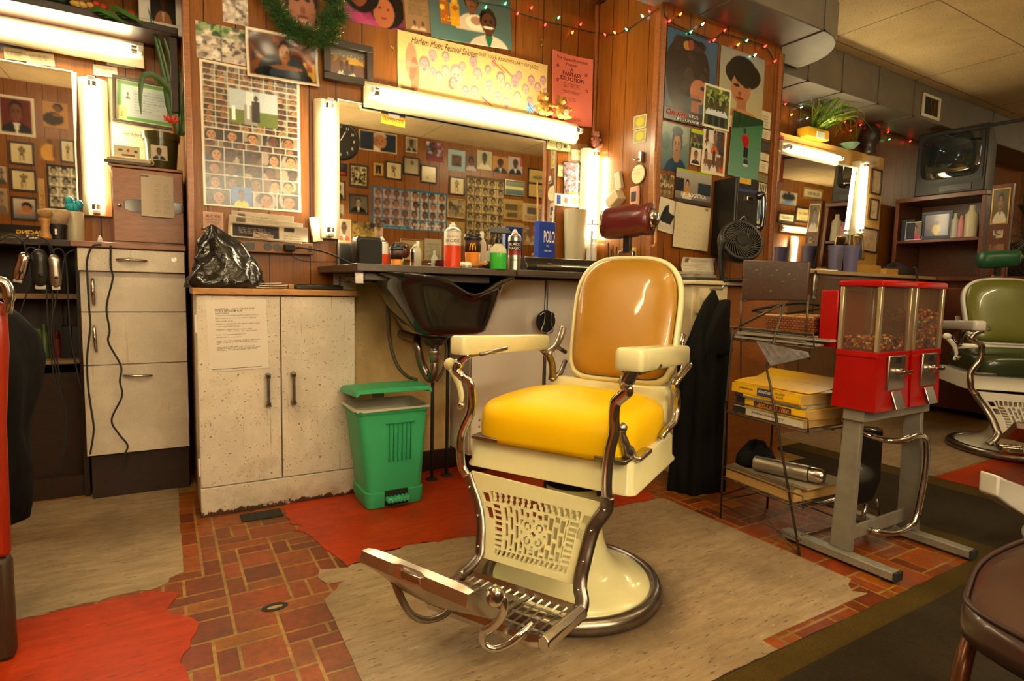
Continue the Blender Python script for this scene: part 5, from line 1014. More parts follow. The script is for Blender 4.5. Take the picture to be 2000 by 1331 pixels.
# left mirror
o = O((-5, 186), (73, 272), 'portrait_poster', 'white-bordered portrait of a man in black jacket on red', 'poster', lambda I: (P_bust('#5a1814', '#6a3c28', '#1a0c0a', '#141216', '#d0c8bc')(I), I.frame(.07, '#c8bca4')), ym=YL, res=.008)
O((85, 200), (136, 256), 'portrait_photo', 'sepia cut-out of a seated man with clasped hands', 'photo', lambda I: (I.rect(0, 0, 1, 1, '#a87c4c'), I.ell(.4, .8, .2, .17, '#2a1c14'), I.ell(.42, .76, .14, .14, '#6a4c34'), I.ell(.6, .35, .42, .26, '#3c3228'), I.ell(.45, .5, .2, .05, '#8a6444')), ym=YL)
fr_ = [((19, 277), (72, 327), 'framed figure sketch, top of the three in the left mirror'), ((22, 330), (76, 378), 'framed figure sketch, middle of the three in the left mirror')]
for a, b_, lb in fr_: O(a, b_, 'framed_drawing', lb, 'framed picture', q_box, ym=YL, fm=M_dkframe, fw=.018)
O((24, 384), (78, 433), 'framed_photo', 'framed photo of a person resting their head on folded arms', 'framed picture', lambda I: (I.vgrad('#5c6070', '#c8b8a0'), I.ell(.4, .6, .25, .25, '#2a1a12'), I.ell(.5, .35, .4, .14, '#b07c50'), I.ell(.42, .5, .2, .16, '#a06c48')), ym=YL, fm=M_dkframe, fw=.018)
O((76, 270), (117, 318), 'sports_photo', 'photo of a player in a yellow jersey', 'photo', lambda I: (I.rect(0, 0, 1, 1, '#7a5434'), I.ell(.5, .35, .4, .4, '#b88838'), I.ell(.42, .85, .13, .12, '#5a3824'), I.ell(.2, .4, .1, .3, '#6a4028')), ym=YL)
O((118, 274), (150, 322), 'framed_drawing', 'framed pale sketch beside the yellow jersey photo', 'framed picture', q_box, ym=YL, fm=M_dkframe, fw=.016)
O((93, 322), (162, 412), 'haircut_guide', 'black-backed haircut chart in the left mirror', 'chart', guide(3, 4, '#1c1812', '#b8ac90', ['#8c8068', '#7a6e58'], '#6a6050'), ym=YL, res=.008)
O((76, 350), (92, 420), 'magazine_page', 'narrow tan clipping beside the black-backed chart', 'magazine page', P_text('#a07c44', n=9), ym=YL)
O((-4, 326), (17, 362), 'portrait_photo', 'small rounded portrait card at the left edge of the left mirror', 'photo', P_bust('#a89880', '#6a5440', '#1a1410', '#3c3830'), ym=YL)
O((-6, 368), (20, 420), 'portrait_photo', 'faded face print under the rounded portrait card', 'photo', P_bust('#98846c', '#8c7458', '#2a1c14', '#6c5c48'), ym=YL)
o = O((0, 438), (90, 476), 'film_poster', 'black boxing film poster low in the left mirror', 'poster', lambda I: (I.rect(0, 0, 1, 1, '#181410'), I.blotch(0, 0, 1, .5, ['#3a3020', '#5a4c34', '#2c2418'], 20, .15)), ym=YL)
txt(o, 'FACING', .05, .5, .62, .72, M_inkyel, bold=.03); txt(o, 'ALI', .05, .24, .40, .46, M_inkwhite, bold=.03)
# opposite wall far right, seen in the right mirror
RT = math.radians(1.7); RM = 2.64
for (a, b_, nm, lb, ct, pf, fm_) in (((1530, 372), (1560, 402), 'hair_photo', 'cut-out photo of a dark-haired head from behind', 'photo', lambda I: (I.rect(0, 0, 1, 1, '#b8ac94'), I.ell(.5, .6, .4, .35, '#1c1412'), I.ell(.5, .1, .4, .2, '#6a88a8')), None),
    ((1632, 368), (1662, 404), 'hair_photo', 'cut-out photo of a short haircut from the side', 'photo', lambda I: (I.rect(0, 0, 1, 1, '#a8947c'), I.ell(.5, .6, .4, .35, '#2a1c16'), I.ell(.4, .4, .25, .25, '#8a5c40')), None),
    ((1574, 364), (1610, 392), 'framed_certificate', 'gold-framed certificate on a round dark backing', 'certificate', P_text('#d0c4a0', n=5), M_gold),
    ((1525, 413), (1556, 438), 'framed_certificate', 'black-edged certificate in the right mirror, leftmost', 'certificate', P_text('#c8bc94', n=5), M_dkframe), ((1560, 402), (1589, 438), 'framed_certificate', 'tall blank certificate in the right mirror', 'certificate', P_text('#c8b47c', n=2), M_dkframe), ((1592, 402), (1610, 438), 'framed_certificate', 'narrow certificate next to the cupboard in the right mirror', 'certificate', P_text('#c8b47c', n=3), M_dkframe)):
    O(a, b_, nm, lb, ct, pf, ym=RM, tilt=RT, fm=fm_, fw=.03, res=.02)
a_, b2_ = mref(1526, 446, RM, RT), mref(1590, 452, RM, RT)
tube_light('long tube light on the opposite wall, seen in the right mirror', (a_.x, YO+.02, (a_.z+b2_.z)/2), (b2_.x, YO+.02, (a_.z+b2_.z)/2), (0, 1, 0))
a_ = mref(1552, 462, RM, RT); tube_light('upright tube light on the opposite wall, seen in the right mirror', (a_.x, YO+.02, a_.z-.5), (a_.x, YO+.02, a_.z), (0, 1, 0))
for o in del_later:
    for k in ('_w', '_h', '_c', '_x'):
        if k in o: del o[k]
# ================================================================ CENTRE STATION
# white two-door cabinet
cab = thing('storage_cabinet', 'worn white two-door cabinet with oak edged top and a typed notice', 'cabinet')
X0, X1, YF = .112, .716, 2.52
b = B(); b.box(X0, YF+.02, .115, X0+.02, YM-.005, .872); b.box(X1-.02, YF+.02, .115, X1, YM-.005, .872); b.box(X0+.02, YM-.02, .115, X1-.02, YM-.005, .872); b.box(X0+.02, YF+.03, .115, X1-.02, YM-.02, .135); b.done('carcass', M_cabwhite, cab)
box('kick_board', M_cabwhite, X0, YF-.004, 0, X1, YM-.005, .115, cab, .002)
xm = AY(549, 700, YF).x
for (xa, xb, hx) in ((X0+.001, xm-.002, AY(523, 760, YF).x), (xm+.002, X1-.001, AY(572, 758, YF).x)):
    d = box('door', M_cabwhite, xa, YF, .118, xb, YF+.018, .868, cab, .0025)
    z0, z1 = AY(523, 791, YF).z, AY(523, 731, YF).z; b = B(); b.box(hx-.006, YF-.028, z0, hx+.006, YF-.020, z1); b.box(hx-.009, YF-.028, z0-.004, hx+.009, YF, z0+.014); b.box(hx-.009, YF-.028, z1-.014, hx+.009, YF, z1+.004); b.done('handle', M_worn, d, bevel=.003)
box('cabinet_top', M_oak, X0-.012, YF-.015, .872, X1+.006, YM-.005, .897, cab, .003)
for z in (.20, .76): box('hinge', M_white, X0-.006, YF+.002, z-.035, X0+.004, YF+.02, z+.035, cab, .002)
p_ = [AY(405, 587, YF), AY(522, 585, YF), AY(406, 727, YF)]; mt_, w_, h_ = plane_frame(*p_, (0, -1, 0)); im = Img(30, 40, '#e2dcd2'); o = sheet(im, w_, h_, 'typed_notice'); hang(o, mt_, .001); tag(o, 'typed white notice taped to the left cabinet door', 'notice'); o['_w'] = w_; o['_h'] = h_
for s_, a in (('BASKETBALL NIGHT LEAGUE AND\nSTUDY PROGRAM FOR\nBOYS/GIRLS', (.14, .80, .80, .885)), ('AND PHYSICAL AND FITNESS TRAINING CLASSES FOR ADULTS', (.14, .775, .86, .787)), ('BOYS AGES: 8-10, 13-16, 17-21 AND 21 AND UP', (.14, .735, .82, .75)), ('GIRLS AGES: 12-16', (.14, .695, .42, .71)), ('WHERE: 21 DELEWARE AVE. BOYS & GIRLS CLUB', (.14, .655, .87, .67)), ('WHEN: 2ND WEEK OF JULY', (.14, .617, .54, .632)), ('CONTACT: GILBERT MALDONADO - TOBY', (.14, .575, .74, .59)), ('(617) 261-8461  OR  (845) 341-6203', (.34, .55, .82, .565)), ('EMAIL: allgamesntoys @ gmail.com', (.14, .505, .62, .52)), ('FACEBOOK: Newstage Gizod', (.14, .468, .54, .483)), ('If not a roster team or become a player or coach in this\nleague. To sign up for fitness class facebook or email\nme.', (.14, .375, .86, .435)), ('There will be a night league draft for players not\nalready on a team.  Open run for pre draft camp starts\nsoon.Sign up now at the BOYS AND GIRLS CLUB', (.14, .285, .86, .345))):
    txt(o, s_, *a, M_ink, z=.0018, align='LEFT', bold=.012)
b = B(); w2 = o['_w']; b.box(-w2*.46, -o['_h']*.475, .0016, w2*.38, -o['_h']*.468, .0018); b.done('ruled_line', M_ink, o); del o['_w'], o['_h']
# counter slabs
zc = 1.0; SLX = AY(1011, 528, 2.12).x
ct = thing('counter_top', 'grey-brown laminate counter running under the centre mirror', 'counter')
box('counter_slab', M_counter, .612, 2.13, zc-.028, SLX, YM-.003, zc, ct, .003); box('counter_slab', M_counter, SLX+.0005, 2.12, zc-.022, cx0-.003, YM-.003, zc+.0, ct, .003)
box('slab_rail', M_counter, .66, 2.2, zc-.06, 1.2, 2.26, zc-.03, ct, .003); b = B().cbox((.64, 2.20, .95), (.03, .01, .045)); b.done('corner_bracket', M_worn, ct)
st = thing('shelf_standard', 'white side panel with bolt holes at the left end of the counter', 'side panel'); box('panel', M_white, .665, 2.66, .9, .76, 2.688, zc-.03, st, .002)
for k in range(4): b = B(); b.lathe([(.006, 0), (.006, .003)], (.687, 2.656, .91+k*.014), 10, 'y'); b.done('bolt', M_worn, st)
# white lower cabinet under the counter
wc = thing('base_cabinet', 'off-white laminate base cabinet under the right half of the counter', 'cabinet')
WX = AY(921, 700, 2.50).x; xs_ = AY(1066, 620, 2.50).x; box('carcass', M_door, WX, 2.52, .10, cx0-.004, YM-.004, zc-.03, wc); box('kick_board', M_dkwood, WX+.01, 2.54, 0, cx0-.01, YM-.01, .098, wc)
d1 = box('door', M_door, WX+.002, 2.50, .12, xs_-.010, 2.518, zc-.035, wc, .002); d2_ = box('door', M_door, xs_+.010, 2.50, .12, cx0-.008, 2.518, zc-.035, wc, .002); box('centre_stile', M_steel, xs_-.007, 2.494, .12, xs_+.007, 2.518, zc-.035, wc, .002)
c_ = AY(1066, 628, 2.44); b = B(); b.lathe([(.001, -.006), (.054, -.006), (.056, 0), (.052, .008), (.001, .008)], (c_.x, c_.y, c_.z), 32, 'y'); o = tag(b.done('tool_holder', M_blackm, auto=40), 'round black disc holder with wire hooks on the white base cabinet', 'holder')
for s in (-1, 1): b = B(); b.tube(spline([c_+Vector((s*.045, -.012, .03)), c_+Vector((s*.022, -.02, .045)), c_+Vector((s*.02, -.016, 0)), c_+Vector((s*.036, -.016, -.045)), c_+Vector((s*.012, -.02, -.058))], 5), .0028, 6); b.done('wire_hook', M_steel, o, smooth=True)
b = B(); b.box(c_.x-.01, c_.y+.008, c_.z-.01, c_.x+.01, 2.50, c_.z+.01); b.done('back_plate', M_blackm, o)
# shampoo bowl
sk = thing('shampoo_bowl', 'black shampoo bowl with neck notch hanging under the counter', 'shampoo bowl')
yb_ = 2.30; xl, xr = AY(722, 560, 2.26).x, AY(985, 560, 2.26).x; xbl, xbr = AY(806, 640, 2.28).x, AY(935, 640, 2.28).x; zb_ = AY(865, 652, 2.30).z; cxr = (xl+xr)/2; cxb_ = (xbl+xbr)/2; zt_ = .966
def bowl_ring(t, ins=0, lift=0):
    R = []; k = t**1.0; hx = ((xr-xl)/2*.86)*(1-k)+((xbr-xbl)/2)*k-ins; hy = .215*(1-k)+.13*k-ins; cx = cxr*(1-k)+cxb_*k; z = zt_+(zb_-zt_)*(t**.9)+lift
    for j in range(56):
        a = 2*math.pi*j/56; c, s = math.cos(a), math.sin(a); r = (abs(c)**4+abs(s)**4)**(-.25); x, y = cx+hx*r*c, yb_-.0+hy*r*s
        zz = z
        if t < .35:
            w = (1-t/.35); fr = max(0, -s)
            dip = math.exp(-((x-(cxr+.06))/.085)**2)*.045*w if s < -.5 else 0; horn = .016*w*abs(c)**3*fr
            zz = z-dip-.03*w*(1 if s < -.3 else 0)*math.exp(-((x-cxr-.06)/.13)**2)+horn
        R.append(Vector((x, y, zz)))
    return R
b = B(); flr = []
r0 = bowl_ring(0); rf = [Vector((p.x+(p.x-cxr)*.16*(1 if abs(p.x-cxr) > .12 else .3), p.y+(p.y-yb_)*.06, p.z+.004)) for p in r0]
b.rings([bowl_ring(.97, .03, .012), bowl_ring(.8, .012), bowl_ring(.4, .012), bowl_ring(.1, .010), bowl_ring(0, .004), rf, [p-Vector((0, 0, .010)) for p in rf], bowl_ring(.06, -.003), bowl_ring(.2), bowl_ring(.4), bowl_ring(.6), bowl_ring(.8), bowl_ring(.93), bowl_ring(1.0, .025, -.0), bowl_ring(1.0, .06, -.012)]); b.done('basin', M_gloss, sk, smooth=True)
b = B(); b.box(xl-.03, yb_+.05, zt_-.035, xl+.06, yb_+.22, zt_-.008); b.done('mounting_lug', M_gloss, sk, bevel=.006)
dx_ = AY(838, 680, 2.36).x; b = B(); b.lathe([(.055, zb_-.005), (.06, zb_-.02), (.045, zb_-.03), (.04, zb_-.045), (.03, zb_-.05)], (dx_, yb_, 0), 24); b.done('drain_cup', M_black, sk, smooth=True)
pp = thing('drain_pipe', 'chrome and black drain pipe below the shampoo bowl', 'pipe'); px0 = AY(837, 800, 2.4).x
b = B(); b.lathe([(.020, zb_-.048), (.020, .60)], (dx_, yb_, 0), 16); b.lathe([(.024, .655), (.024, .635)], (dx_, yb_, 0), 16); b.done('chrome_tail', M_steel, pp, smooth=True)
b = B(); b.tube(spline([(dx_, yb_, .60), (dx_-.002, yb_, .56), (dx_+.0, yb_+.03, .525), (dx_, yb_+.07, .53), (dx_-.02, yb_+.09, .58), (dx_-.04, yb_+.09, .66), (dx_-.03, yb_+.13, .69), (dx_-.01, yb_+.2, .69), (dx_-.01, 2.685, .69)], 5), .019, 12); b.done('trap_bend', M_worn, pp, smooth=True)
for (px, lab) in ((843, 0), (872, 1)):
    c_ = AZ(px, 938 if lab == 0 else 930); b = B(); b.tube([(c_.x, c_.y, .0), (c_.x, c_.y, .62 if lab == 0 else .70)], .0085, 10); b.lathe([(.03, .001), (.03, .006), (.012, .012)], (c_.x, c_.y, 0), 18); tag(b.done('water_pipe', M_rubber, smooth=True), ('thin black riser pipe directly beneath the bowl drain' if lab == 0 else 'thin black riser pipe right of the bowl drain'), 'pipe')
for q, lb in (([(758, 560), (757, 620), (762, 670), (775, 712), (795, 735), (815, 742)], 'grey hose looping down left of the bowl drain'), ([(868, 655), (872, 690), (866, 722), (852, 745)], 'short grey hose curving right of the bowl drain')):
    P = spline([AY(x, y, 2.44) for x, y in q], 6); b = B(); b.tube(P, .0075, 8); tag(b.done('rubber_hose', mat('grey_hose', '#4a443c', .5), smooth=True), lb, 'hose')
# green pedal bin
gm = mat('green_plastic', (.045, .44, .20), .38, bump=.05, bscale=300); gmd = gm
bn = thing('pedal_bin', 'green plastic pedal bin with its lid ajar between cabinet and sink', 'bin', (0, 0, 0))
q0, q1 = AZ(716, 985), AZ(829, 966); by = 2.285; bx_c = (AY(716, 975, by).x+AY(829, 966, by).x)/2; bw = (AY(829, 966, by).x-AY(716, 975, by).x)/2; zt = AY(760, 797, by).z; topw = (AY(838, 797, by).x-AY(695, 797, by).x)/2; topc = (AY(838, 797, by).x+AY(695, 797, by).x)/2
def binring(z, hw, yd0, yd1, cx, r=.03):
    lp = rbox(cx-hw, by+yd0, 0, cx+hw, by+yd1, 0, r); return [Vector(p) for p in lp(0, z)]
b = B(); b.rings([binring(.006, bw-.004, .004, .21, bx_c), binring(.03, bw, 0, .215, bx_c), binring(.07, bw+.001, -.001, .216, bx_c), binring(.072, bw-.006, .004, .212, bx_c), binring(zt-.02, topw-.006, -.012, .21, topc), binring(zt-.018, topw, -.018, .215, topc), binring(zt, topw+.001, -.018, .215, topc), binring(zt, topw-.006, -.012, .21, topc), binring(.05, bw-.016, .012, .20, bx_c)]); b.done('bin_body', gm, bn, auto=45)
b = B()
for k in range(6): x = bx_c-.046+k*.0185+.012; b.box(x-.0015, by-.014, .20, x+.0015, by+.001, .36)
b.box(bx_c-.05, by-.016, .358, bx_c+.075, by+.001, .361); b.done('moulded_ribs', mat('green_plastic_dark', (.02, .26, .11), .4), bn)
b = B(); b.box(bx_c-.05, by-.004, .012, bx_c+.05, by+.01, .075); b.done('pedal_recess', M_blackm, bn)
b = B(); b.box(bx_c-.048, by-.035, .032, bx_c+.05, by+.0, .05)
for k in range(6): b.box(bx_c-.045+k*.0165, by-.037, .030, bx_c-.036+k*.0165, by+.0, .054)
b.done('pedal', mat('green_plastic_bright', (.05, .46, .24), .3), bn, bevel=.004)
b = B(); R1 = binring(zt+.003, topw+.002, -.022, .218, topc); R2 = [Vector((p.x, p.y, p.z-.003-.006*abs(math.sin(i*1.7)))) for i, p in enumerate(binring(zt, topw+.006, -.024, .221, topc))]; b.rings([R2, R1, [Vector((p.x*.93+topc*.07, (p.y-by-.1)*.88+by+.1, p.z-.004)) for p in R1], [Vector((p.x*.90+topc*.10, (p.y-by-.1)*.84+by+.1, p.z-.07)) for p in R1]], True, False); b.done('bin_liner', mat('thin_white_plastic', '#b8b4a4', .4), bn, smooth=True)
lz0 = zt+.02; b = B(); yb2 = by+.21
def lidp(u, v, d): # u across -1..1, v 0 hinge..1 front
    x = topc+u*(topw+.004); L = .245*v; an = math.radians(9); return Vector((x-.004, yb2-L*math.cos(an), zt+.035+L*math.sin(an)+d+.022*(1-v)))
R = []
for v in [0, .1, .3, .6, .9, 1.0]:
    k = .012+.010*math.sin(math.pi*min(v*1.1, 1)); R.append([lidp(-1, v, 0), lidp(-.92, v, k), lidp(0, v, k+.003), lidp(.92, v, k), lidp(1, v, 0), lidp(1, v, -.014), lidp(.95, v, -.014), lidp(.9, v, -.004), lidp(-.9, v, -.004), lidp(-.95, v, -.014), lidp(-1, v, -.014)])
b.rings(R); b.done('lid', gm, bn, auto=40)
b = B(); b.cbox((topc-.005, yb2-.02, zt+.025), (.05, .015, .03)); b.done('hinge', M_worn, bn)
# ---------------------------------------------------------------- items on the counter
def spray_can(name, label, px, py_b, py_t, r_px, y, bands, cap='#d8d4c8', nozzle=True, cat='spray can', zb=zc, groove=None, dome=M_steel, text=None):
    p = AY(px, (py_b+py_t)/2, y); hgt = AY(px, py_t, y).z-zb; r = (AY(px+r_px, py_b, y).x-AY(px-r_px, py_b, y).x)/2
    e = thing(name, label, cat, (p.x, y, zb)); hb = hgt*.80
    zs = 0
    for i, (f, m_) in enumerate(bands):
        b = B(); b.lathe([(r, zs*hb), (r, (zs+f)*hb)], n=28); b.done('can_body' if i == 0 else 'can_band', m_, e, auto=40); zs += f
    b = B(); b.lathe([(r, hb), (r*.92, hb+hgt*.03), (r*.6, hb+hgt*.09), (r*.42, hb+hgt*.10)]); b.done('shoulder', dome, e, smooth=True)
    b = B(); b.lathe([(r*.42, hb+hgt*.09), (r*.42, hb+hgt*.145), (r*.25, hb+hgt*.16), (r*.2, hgt)], n=18); b.done('nozzle', mat('cap_'+cap, cap, .4), e, auto=40)
    if text:
        for (s_, a, m_, rs) in text: # wrap a flat word onto the front of the can
            o = text_mesh(s_, m_, e, -a[0]*r, a[1]*hb, a[0]*r, a[2]*hb, z=0); me = o.data; n = len(me.vertices); co = np.zeros(n*3); me.vertices.foreach_get('co', co); co = co.reshape(-1, 3)
            th0 = math.atan2(-y, -p.x); an = th0+co[:, 0]/r; co2 = np.stack([(r+.0008)*np.cos(an), (r+.0008)*np.sin(an), co[:, 1]], -1); me.vertices.foreach_set('co', co2.ravel()); me.update()
    return e
M_or = mat('orange_label', '#d8401c', .35); M_wl = mat('white_label', '#ddd6c8', .35); M_bl = mat('black_label', '#16141a', .35)
spray_can('spray_can', 'orange and white disinfectant spray can at the middle of the counter', 884, 521, 435, 15, 2.28, [(.62, M_or), (.38, M_wl)], text=[('ERCIDE', (.9, .70, .78), M_ink, 0), ('kills germs', (.7, .84, .88), M_inkbrown, 0)])
spray_can('spray_can', 'tall black and silver spray can beside the green spray bottle', 1005, 524, 448, 11, 2.17, [(.45, M_steel), (.13, mat('red_band', '#8c1c1c', .4)), (.3, M_bl), (.12, M_steel)], text=[('BLACK\nMAGIC', (.9, .62, .82), M_inkwhite, 0), ('Oil Sheen', (.7, .28, .34), M_ink, 0)])
def trigger_bottle(label, px, y, base, topy, r_px, liquid, lvl=.8, zb=zc, cat='spray bottle'):
    p = AY(px, 500, y); r = (AY(px+r_px, base, y).x-AY(px-r_px, base, y).x)/2; hgt = AY(px, topy, y).z-zb; e = thing('spray_bottle', label, cat, (p.x, y, zb)); hb = hgt*.58
    b = B(); b.lathe([(r*.96, 0), (r, .004), (r, hb*.80*lvl)], n=28, sy=.75); b.done('green_liquid', liquid, e, smooth=False, auto=40)
    b = B(); b.lathe([(r*1.0, hb*.80*lvl), (r, hb*.62), (r*.92, hb*.80), (r*.45, hb*.97), (r*.36, hb*1.0), (r*.36, hb*1.04)], n=28, sy=.75); b.done('bottle', mat('frosted_plastic', '#c8c8a8', .3), e, auto=50)
    b = B(); b.lathe([(r*.42, hb*1.0), (r*.42, hb*1.18), (r*.30, hb*1.22), (r*.3, hb*1.4)], n=18)
    R4 = Matrix.Translation(Vector((0, 0, hb*1.5))); b.box(-r*1.05, -r*.28, -r*.28, r*1.2, r*.28, r*.42, R4); b.box(-r*1.3, -r*.15, -r*.05, -r*1.0, r*.15, r*.2, R4)
    b.tube([(r*.9, 0, hb*1.58), (r*1.5, 0, hb*1.38)], r*.18, 6); b.tube([(-r*.55, 0, hb*1.45), (-r*.9, 0, hb*1.2), (-r*1.15, 0, hb*.98)], r*.15, 6); b.done('trigger_head', M_black, e, bevel=.002)
    e.rotation_euler = (0, 0, math.radians(-20)); return e
trigger_bottle('black-headed spray bottle of bright green liquid at the counter edge', 973, 2.145, 525, 440, 14.5, mat('green_liquid', (.04, .42, .05), .2, coat=.3))
# paper coffee cup
p = AY(923, 500, 2.27); zt_c = AY(923, 458, 2.27).z; e = thing('paper_cup', 'orange and brown paper coffee cup with black lid', 'cup', (p.x, 2.27, zc)); hh = zt_c-zc
b = B(); b.lathe([(.026, 0), (.0275, .004), (.0335, hh*.48)], n=28); b.done('cup_wall', mat('cup_orange', '#c8781c', .5), e, smooth=True)
b = B(); b.lathe([(.0337, hh*.48), (.0375, hh*.86)], n=28); b.done('cup_band', mat('cup_brown', '#3a1c12', .5), e, smooth=True)
b = B(); b.lathe([(.040, hh*.85), (.041, hh*.88), (.038, hh*.92), (.036, hh*.93), (.035, hh), (.031, hh), (.030, hh*.96)], n=28); b.done('cup_lid', M_black, e, auto=40)
arch = []
for s in (-1, 1):
    arch.append([(s*(.0062+.0062*math.cos(t)), .0+.030*math.sin(t)) for t in [math.radians(a) for a in range(0, 181, 15)]])
def wrap_to(e, pts, r, z0, th0, m_, nm, rad):
    b = B(); P = [Vector(((r)*math.cos(th0+x/r), (r)*math.sin(th0+x/r), z0+z)) for x, z in pts]; b.tube(P, rad, 6); return b.done(nm, m_, e)
for A_ in arch: wrap_to(e, A_, .0362, hh*.52, math.atan2(-2.27, -p.x), M_inkyel, 'arch_emblem', .0022)
# brushes, cotton, small bottles
def brush(label, px, y, L, rz, bristle='#2a1c12', z0=zc):
    p = AY(px, 510, y); e = thing('club_brush', label, 'brush', (p.x, y, z0), rz); b = B(); b.tube(spline([(-L/2, 0, .016), (-L*.2, 0, .020), (.0, 0, .020), (L*.25, 0, .013), (L/2, 0, .014)], 5), [.010]*4+[.012]*5+[.010]*4+[.007]*8, 10, 1.5); b.done('handle', M_oak, e, smooth=True)
    b = B(); b.sphere((-L*.27, 0, .017), .017, 12, 8, (2.0, 1.1, .95)); b.done('bristles', mat('brush_bristles', bristle, .9, bump=.6, bscale=200), e, smooth=True); return e
brush('wooden club brush with dark bristles lying at the counter edge', 942, 2.19, .10, math.radians(150)); brush('black-bristled brush lying behind the coffee cup', 935, 2.34, .14, math.radians(-15), '#0c0a0a')
b = B(); r = random.Random(2)
for k in range(7): b.sphere((r.uniform(-.018, .018), r.uniform(-.01, .01), .010+r.uniform(0, .006)), .011, 10, 7)
o = tag(b.done('cotton_wad', mat('cotton', '#e0dcd0', .9, bump=.5, bscale=80), smooth=True), 'crumpled white cotton wad in front of the brushes', 'cotton'); p = AY(911, 515, 2.16); o.location = (p.x, 2.16, zc)
def simple_bottle(name, label, cat, px, y, yb, yt, r_px, m_, cap, prof=None, zb=zc, capm=None):
    p = AY(px, (yb+yt)/2, y); h = AY(px, yt, y).z-zb; r = (AY(px+r_px, yb, y).x-AY(px-r_px, yb, y).x)/2; e = thing(name, label, cat, (p.x, y, zb))
    b = B(); b.lathe(prof and [(a*r, c*h) for a, c in prof] or [(r*.95, 0), (r, h*.02), (r, h*.62), (r*.85, h*.72), (r*.38, h*.82), (r*.36, h*.86)], n=24); b.done('bottle', m_, e, auto=45)
    b = B(); b.lathe([(r*.42, h*.84), (r*.42, h*.97), (r*.36, h)], n=18); b.done('cap', capm or mat('cap_'+cap, cap, .4), e, auto=40); return e
M_milk = mat('milky_plastic', '#c8c0a4', .35, trans=.2)
simple_bottle('lotion_bottle', 'translucent white bottle behind the coffee cup', 'bottle', 941, 2.36, 515, 452, 8, M_milk, '#d8d0bc')
simple_bottle('glass_bottle', 'small clear glass bottle between the white bottle and the green spray bottle', 'bottle', 957, 2.42, 510, 478, 7, M_glass, '#b0aca0')
b = B(); b.lathe([(.03, 0), (.032, .02), (.03, .035)], n=20); o = tag(b.done('red_jar', mat('red_glass', '#4a0c0c', .2)), 'low dark red jar left of the orange spray can', 'jar'); p = AY(863, 510, 2.36); o.location = (p.x, 2.36, zc)
# black speaker
sp = thing('speaker', 'squat black loudspeaker at the left end of the counter', 'speaker'); cS = AY(716, 490, 2.52); zS = AY(716, 464, 2.5).z
b = B(); lp = rbox(cS.x-.055, 2.47, 0, cS.x+.055, 2.56, 0, .012); b.rings([lp(.006, zc), lp(0, zc+.008), lp(0, zS-.01), lp(.006, zS)]); b.done('speaker_box', M_black, sp, auto=40)
b = B(); lp = rbox(cS.x-.048, zc+.010, 0, cS.x+.050, zS-.012, 0, .012); g_ = [Vector((q[0], 2.462, q[1])) for q in lp(0, 0)]; b.rings([[Vector((v.x, 2.471, v.z)) for v in g_], g_]); b.done('speaker_grille', M_blackm, sp); sp.location = (0, 0, 0)
# blue box with lettering, dvd player, towel, boxes, magazines
bx = AY(1064, 465, 2.58); z1 = AY(1064, 434, 2.58).z; e = thing('gift_box', 'bright blue cologne box with white serif lettering', 'box', (bx.x, 2.58, zc), math.radians(4)); b = B().box(-.055, -.02, 0, .055, .02, z1-zc); b.done('carton', mat('box_blue', '#16389c', .4), e, bevel=.002)
mk_ = Matrix.Translation(Vector((0, -.0207, 0))) @ Matrix(((1, 0, 0, 0), (0, 0, 1, 0), (0, 1, 0, 0), (0, 0, 0, 1))); hb = z1-zc
text_mesh('POLO', M_inkwhite, e, -.022, hb*.60, .05, hb*.83, z=0, mtx=mk_, bold=.01); text_mesh('BLUE', M_inkwhite, e, -.004, hb*.52, .014, hb*.56, z=0, mtx=mk_); text_mesh('RALPH LAUREN', M_inkwhite, e, -.016, hb*.43, .030, hb*.46, z=0, mtx=mk_)
dv = thing('dvd_player', 'slim black disc player on the counter in front of the towel', 'disc player'); x0_, x1_ = AY(1020, 515, 2.2).x, AY(1150, 515, 2.2).x; zt = AY(1060, 504, 2.2).z
b = B(); b.extr([(2.16, zc+.004), (2.16, zc+.022), (2.185, zt), (2.42, zt), (2.42, zc+.004)], 'x', x0_, x1_+.08); b.done('player_case', M_gloss, dv, bevel=.003)
b = B(); b.box(x0_+.05, 2.157, zc+.018, x0_+.18, 2.163, zc+.026); b.box(x0_+.11, 2.163, zc+.033, x0_+.13, 2.17, zc+.037); b.done('disc_tray', mat('grey_print', '#6a6660', .4), dv)
b = B(); b.box(x0_+.02, 2.17, zc, x0_+.05, 2.4, zc+.004); b.box(x1_, 2.17, zc, x1_+.03, 2.4, zc+.004); b.done('foot', M_rubber, dv)
def crumple(name, label, cat, m_, c, size, seed, k=.35, n=26, top=.9, zb=0):
    r = np.random.RandomState(seed); ph = r.rand(12)*6.28; fr = r.randint(2, 9, 12)*1.0; R = []
    for i in range(13):
        v = i/12; ring = []
        for j in range(n):
            a = 2*math.pi*j/n; q = 0
            for h_ in range(6): q += math.sin(fr[h_]*a+ph[h_]+v*fr[h_+6]*1.3)*(.5/(1+h_*.6))
            rad = (math.cos(v*math.pi/2)**.55 if v < 1 else .001)*(1+k*q*(.3+v)*.6); z_ = max(0, (v**.8)*size[2]*top*(1+.22*math.sin(3*a+ph[7])*v+.1*q*v)); ring.append(Vector((c[0]+size[0]*rad*math.cos(a), c[1]+size[1]*rad*math.sin(a), c[2]+z_+zb)))
        R.append(ring)
    b = B(); b.rings(R); return tag(b.done(name, m_, smooth=True), label, cat)
M_towel = mat('white_cloth', '#d8d0c0', .85, bump=.4, bscale=90)
p = AY(1050, 500, 2.5); crumple('hand_towel', 'rumpled white towel heaped behind the disc player', 'towel', M_towel, (p.x, 2.52, zc), (.115, .06, .07), 4, .5)
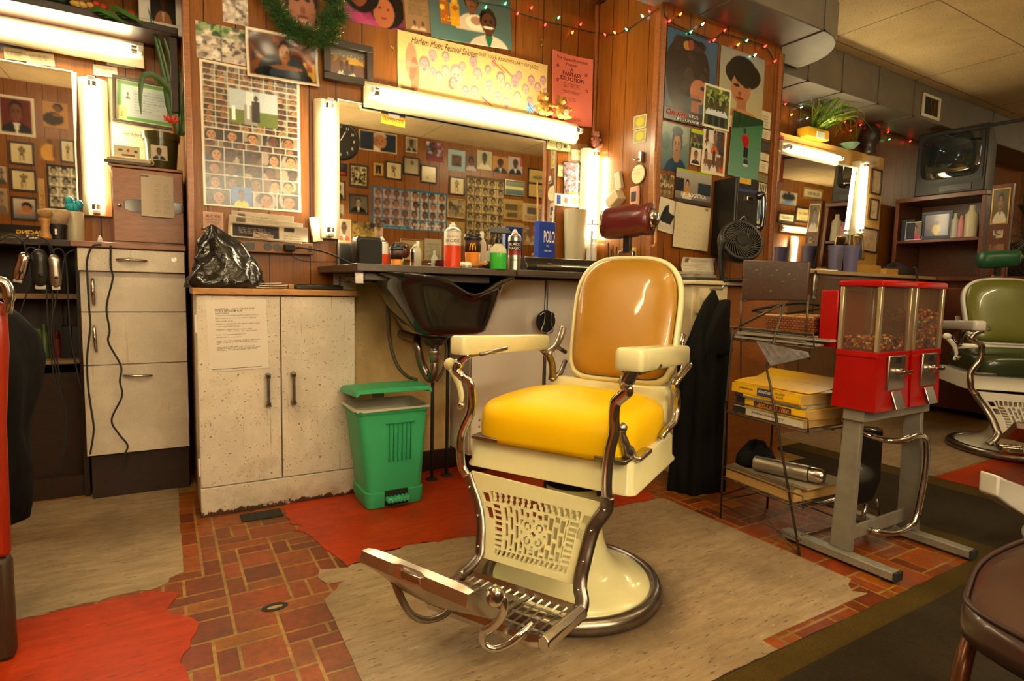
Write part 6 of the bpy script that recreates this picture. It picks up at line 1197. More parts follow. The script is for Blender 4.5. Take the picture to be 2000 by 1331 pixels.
def stack_mags(name, label, cat, x0, x1, y0, y1, z0, n, cols, th=.006, seed=0, group=None, lbl=None):
    r = random.Random(seed); z = z0; out = []
    for k in range(n):
        t_ = th*(.6+.8*r.random()); b = B(); c = Vector(((x0+x1)/2+r.uniform(-.008, .008), (y0+y1)/2+r.uniform(-.006, .006), z+t_/2)); b.cbox(c, (x1-x0, y1-y0, t_*.92), Matrix.Rotation(r.uniform(-.08, .08), 3, 'Z'))
        o = b.done(name, mat('mag_'+cols[k % len(cols)], cols[k % len(cols)], .45)); tag(o, lbl[k] if lbl else label, cat, group); z += t_; out.append(o)
    return z
p = AY(1135, 490, 2.5)
zz = stack_mags('disc_case', 'thin black disc case in the pile behind the disc player', 'disc case', p.x-.07, p.x+.07, 2.5, 2.62, zc, 7, ['#14120f', '#2a2622', '#0e0d0c', '#3a3630', '#181614'], .007, 3, 'disc cases piled on the counter')
b = B().box(-.055, -.04, 0, .055, .04, .022); o = tag(b.done('flat_tin', mat('olive_tin', '#4a4426', .3, .4), bevel=.004), 'flat olive tin lying on the pile of disc cases', 'tin'); o.location = (p.x-.04, 2.56, zz)
p = AY(1110, 480, 2.66); b = B().box(-.06, -.04, 0, .06, .04, .075); o = tag(b.done('black_box', M_black, bevel=.008), 'black rounded box behind the towel', 'box'); o.location = (p.x, 2.66, zc)
# white cup holder and glasses by the upright corner light
p = AY(1130, 440, 2.66); b = B(); z1 = AY(1118, 408, 2.66).z; b.lathe([(.055, 0), (.06, .01), (.078, z1-zc-.01), (.08, z1-zc)], n=28, sy=.6); o = tag(b.done('plastic_tub', M_milk, auto=40), 'tall translucent plastic tub below the red heart card', 'tub'); o.location = (p.x, 2.685, zc)
p = AY(1156, 470, 2.6); z1 = AY(1150, 440, 2.6).z; h = z1-zc; e = thing('glass_jar', 'tall clear glass jar with a knobbed lid', 'jar', (p.x, 2.6, zc)); b = B(); b.lathe([(.028, 0), (.03, .005), (.03, h), (.027, h), (.027, .008), (.001, .008)], n=24); b.done('jar_wall', M_glass, e, auto=40)
b = B(); b.lathe([(.034, h), (.036, h+.006), (.01, h+.012), (.004, h+.02), (.009, h+.03), (.001, h+.036)], n=24); b.done('jar_lid', M_chrome, e, auto=50); b = B(); b.box(-.006, -.004, .01, .004, .004, h*.9); b.done('comb', M_black, e)
p = AY(1197, 490, 2.5); e = thing('amber_jar', 'orange-tinted jar of combs and brushes at the column corner', 'jar', (p.x, 2.5, zc)); b = B(); b.lathe([(.036, 0), (.04, .006), (.04, .085), (.036, .085), (.036, .008), (.001, .008)], n=24); b.done('jar_wall', mat('amber_plastic', '#d87414', .25, trans=.5), e, auto=40)
for k, (x, y, rot) in enumerate(((-.014, .0, .1), (0, .01, -.08), (.012, -.006, .16), (.02, .01, -.2), (-.02, .006, -.16))): b = B(); b.tube([(x, y, .012), (x+.06*rot, y, .14+.01*k)], .0035, 6, .6); b.done('comb', M_black, e)
p = AY(1228, 480, 2.42); b = B()
for k, (dx, m_, lb) in enumerate(((0, '#c09a4c', 'yellow cased booklet standing on the counter beside the column'), (.05, '#a87c3a', 'tan booklet with green spiral binding beside the column'))):
    b = B(); b.box(-.022, -.05, 0, .022, .05, .15); o = tag(b.done('spiral_notebook', mat('book_'+m_, m_, .5), bevel=.002), lb, 'notebook'); o.location = (p.x+dx, 2.40, zc)
    b = B(); [b.lathe([(.004, -.001), (.004, .001)], (.023, -.045, .01+.011*j), 8, 'z') for j in range(12)]; b.done('spiral_binding', mat('wire_green', '#3c5a2c', .4), o)
# wooden stick back scratcher, at the column corner
t0, t1 = AX(1283, 300, cx0-.02), AX(1281, 482, cx0-.02); b = B(); b.tube(spline([Vector((cx0-.03, t0.y, t0.z)), Vector((cx0-.034, t0.y, t0.z-.02)), Vector((cx0-.024, t0.y, (t0.z+t1.z)/2)), Vector((cx0-.024, t1.y, t1.z+.03)), Vector((cx0-.05, t1.y, t1.z))], 6), .007, 8, .6); tag(b.done('wooden_stick', M_oak, smooth=True), 'long bent wooden stick hanging at the corner of the column', 'stick')
# ---------------------------------------------------------------- things on the white cabinet, papers and power strip on the wall
ps = thing('power_strip', 'brown metal power strip screwed to the panelled wall', 'power strip'); A_, Bq = AY(495, 478, 2.70), AY(612, 484, 2.70); zt_, zb2_ = AY(505, 470, 2.70).z, AY(505, 493, 2.70).z
b = B(); b.box(A_.x-.06, 2.70, zb2_, Bq.x, YM-.001, zt_); b.done('strip_case', mat('brown_metal', '#7a5434', .45, .2), ps, bevel=.003)
zm = (zt_+zb2_)/2
for px in (523, 541, 565): c_ = AY(px, 480, 2.70); b = B(); b.lathe([(.001, -.003), (.015, -.003), (.016, 0)], (c_.x, 2.70, zm), 20, 'y'); b.done('socket', M_black, ps)
b = B(); b.box(A_.x-.03, 2.697, zm-.014, A_.x+.005, 2.70, zm+.014); b.done('breaker', M_black, ps); c_ = AY(606, 486, 2.70); b = B(); b.box(c_.x-.008, 2.696, zm-.012, c_.x+.006, 2.70, zm+.012); b.done('switch', M_black, ps)
c_ = AY(564, 481, 2.69); b = B(); b.cbox((c_.x, 2.675, zm), (.045, .035, .03)); o = tag(b.done('power_plug', M_rubber, bevel=.006), 'black plug and lead in the power strip', 'plug'); b = B(); b.tube(spline([(c_.x+.02, 2.665, zm), (c_.x+.06, 2.64, zm-.002), (c_.x+.14, 2.58, zm-.02), (c_.x+.24, 2.52, zc+.004)], 6), .004, 8); b.done('lead', M_rubber, o, smooth=True)
b = B(); b.tube(spline([(c_.x+.01, 2.685, zm-.012), (c_.x+.02, 2.69, zm-.04), (c_.x+.08, 2.69, zm-.055), (c_.x+.2, 2.66, zm-.052)], 6), .002, 6); tag(b.done('thin_cable', M_rubber, smooth=True), 'thin dark cable sagging below the power strip', 'cable')
# newspaper bundle in front of the wall, resting on the strip
def news(tl, tr, bl, y, label, nm, bg='#c4b8a4', dark=False, seed=0, curl=.01, cat='newspaper'):
    P = [AY(*q, y) for q in (tl, tr, bl)]; mt, w_, h_ = plane_frame(*P, (0, -1, 0)); im = Img(int(w_/.0022), int(h_/.0022), bg, seed=seed)
    if dark: im.rect(.03, .08, .62, .88, '#2a2226'); im.lines(.1, .2, .55, .8, 6, '#a89c90', .3, .8); im.lines(.66, .1, .97, .5, 9, '#4a443c', .4); im.rect(.68, .6, .82, .9, '#3a322c')
    else: im.lines(.04, .06, .96, .6, 12, '#5a544c', .4); im.rect(.1, .65, .22, .92, '#6a625a'); im.lines(.3, .68, .95, .9, 3, '#3a342e', .5)
    o = sheet(im, w_, h_, nm, None, None, .001, curl, curl*.5, .004, seed); hang(o, mt, 0); return tag(o, label, cat)
news((452, 412), (573, 424), (450, 470), 2.725, 'front white newspaper sheet poking up at the rear of the bundle', 'newspaper', seed=1); news((448, 420), (592, 438), (443, 462), 2.712, 'pale newspaper with a round picture in the bundle on the power strip', 'newspaper', seed=2)
news((450, 433), (601, 446), (448, 463), 2.698, 'newspaper with a black advert panel in the bundle on the power strip', 'newspaper', dark=True, seed=3)
news((495, 452), (534, 461), (493, 464), 2.688, 'small ticket stub tucked before the newspaper bundle', 'ticket', '#a08c78', seed=5, curl=0, cat='ticket')
b = B(); R4 = Matrix.Translation(AY(615, 448, 2.72))@Matrix.Rotation(math.radians(-10), 4, 'Y'); b.box(-.018, -.012, -.055, .022, .012, .052, R4); tag(b.done('thin_book', M_paper2, bevel=.001), 'thin cream booklet leaning beside the upright tube light', 'book')
M_bag = mat('bin_bag_plastic', (.014, .013, .012), .22, bump=.9, bscale=22, coat=.3)
def trash_bag():
    c = AY(440, 556, 2.63); r = np.random.RandomState(4); R = []; zt_ = AY(440, 446, 2.63).z-.897; n = 44
    for i in range(20):
        v = i/19; prof = [1.0, 1.06, 1.08, 1.05, 1.0, .95, .9, .86, .82, .78, .74, .70, .66, .62, .56, .48, .38, .27, .16, .02][i]; ring = []
        for j in range(n):
            a = 2*math.pi*j/n; q = .09*math.sin(5*a+v*6)+.07*math.sin(9*a-v*11+1)+.05*math.sin(14*a+v*19)+.05*math.sin(3*a+v*4+2)
            ring.append(Vector((c.x-.01+.125*prof*(1+q)*math.cos(a)-.035*v+.03*math.sin(v*3.1), c.y+.088*prof*(1+q*.8)*math.sin(a)-.02*(1-v), .897+zt_*v*(1+.05*math.sin(4*a+3)*(v > .5)))))
        R.append(ring)
    b = B(); b.rings(R); return b.done('bin_bag', M_bag, smooth=True)
tag(trash_bag(), 'crinkled black plastic bag standing on the white cabinet', 'plastic bag')
p = AY(414, 445, 2.71); b = B(); b.sphere((p.x, 2.70, p.z-.005), .02, 12, 8, (1.3, .7, .7)); b.box(p.x-.04, 2.69, p.z-.012, p.x+.02, 2.70, p.z-.006); tag(b.done('wall_clip', M_chrome, smooth=True), 'shiny clip under the auction notice', 'clip')
p = AY(520, 555, 2.60)
for k, (dx, dy, rz, dz, lb, c_) in enumerate(((0, .03, .2, 0, 'lowest folded newspaper on the cabinet top', '#b8ac98'), (.012, .02, -.15, .008, 'middle folded newspaper on the cabinet top', '#c8bca8'), (-.02, .035, .05, .016, 'uppermost folded newspaper with dark picture on the cabinet top', '#a89c8c'))):
    im = Img(50, 36, c_, seed=k); im.lines(.05, .1, .95, .9, 10, '#4a443c', .4); (im.rect(.0, .3, .5, .9, '#3a2228') if k == 2 else None); o = sheet(im, .15, .10, 'folded_newspaper', None, None, .006, 0, .004); o.location = (p.x+dx, 2.62+dy*.3, .898+dz); o.rotation_euler = (0, 0, rz); tag(o, lb, 'newspaper')
x0_, x1_ = AY(577, 555, 2.58).x, AY(668, 557, 2.58).x; e = thing('barber_case', 'flat black ribbed case on the right of the cabinet top', 'case'); b = B().box(x0_, 2.56, .898, x1_, 2.66, .916); b.done('case_body', M_black, e, bevel=.003)
b = B(); [b.box(x0_+.012+k*.0135, 2.565, .916, x0_+.02+k*.0135, 2.65, .919) for k in range(13)]; b.done('ribs', M_blackm, e)
b = B().box(x0_-.025, 2.59, .898, x0_-.004, 2.63, .918); tag(b.done('torn_card', mat('torn_card', '#a08058', .8), bevel=.003), 'scrap of torn cardboard beside the black ribbed case', 'scrap')
# tinsel garland
def garland(label, pts, rad, n, seed):
    r = random.Random(seed); P = spline(pts, 10); e = bpy.data.objects.new('tinsel_garland', None); COL.objects.link(e); tag(e, label, 'garland'); b = B(); b.tube(P, .006, 6); b.done('wire_core', mat('garland_green', '#2a5a2c', .6), e)
    b = B(); g2 = B()
    for k in range(n):
        c = P[r.randrange(len(P))]+Vector([r.gauss(0, .006) for _ in range(3)]); d = Vector([r.gauss(0, 1) for _ in range(3)]); d.y = -abs(d.y)*.7; d.normalize(); L = rad*(.6+.7*r.random()); s_ = d.cross(Vector((.3, .5, .8))).normalized()*.0016; t = B
        tgt = g2 if r.random() < .2 else b; tgt.add([c-s_, c+s_, c+d*L+s_*.3, c+d*L-s_*.3, c+d*L*.5+d.cross(s_)*1.0], [(0, 1, 2, 3), (0, 4, 2), (1, 4, 3)])
    for tg in (b,): o = tg.done('needles', mat('needle_green', '#3c6a3a', .5), e, fix=False); o['kind'] = 'stuff'
    o = g2.done('gold_tinsel', M_brass, e, fix=False); o['kind'] = 'stuff'; return e
gp = [on('c', *q)+Vector((0, -.05, 0)) for q in ((505, -14), (528, 14), (545, 48), (565, 66), (592, 78), (618, 84), (640, 74), (632, 48), (655, 40), (642, 10), (664, -10))]
garland('green and gold tinsel garland draped over the close-up face poster', gp, .050, 4200, 5)
# soft toys
def plush(name, label, c, s, m_, m2, y_n=-1):
    e = thing(name, label, 'soft toy', c); 
    b = B(); b.sphere((0, 0, .38*s), .30*s, 16, 12, (1, .8, 1.15)); b.done('body', m_, e, smooth=True)
    b = B(); b.sphere((0, -.03*s, .86*s), .25*s, 16, 12, (1.05, .9, .92)); b.done('head', m_, e, smooth=True); b = B().sphere((0, -.24*s, .80*s), .10*s, 12, 8); b.done('muzzle', m2, e, smooth=True)
    for q in (-1, 1):
        b = B().sphere((q*.2*s, 0, 1.06*s), .09*s, 10, 8, (1, .5, 1)); b.done('ear', m_, e, smooth=True); b = B(); b.tube([(q*.22*s, -.05*s, .58*s), (q*.42*s, -.18*s, .52*s)], [.10*s, .08*s], 10); b.sphere((q*.44*s, -.2*s, .52*s), .09*s, 10, 8); b.done('arm', m_, e, smooth=True)
        b = B(); b.tube([(q*.16*s, -.08*s, .14*s), (q*.24*s, -.34*s, .12*s)], [.13*s, .11*s], 10); b.sphere((q*.25*s, -.36*s, .13*s), .12*s, 10, 8); b.done('leg', m_, e, smooth=True); b = B().sphere((q*.09*s, -.25*s, .91*s), .025*s, 8, 6); b.done('eye', M_black, e, smooth=True)
    b = B().sphere((0, -.335*s, .83*s), .035*s, 8, 6); b.done('nose', M_black, e, smooth=True); return e
M_pink = mat('pink_plush', '#b87c6a', .9, bump=.5, bscale=120); M_pink2 = mat('pink_plush_pale', '#c89a8a', .9); M_teddy = mat('golden_plush', '#a87c34', .9, bump=.6, bscale=110); M_teddy2 = mat('pale_plush', '#c8a868', .9)
plush('teddy_bear', 'small pink teddy bear sitting on the upright corner light', (CORNER[0]+.01, YM-.055, CORNER[1]+.001), .085, M_pink, M_pink2)
LT = AY(1045, 235, 2.68); zt_l = zz_top = (AY(716, 182, 2.68).z+AY(1131, 257, 2.68).z)/2+.056
for (px, lb, sc_) in ((1062, 'golden teddy bear on the long tube light, left one of the pair', .11), (1098, 'golden teddy bear with a round white badge on the long tube light', .11)):
    p = AY(px, 225, YM-.06); t_ = plush('teddy_bear', lb, (p.x, YM-.052, zt_l), sc_, M_teddy, M_teddy2)
    if 'badge' in lb: b = B(); b.lathe([(.001, -.003), (.014, -.003), (.015, 0)], (.0, -.045, .03), 20, 'y'); b.done('badge', M_inkwhite, t_)
p = AY(1037, 218, YM-.06); b = B(); [b.tube([(p.x, YM-.05, zt_l+.03), (p.x+.03*math.cos(k), YM-.05-.01*(k % 2), zt_l+.03+.026*math.sin(k))], .004, 5) for k in range(7)]; b.tube([(p.x, YM-.05, zt_l), (p.x, YM-.05, zt_l+.03)], .003, 5); tag(b.done('paper_flower', mat('blue_ribbon', '#3c6a9c', .5)), 'small blue ribbon flower beside the golden bears', 'ribbon flower')
# ================================================================ LEFT STATION
YD = 2.9
lc = thing('drawer_unit', 'white speckled drawer and cupboard unit at the left station', 'drawer unit')
dl, dr = AY(150, 485, YD-.03).x, AY(360, 487, YD-.03).x; ul, ur = AY(158, 600, YD).x, AY(366, 700, YD).x
zt0 = AY(250, 487, YD-.03).z; z1_ = AY(250, 531, YD-.03).z; z2_ = AY(270, 610, YD).z; z3_ = AY(270, 711, YD).z; z4_ = AY(270, 882, YD).z
box('carcass', M_speck, ul+.004, YD+.02, z4_+.003, ur-.004, YL-.02, zt0, lc)
tdr = box('top_drawer', M_speck, dl, YD-.03, z1_, dr, YD+.018, zt0-.002, lc, .002); zz_ = zt0
dA = box('door', M_speck, ul, YD, z2_+.0015, ur, YD+.018, z1_-.002, lc, .0015); dB = box('door', M_speck, ul, YD, z3_+.0015, ur, YD+.018, z2_-.0015, lc, .0015); dC = box('lower_drawer', M_speck, ul, YD, z4_, ur, YD+.018, z3_-.0015, lc, .0015)
def bow_handle(par, pa, pb, y):
    a, b_ = AY(*pa, y), AY(*pb, y); m_ = (a+b_)/2+Vector((0, -.024, 0)); b = B(); P = spline([a, a+Vector((0, -.012, 0))+(b_-a)*.08, m_, b_+Vector((0, -.012, 0))+(a-b_)*.08, b_], 5); b.tube(P, [.003+.003*math.sin(math.pi*i/(len(P)-1)) for i in range(len(P))], 8, 1.2); b.done('handle', M_chrome, par, smooth=True)
bow_handle(tdr, (227, 507), (288, 510), YD-.03); bow_handle(dA, (181, 544), (184, 597), YD); bow_handle(dB, (184, 636), (189, 688), YD); bow_handle(dC, (241, 733), (298, 733), YD)
c_ = AY(340, 508, YD-.03); b = B(); b.lathe([(.010, 0), (.010, -.003), (.004, -.003), (.004, -.001)], (c_.x, YD-.03, c_.z), 18, 'y'); b.done('lock', M_steel, tdr)
box('plinth', M_dkwood, ul+.01, YD+.04, 0, ur-.004, YL-.02, z4_+.002, lc)
lt = thing('counter_top', 'dark brown counter running along the left station', 'counter'); box('counter_board', M_dkwood, -1.5, 2.93, zt0+.001, -.27, YL-.002, zt0+.028, lt, .003); box('counter_board', M_brown, -.30, 2.86, zt0+.001, XL-.018, YL-.002, zt0+.024, lt, .003)
LZ = zt0+.028
box_ = struct('baseboard_left', B().box(-1.6, 3.02, 0, ul-.002, 3.04, .09), M_dkwood)
us = thing('open_shelf_unit', 'dark open shelf unit under the left counter', 'shelf unit'); zs1, zs2 = AY(100, 574, 3.1).z, AY(100, 705, 3.1).z
box('shelf_board', mat('shelf_white', '#8a7050', .5), -1.2, 3.06, zs1-.02, ul-.003, YL-.01, zs1, us); box('shelf_board', mat('shelf_white', '#8a7050', .5), -1.2, 3.10, zs2-.016, ul-.003, YL-.01, zs2, us); box('back_board', M_dkwood, -1.2, YL-.03, 0.0, ul-.003, YL-.01, zt0-.001, us); box('side_board', M_dkwood, ul-.022, 3.0, 0, ul-.004, YL-.03, zt0-.001, us); box('lower_front', M_dkwood, -1.2, 3.07, .0, ul-.024, 3.09, zs2-.05, us)
for (px, wd, hh, cc, lb) in ((70, .05, .13, '#4a6a18', 'lime green carton on the lower shelf of the left station'), (88, .028, .15, '#38501a', 'slim green bottle on the lower shelf of the left station'), (112, .036, .12, '#5a1410', 'dark red bottle on the lower shelf of the left station'), (133, .04, .14, '#141618', 'black carton on the lower shelf of the left station'), (152, .035, .14, '#2a2a30', 'dark grey carton beside the drawer unit')):
    p = AY(px, 690, 3.2); b = B(); 
    if 'bottle' in lb: b.lathe([(wd*.6, 0), (wd*.6, hh*.7), (wd*.25, hh*.82), (wd*.25, hh)], n=18)
    else: b.box(-wd/2, -.03, 0, wd/2, .03, hh)
    o = tag(b.done('bottle' if 'bottle' in lb else 'carton', mat('c_'+cc, cc, .4), auto=40), lb, 'bottle' if 'bottle' in lb else 'carton'); o.location = (p.x, 3.2, zs2)
# wooden wall cupboard with oval window
YC = 3.12; wcup = thing('wall_cupboard', 'walnut cupboard with an oval dark window standing on the left counter', 'cupboard'); cl, cr = AY(219, 400, YC).x, XL-.014; zb_c = LZ-.004+.001; zt_c2 = AY(300, 333, YC).z
box('carcass', M_cabw, cl, YC+.016, zb_c, cr, YL-.015, zt_c2, wcup, .002); box('top_board', M_cabw, cl-.01, YC-.005, zt_c2, cr, YL-.015, zt_c2+.012, wcup, .002)
dd = box('door', M_cabw, cl+.004, YC, zb_c+.02, cr-.002, YC+.015, zt_c2-.003, wcup, .002); c_ = AY(302, 405, YC); hw_ = (AY(357, 405, YC).x-AY(246, 405, YC).x)/2; hz_ = .028
b = B(); out = lambda s, y: [Vector((c_.x+hw_*s*math.copysign(abs(math.cos(a))**.5, math.cos(a)), y, c_.z+hz_*s*math.copysign(abs(math.sin(a))**.5, math.sin(a)))) for a in [2*math.pi*k/32 for k in range(32)]]
b.rings([out(1.05, YC), out(1.03, YC-.003), out(.97, YC-.003), out(.96, YC-.0005)]); b.done('oval_window', M_gloss, dd); b = B().sphere(AY(233, 401, YC-.012), .008, 12, 8); b.done('knob', M_chrome, dd, smooth=True)
P_ = [AY(277, 340, YC-.006), AY(341, 347, YC-.006), AY(274, 422, YC-.006)]; mt_, w_, h_ = plane_frame(*P_, (0, -1, 0)); im = Img(50, 64, '#c8beac')
for j in range(6):
    for i in range(2): im.lines(.40+i*.28, .10+j*.125, .62+i*.28, .18+j*.125, 3, '#7a7468', .5)
im.rect(0, .93, .25, .97, '#2a2624'); o = sheet(im, w_, h_, 'year_planner', None, None, .0012, .006, 0, .003); hang(o, mt_, 0); tag(o, 'white year planner sheet hanging over the cupboard window', 'calendar')
p = AY(240, 318, 3.15)
for k, (w3, c3, lb) in enumerate(((.17, '#5a5650', 'grey paperback at the bottom on the cupboard'), (.16, '#b8ac94', 'thin white booklet in the middle on the cupboard'), (.15, '#c8bca4', 'thin white booklet on top, on the cupboard'))):
    b = B().box(-w3/2, -.055, 0, w3/2, .055, .012-.003*k); o = tag(b.done('booklet', mat('bk_'+c3, c3, .6), bevel=.001), lb, 'booklet'); o.location = (AY(250, 318, 3.15).x+.004*k, 3.16, zt_c2+.013+[0, .0125, .022][k]); o.rotation_euler = (0, 0, .04*k)
p = AY(250, 303, 3.12); im = Img(40, 20, '#d0c4a8'); l3(im); o = sheet(im, .095, .05, 'emblem_card'); hang(o, Matrix.Translation(Vector((p.x-.004, 3.13, zt_c2+.070)))@Matrix.Rotation(math.radians(82), 4, 'X')); tag(o, 'small white card with three emblems leaning on the cupboard booklets', 'card')
for k in range(1):
    p = AY(290, 322, 3.1); b = B(); b.sphere((p.x, 3.13, zt_c2+.022), .010, 10, 8, (1.4, 1, .7)); b.tube(spline([(p.x, 3.13, zt_c2+.03), (p.x+.012, 3.13, zt_c2+.05), (p.x+.02, 3.13, zt_c2+.03), (p.x+.012, 3.13, zt_c2+.02)], 4), .003, 6); tag(b.done('wire_ornament', mat('cream_ornament', '#b8a480', .5), smooth=True), 'small cream ornament beside the olive plant pot', 'ornament')
# ribbed pot with plant
pp_ = AY(342, 300, 3.14); pr = (AY(378, 300, 3.14).x-AY(304, 300, 3.14).x)/2; ph = AY(340, 262, 3.14).z-zt_c2-.012; pot = thing('potted_plant', 'long-leaved plant in a ribbed olive pot with a photo on it', 'potted plant', (XL-.02-pr, 3.20, zt_c2+.013))
b = B(); R = []
for r_, z_ in ((.78, 0), (.80, .005), (.92, ph-.03), (1.0, ph-.03), (1.04, ph), (.98, ph), (.9, ph-.01), (.2, ph-.012)): R.append([Vector((pr*r_*(1+(.012 if z_ > ph-.035 and j % 2 else 0))*math.cos(2*math.pi*j/64), pr*r_*(1+(.012 if z_ > ph-.035 and j % 2 else 0))*math.sin(2*math.pi*j/64), z_)) for j in range(64)])
b.rings(R); b.done('pot', mat('olive_pot', (.055, .055, .012), .25, coat=.3), pot, auto=40)
im = Img(26, 26, '#c8c0b0'); im.bust(.05, 0, .95, .95, '#5a4438', '#14100e', '#1c1a1c', shirt2='#c8c0b4'); im.frame(.05, '#c8c0b0'); o = sheet(im, pr*.86, pr*.88, 'pot_photo', None, pot); o.matrix_basis = Matrix.Translation(Vector((-pr*.12, -pr*.93, ph*.42))) @ Matrix.Rotation(math.radians(86), 4, 'X')
def blade(pts, w, mt_, par, nm='leaf', seed=0, wd=None):
    P = spline(pts, 6); n = len(P); b = B(); vs = []
    for i, p in enumerate(P):
        t = (P[min(i+1, n-1)]-P[max(i-1, 0)]).normalized(); s = t.cross(Vector(wd or (0, -1, .1)))
        s = s.normalized() if s.length > 1e-3 else Vector((1, 0, 0)); k = w*math.sin(math.pi*(.12+.88*i/(n-1)))**.6*(1-.55*i/(n-1)); vs += [p-s*k, p+Vector((0, k*.35, -k*.1)), p+s*k]
    for v in list(vs): pass
    m = len(vs); vs2 = [v+Vector((0, .0008, 0)) for v in vs]; fs = []
    for i in range(n-1):
        a = i*3; fs += [(a, a+1, a+4, a+3), (a+1, a+2, a+5, a+4)]
    b.add(vs, fs); o = b.done(nm, mt_, par, smooth=True, fix=False); return o
M_leaf = mat('leaf_green', '#3c6a24', .35, var=.3, vscale=20); M_leafy = mat('leaf_yellowgreen', '#8ca018', .4, var=.25, vscale=20)
def W2(px, py, y, par): return AY(px, py, y)-Vector(par.location)
for k, pts in enumerate(([(346, 265), (338, 200), (318, 110), (296, 30)], [(348, 265), (345, 190), (330, 110), (314, 58)], [(345, 265), (335, 185), (305, 150), (280, 150), (274, 190), (276, 225)], [(350, 265), (352, 190), (348, 130), (334, 70)], [(352, 265), (362, 190), (364, 140), (362, 100)], [(355, 265), (368, 200), (374, 150), (376, 120)], [(346, 265), (342, 210), (345, 160), (318, 160), (300, 168)], [(348, 265), (330, 210), (318, 140), (288, 10)])):
    blade([W2(x, y, 3.18-.01*(k % 3), pot) for x, y in pts], .012+.003*(k % 3), M_leaf, pot)
c_ = W2(335, 240, 3.08, pot); b = B()
for k in range(6): a = k*1.05; b.tube([c_, c_+Vector((.022*math.cos(a), -.006, .012+.014*abs(math.sin(a)))), c_+Vector((.030*math.cos(a), -.004, .026+.012*math.sin(a)))], [.004, .010, .002], 6, .4)
b.tube([c_, c_+Vector((.01, .03, -.04))], .003, 5); b.done('pink_flower', mat('pink_petal', '#c84a3c', .5), pot, smooth=True)
# brushes and bottle on the counter
e = thing('neck_duster', 'white-bristled neck duster in a black cup on the left counter', 'brush', AY(113, 475, 3.02)); e.location.z = LZ; hN = AY(113, 410, 3.02).z-LZ
b = B(); b.lathe([(.030, 0), (.036, hN*.52), (.034, hN*.52), (.001, hN*.5)], n=24); b.done('cup', M_black, e, auto=40); b = B(); b.lathe([(.032, hN*.52), (.046, hN*.96), (.040, hN), (.001, hN*1.0)], n=30); b.done('bristles', mat('pale_bristles', '#c0a888', .9, bump=.8, bscale=300, stretch=(1, 1, .05)), e, smooth=True)
b = B(); b.box(-.004, -.037, hN*.18, .004, -.033, hN*.36); b.done('cup_mark', M_inkwhite, e)
e = thing('shaving_brush', 'turned wooden shaving brush beside the neck duster', 'brush', AY(90, 478, 2.98)); e.location.z = LZ; b = B(); b.lathe([(.020, 0), (.022, .01), (.014, .03), (.013, .05), (.019, .075), (.018, .085)], n=24); b.done('handle', M_oak, e, smooth=True); b = B(); b.lathe([(.018, .085), (.026, .10), (.024, .115), (.001, .122)], n=24); b.done('bristles', mat('tan_bristles', '#a88454', .9, bump=.6, bscale=250), e, smooth=True)
p = AY(147, 470, 3.08); e = thing('lotion_bottle', 'tall translucent bottle with a turquoise wrapped top on the left counter', 'bottle', (p.x, 3.08, LZ)); hB = AY(147, 388, 3.08).z-LZ; b = B(); b.lathe([(.031, 0), (.033, .005), (.033, hB*.66), (.028, hB*.7)], n=24); b.done('bottle', M_milk, e, auto=40)
b = B(); r = random.Random(8); [b.sphere((r.uniform(-.018, .018), r.uniform(-.012, .012), hB*(.74+.2*r.random())), .016, 8, 6, (1, 1, 1.2)) for _ in range(9)]; b.done('turquoise_wrap', mat('turquoise', '#1c98a8', .4), e, smooth=True)
p = AY(196, 476, 2.9); b = B(); b.lathe([(.011, 0), (.008, .012), (.002, .026)], (p.x, 2.895, zt0+.025), 12); tag(b.done('cord_clip', M_white, smooth=True), 'small white cone-shaped clip on the edge of the left counter', 'clip')
for (pts, lb) in (([(198, 478), (180, 482), (170, 510), (171, 550), (174, 600), (176, 640), (170, 700), (172, 755), (178, 800), (183, 840), (176, 888)], 'left of two black cords hanging down the speckled drawer unit'), ([(216, 480), (216, 520), (220, 545), (208, 600), (214, 645), (212, 670), (236, 715), (234, 745), (238, 775), (218, 820), (232, 848), (249, 870), (244, 890), (241, 920)], 'right of two black cords hanging down the speckled drawer unit')):
    b = B(); b.tube(spline([AY(x, y, 2.852 if i > 1 else 2.856) for i, (x, y) in enumerate(pts)], 6), .0035, 8); tag(b.done('hanging_cable', M_rubber, smooth=True), lb, 'cord')
# clippers hanging in front of the left counter
def clipper(label, px, py0, py1, m_, tilt, y=2.88, w=.018):
    a, c_ = AY(px, py0, y), AY(px, py1, y); L = (a-c_).length; e = thing('hair_clipper', label, 'hair clipper', (a.x, y, c_.z)); e.rotation_euler = (0, tilt, 0)
    b = B(); b.lathe([(w*.55, 0), (w*.9, L*.08), (w*1.1, L*.35), (w*.95, L*.65), (w*1.1, L*.85), (w*.6, L*.97), (w*.2, L)], n=20, sx=1.1, sy=.8); b.done('clipper_body', m_, e, smooth=True)
    b = B(); b.box(-w*.8, -w*.4, -L*.08, w*.8, w*.3, L*.04); b.done('blade', M_steel, e, bevel=.002); b = B().sphere((.004, -w*.8, L*.3), w*.35, 10, 8, (1, .5, 1)); b.done('switch', M_black, e, smooth=True)
    b = B(); b.tube(spline([(0, 0, L), (.006, .004, L+.02), (.03, .01, L+.01), (.035, .015, L-.08), (.03, .02, -.2), (.05, .03, -.42)], 6), .003, 6); b.done('clipper_cord', M_rubber, e, smooth=True); return e
clipper('chrome hair clipper hanging at the far left of the counter', 32, 490, 548, M_chrome, .25); clipper('black trimmer hanging between the two metal clippers', 76, 486, 560, M_black, 0, w=.022); clipper('silver hair clipper hanging nearest the speckled drawer unit', 107, 497, 562, M_steel, -.03)
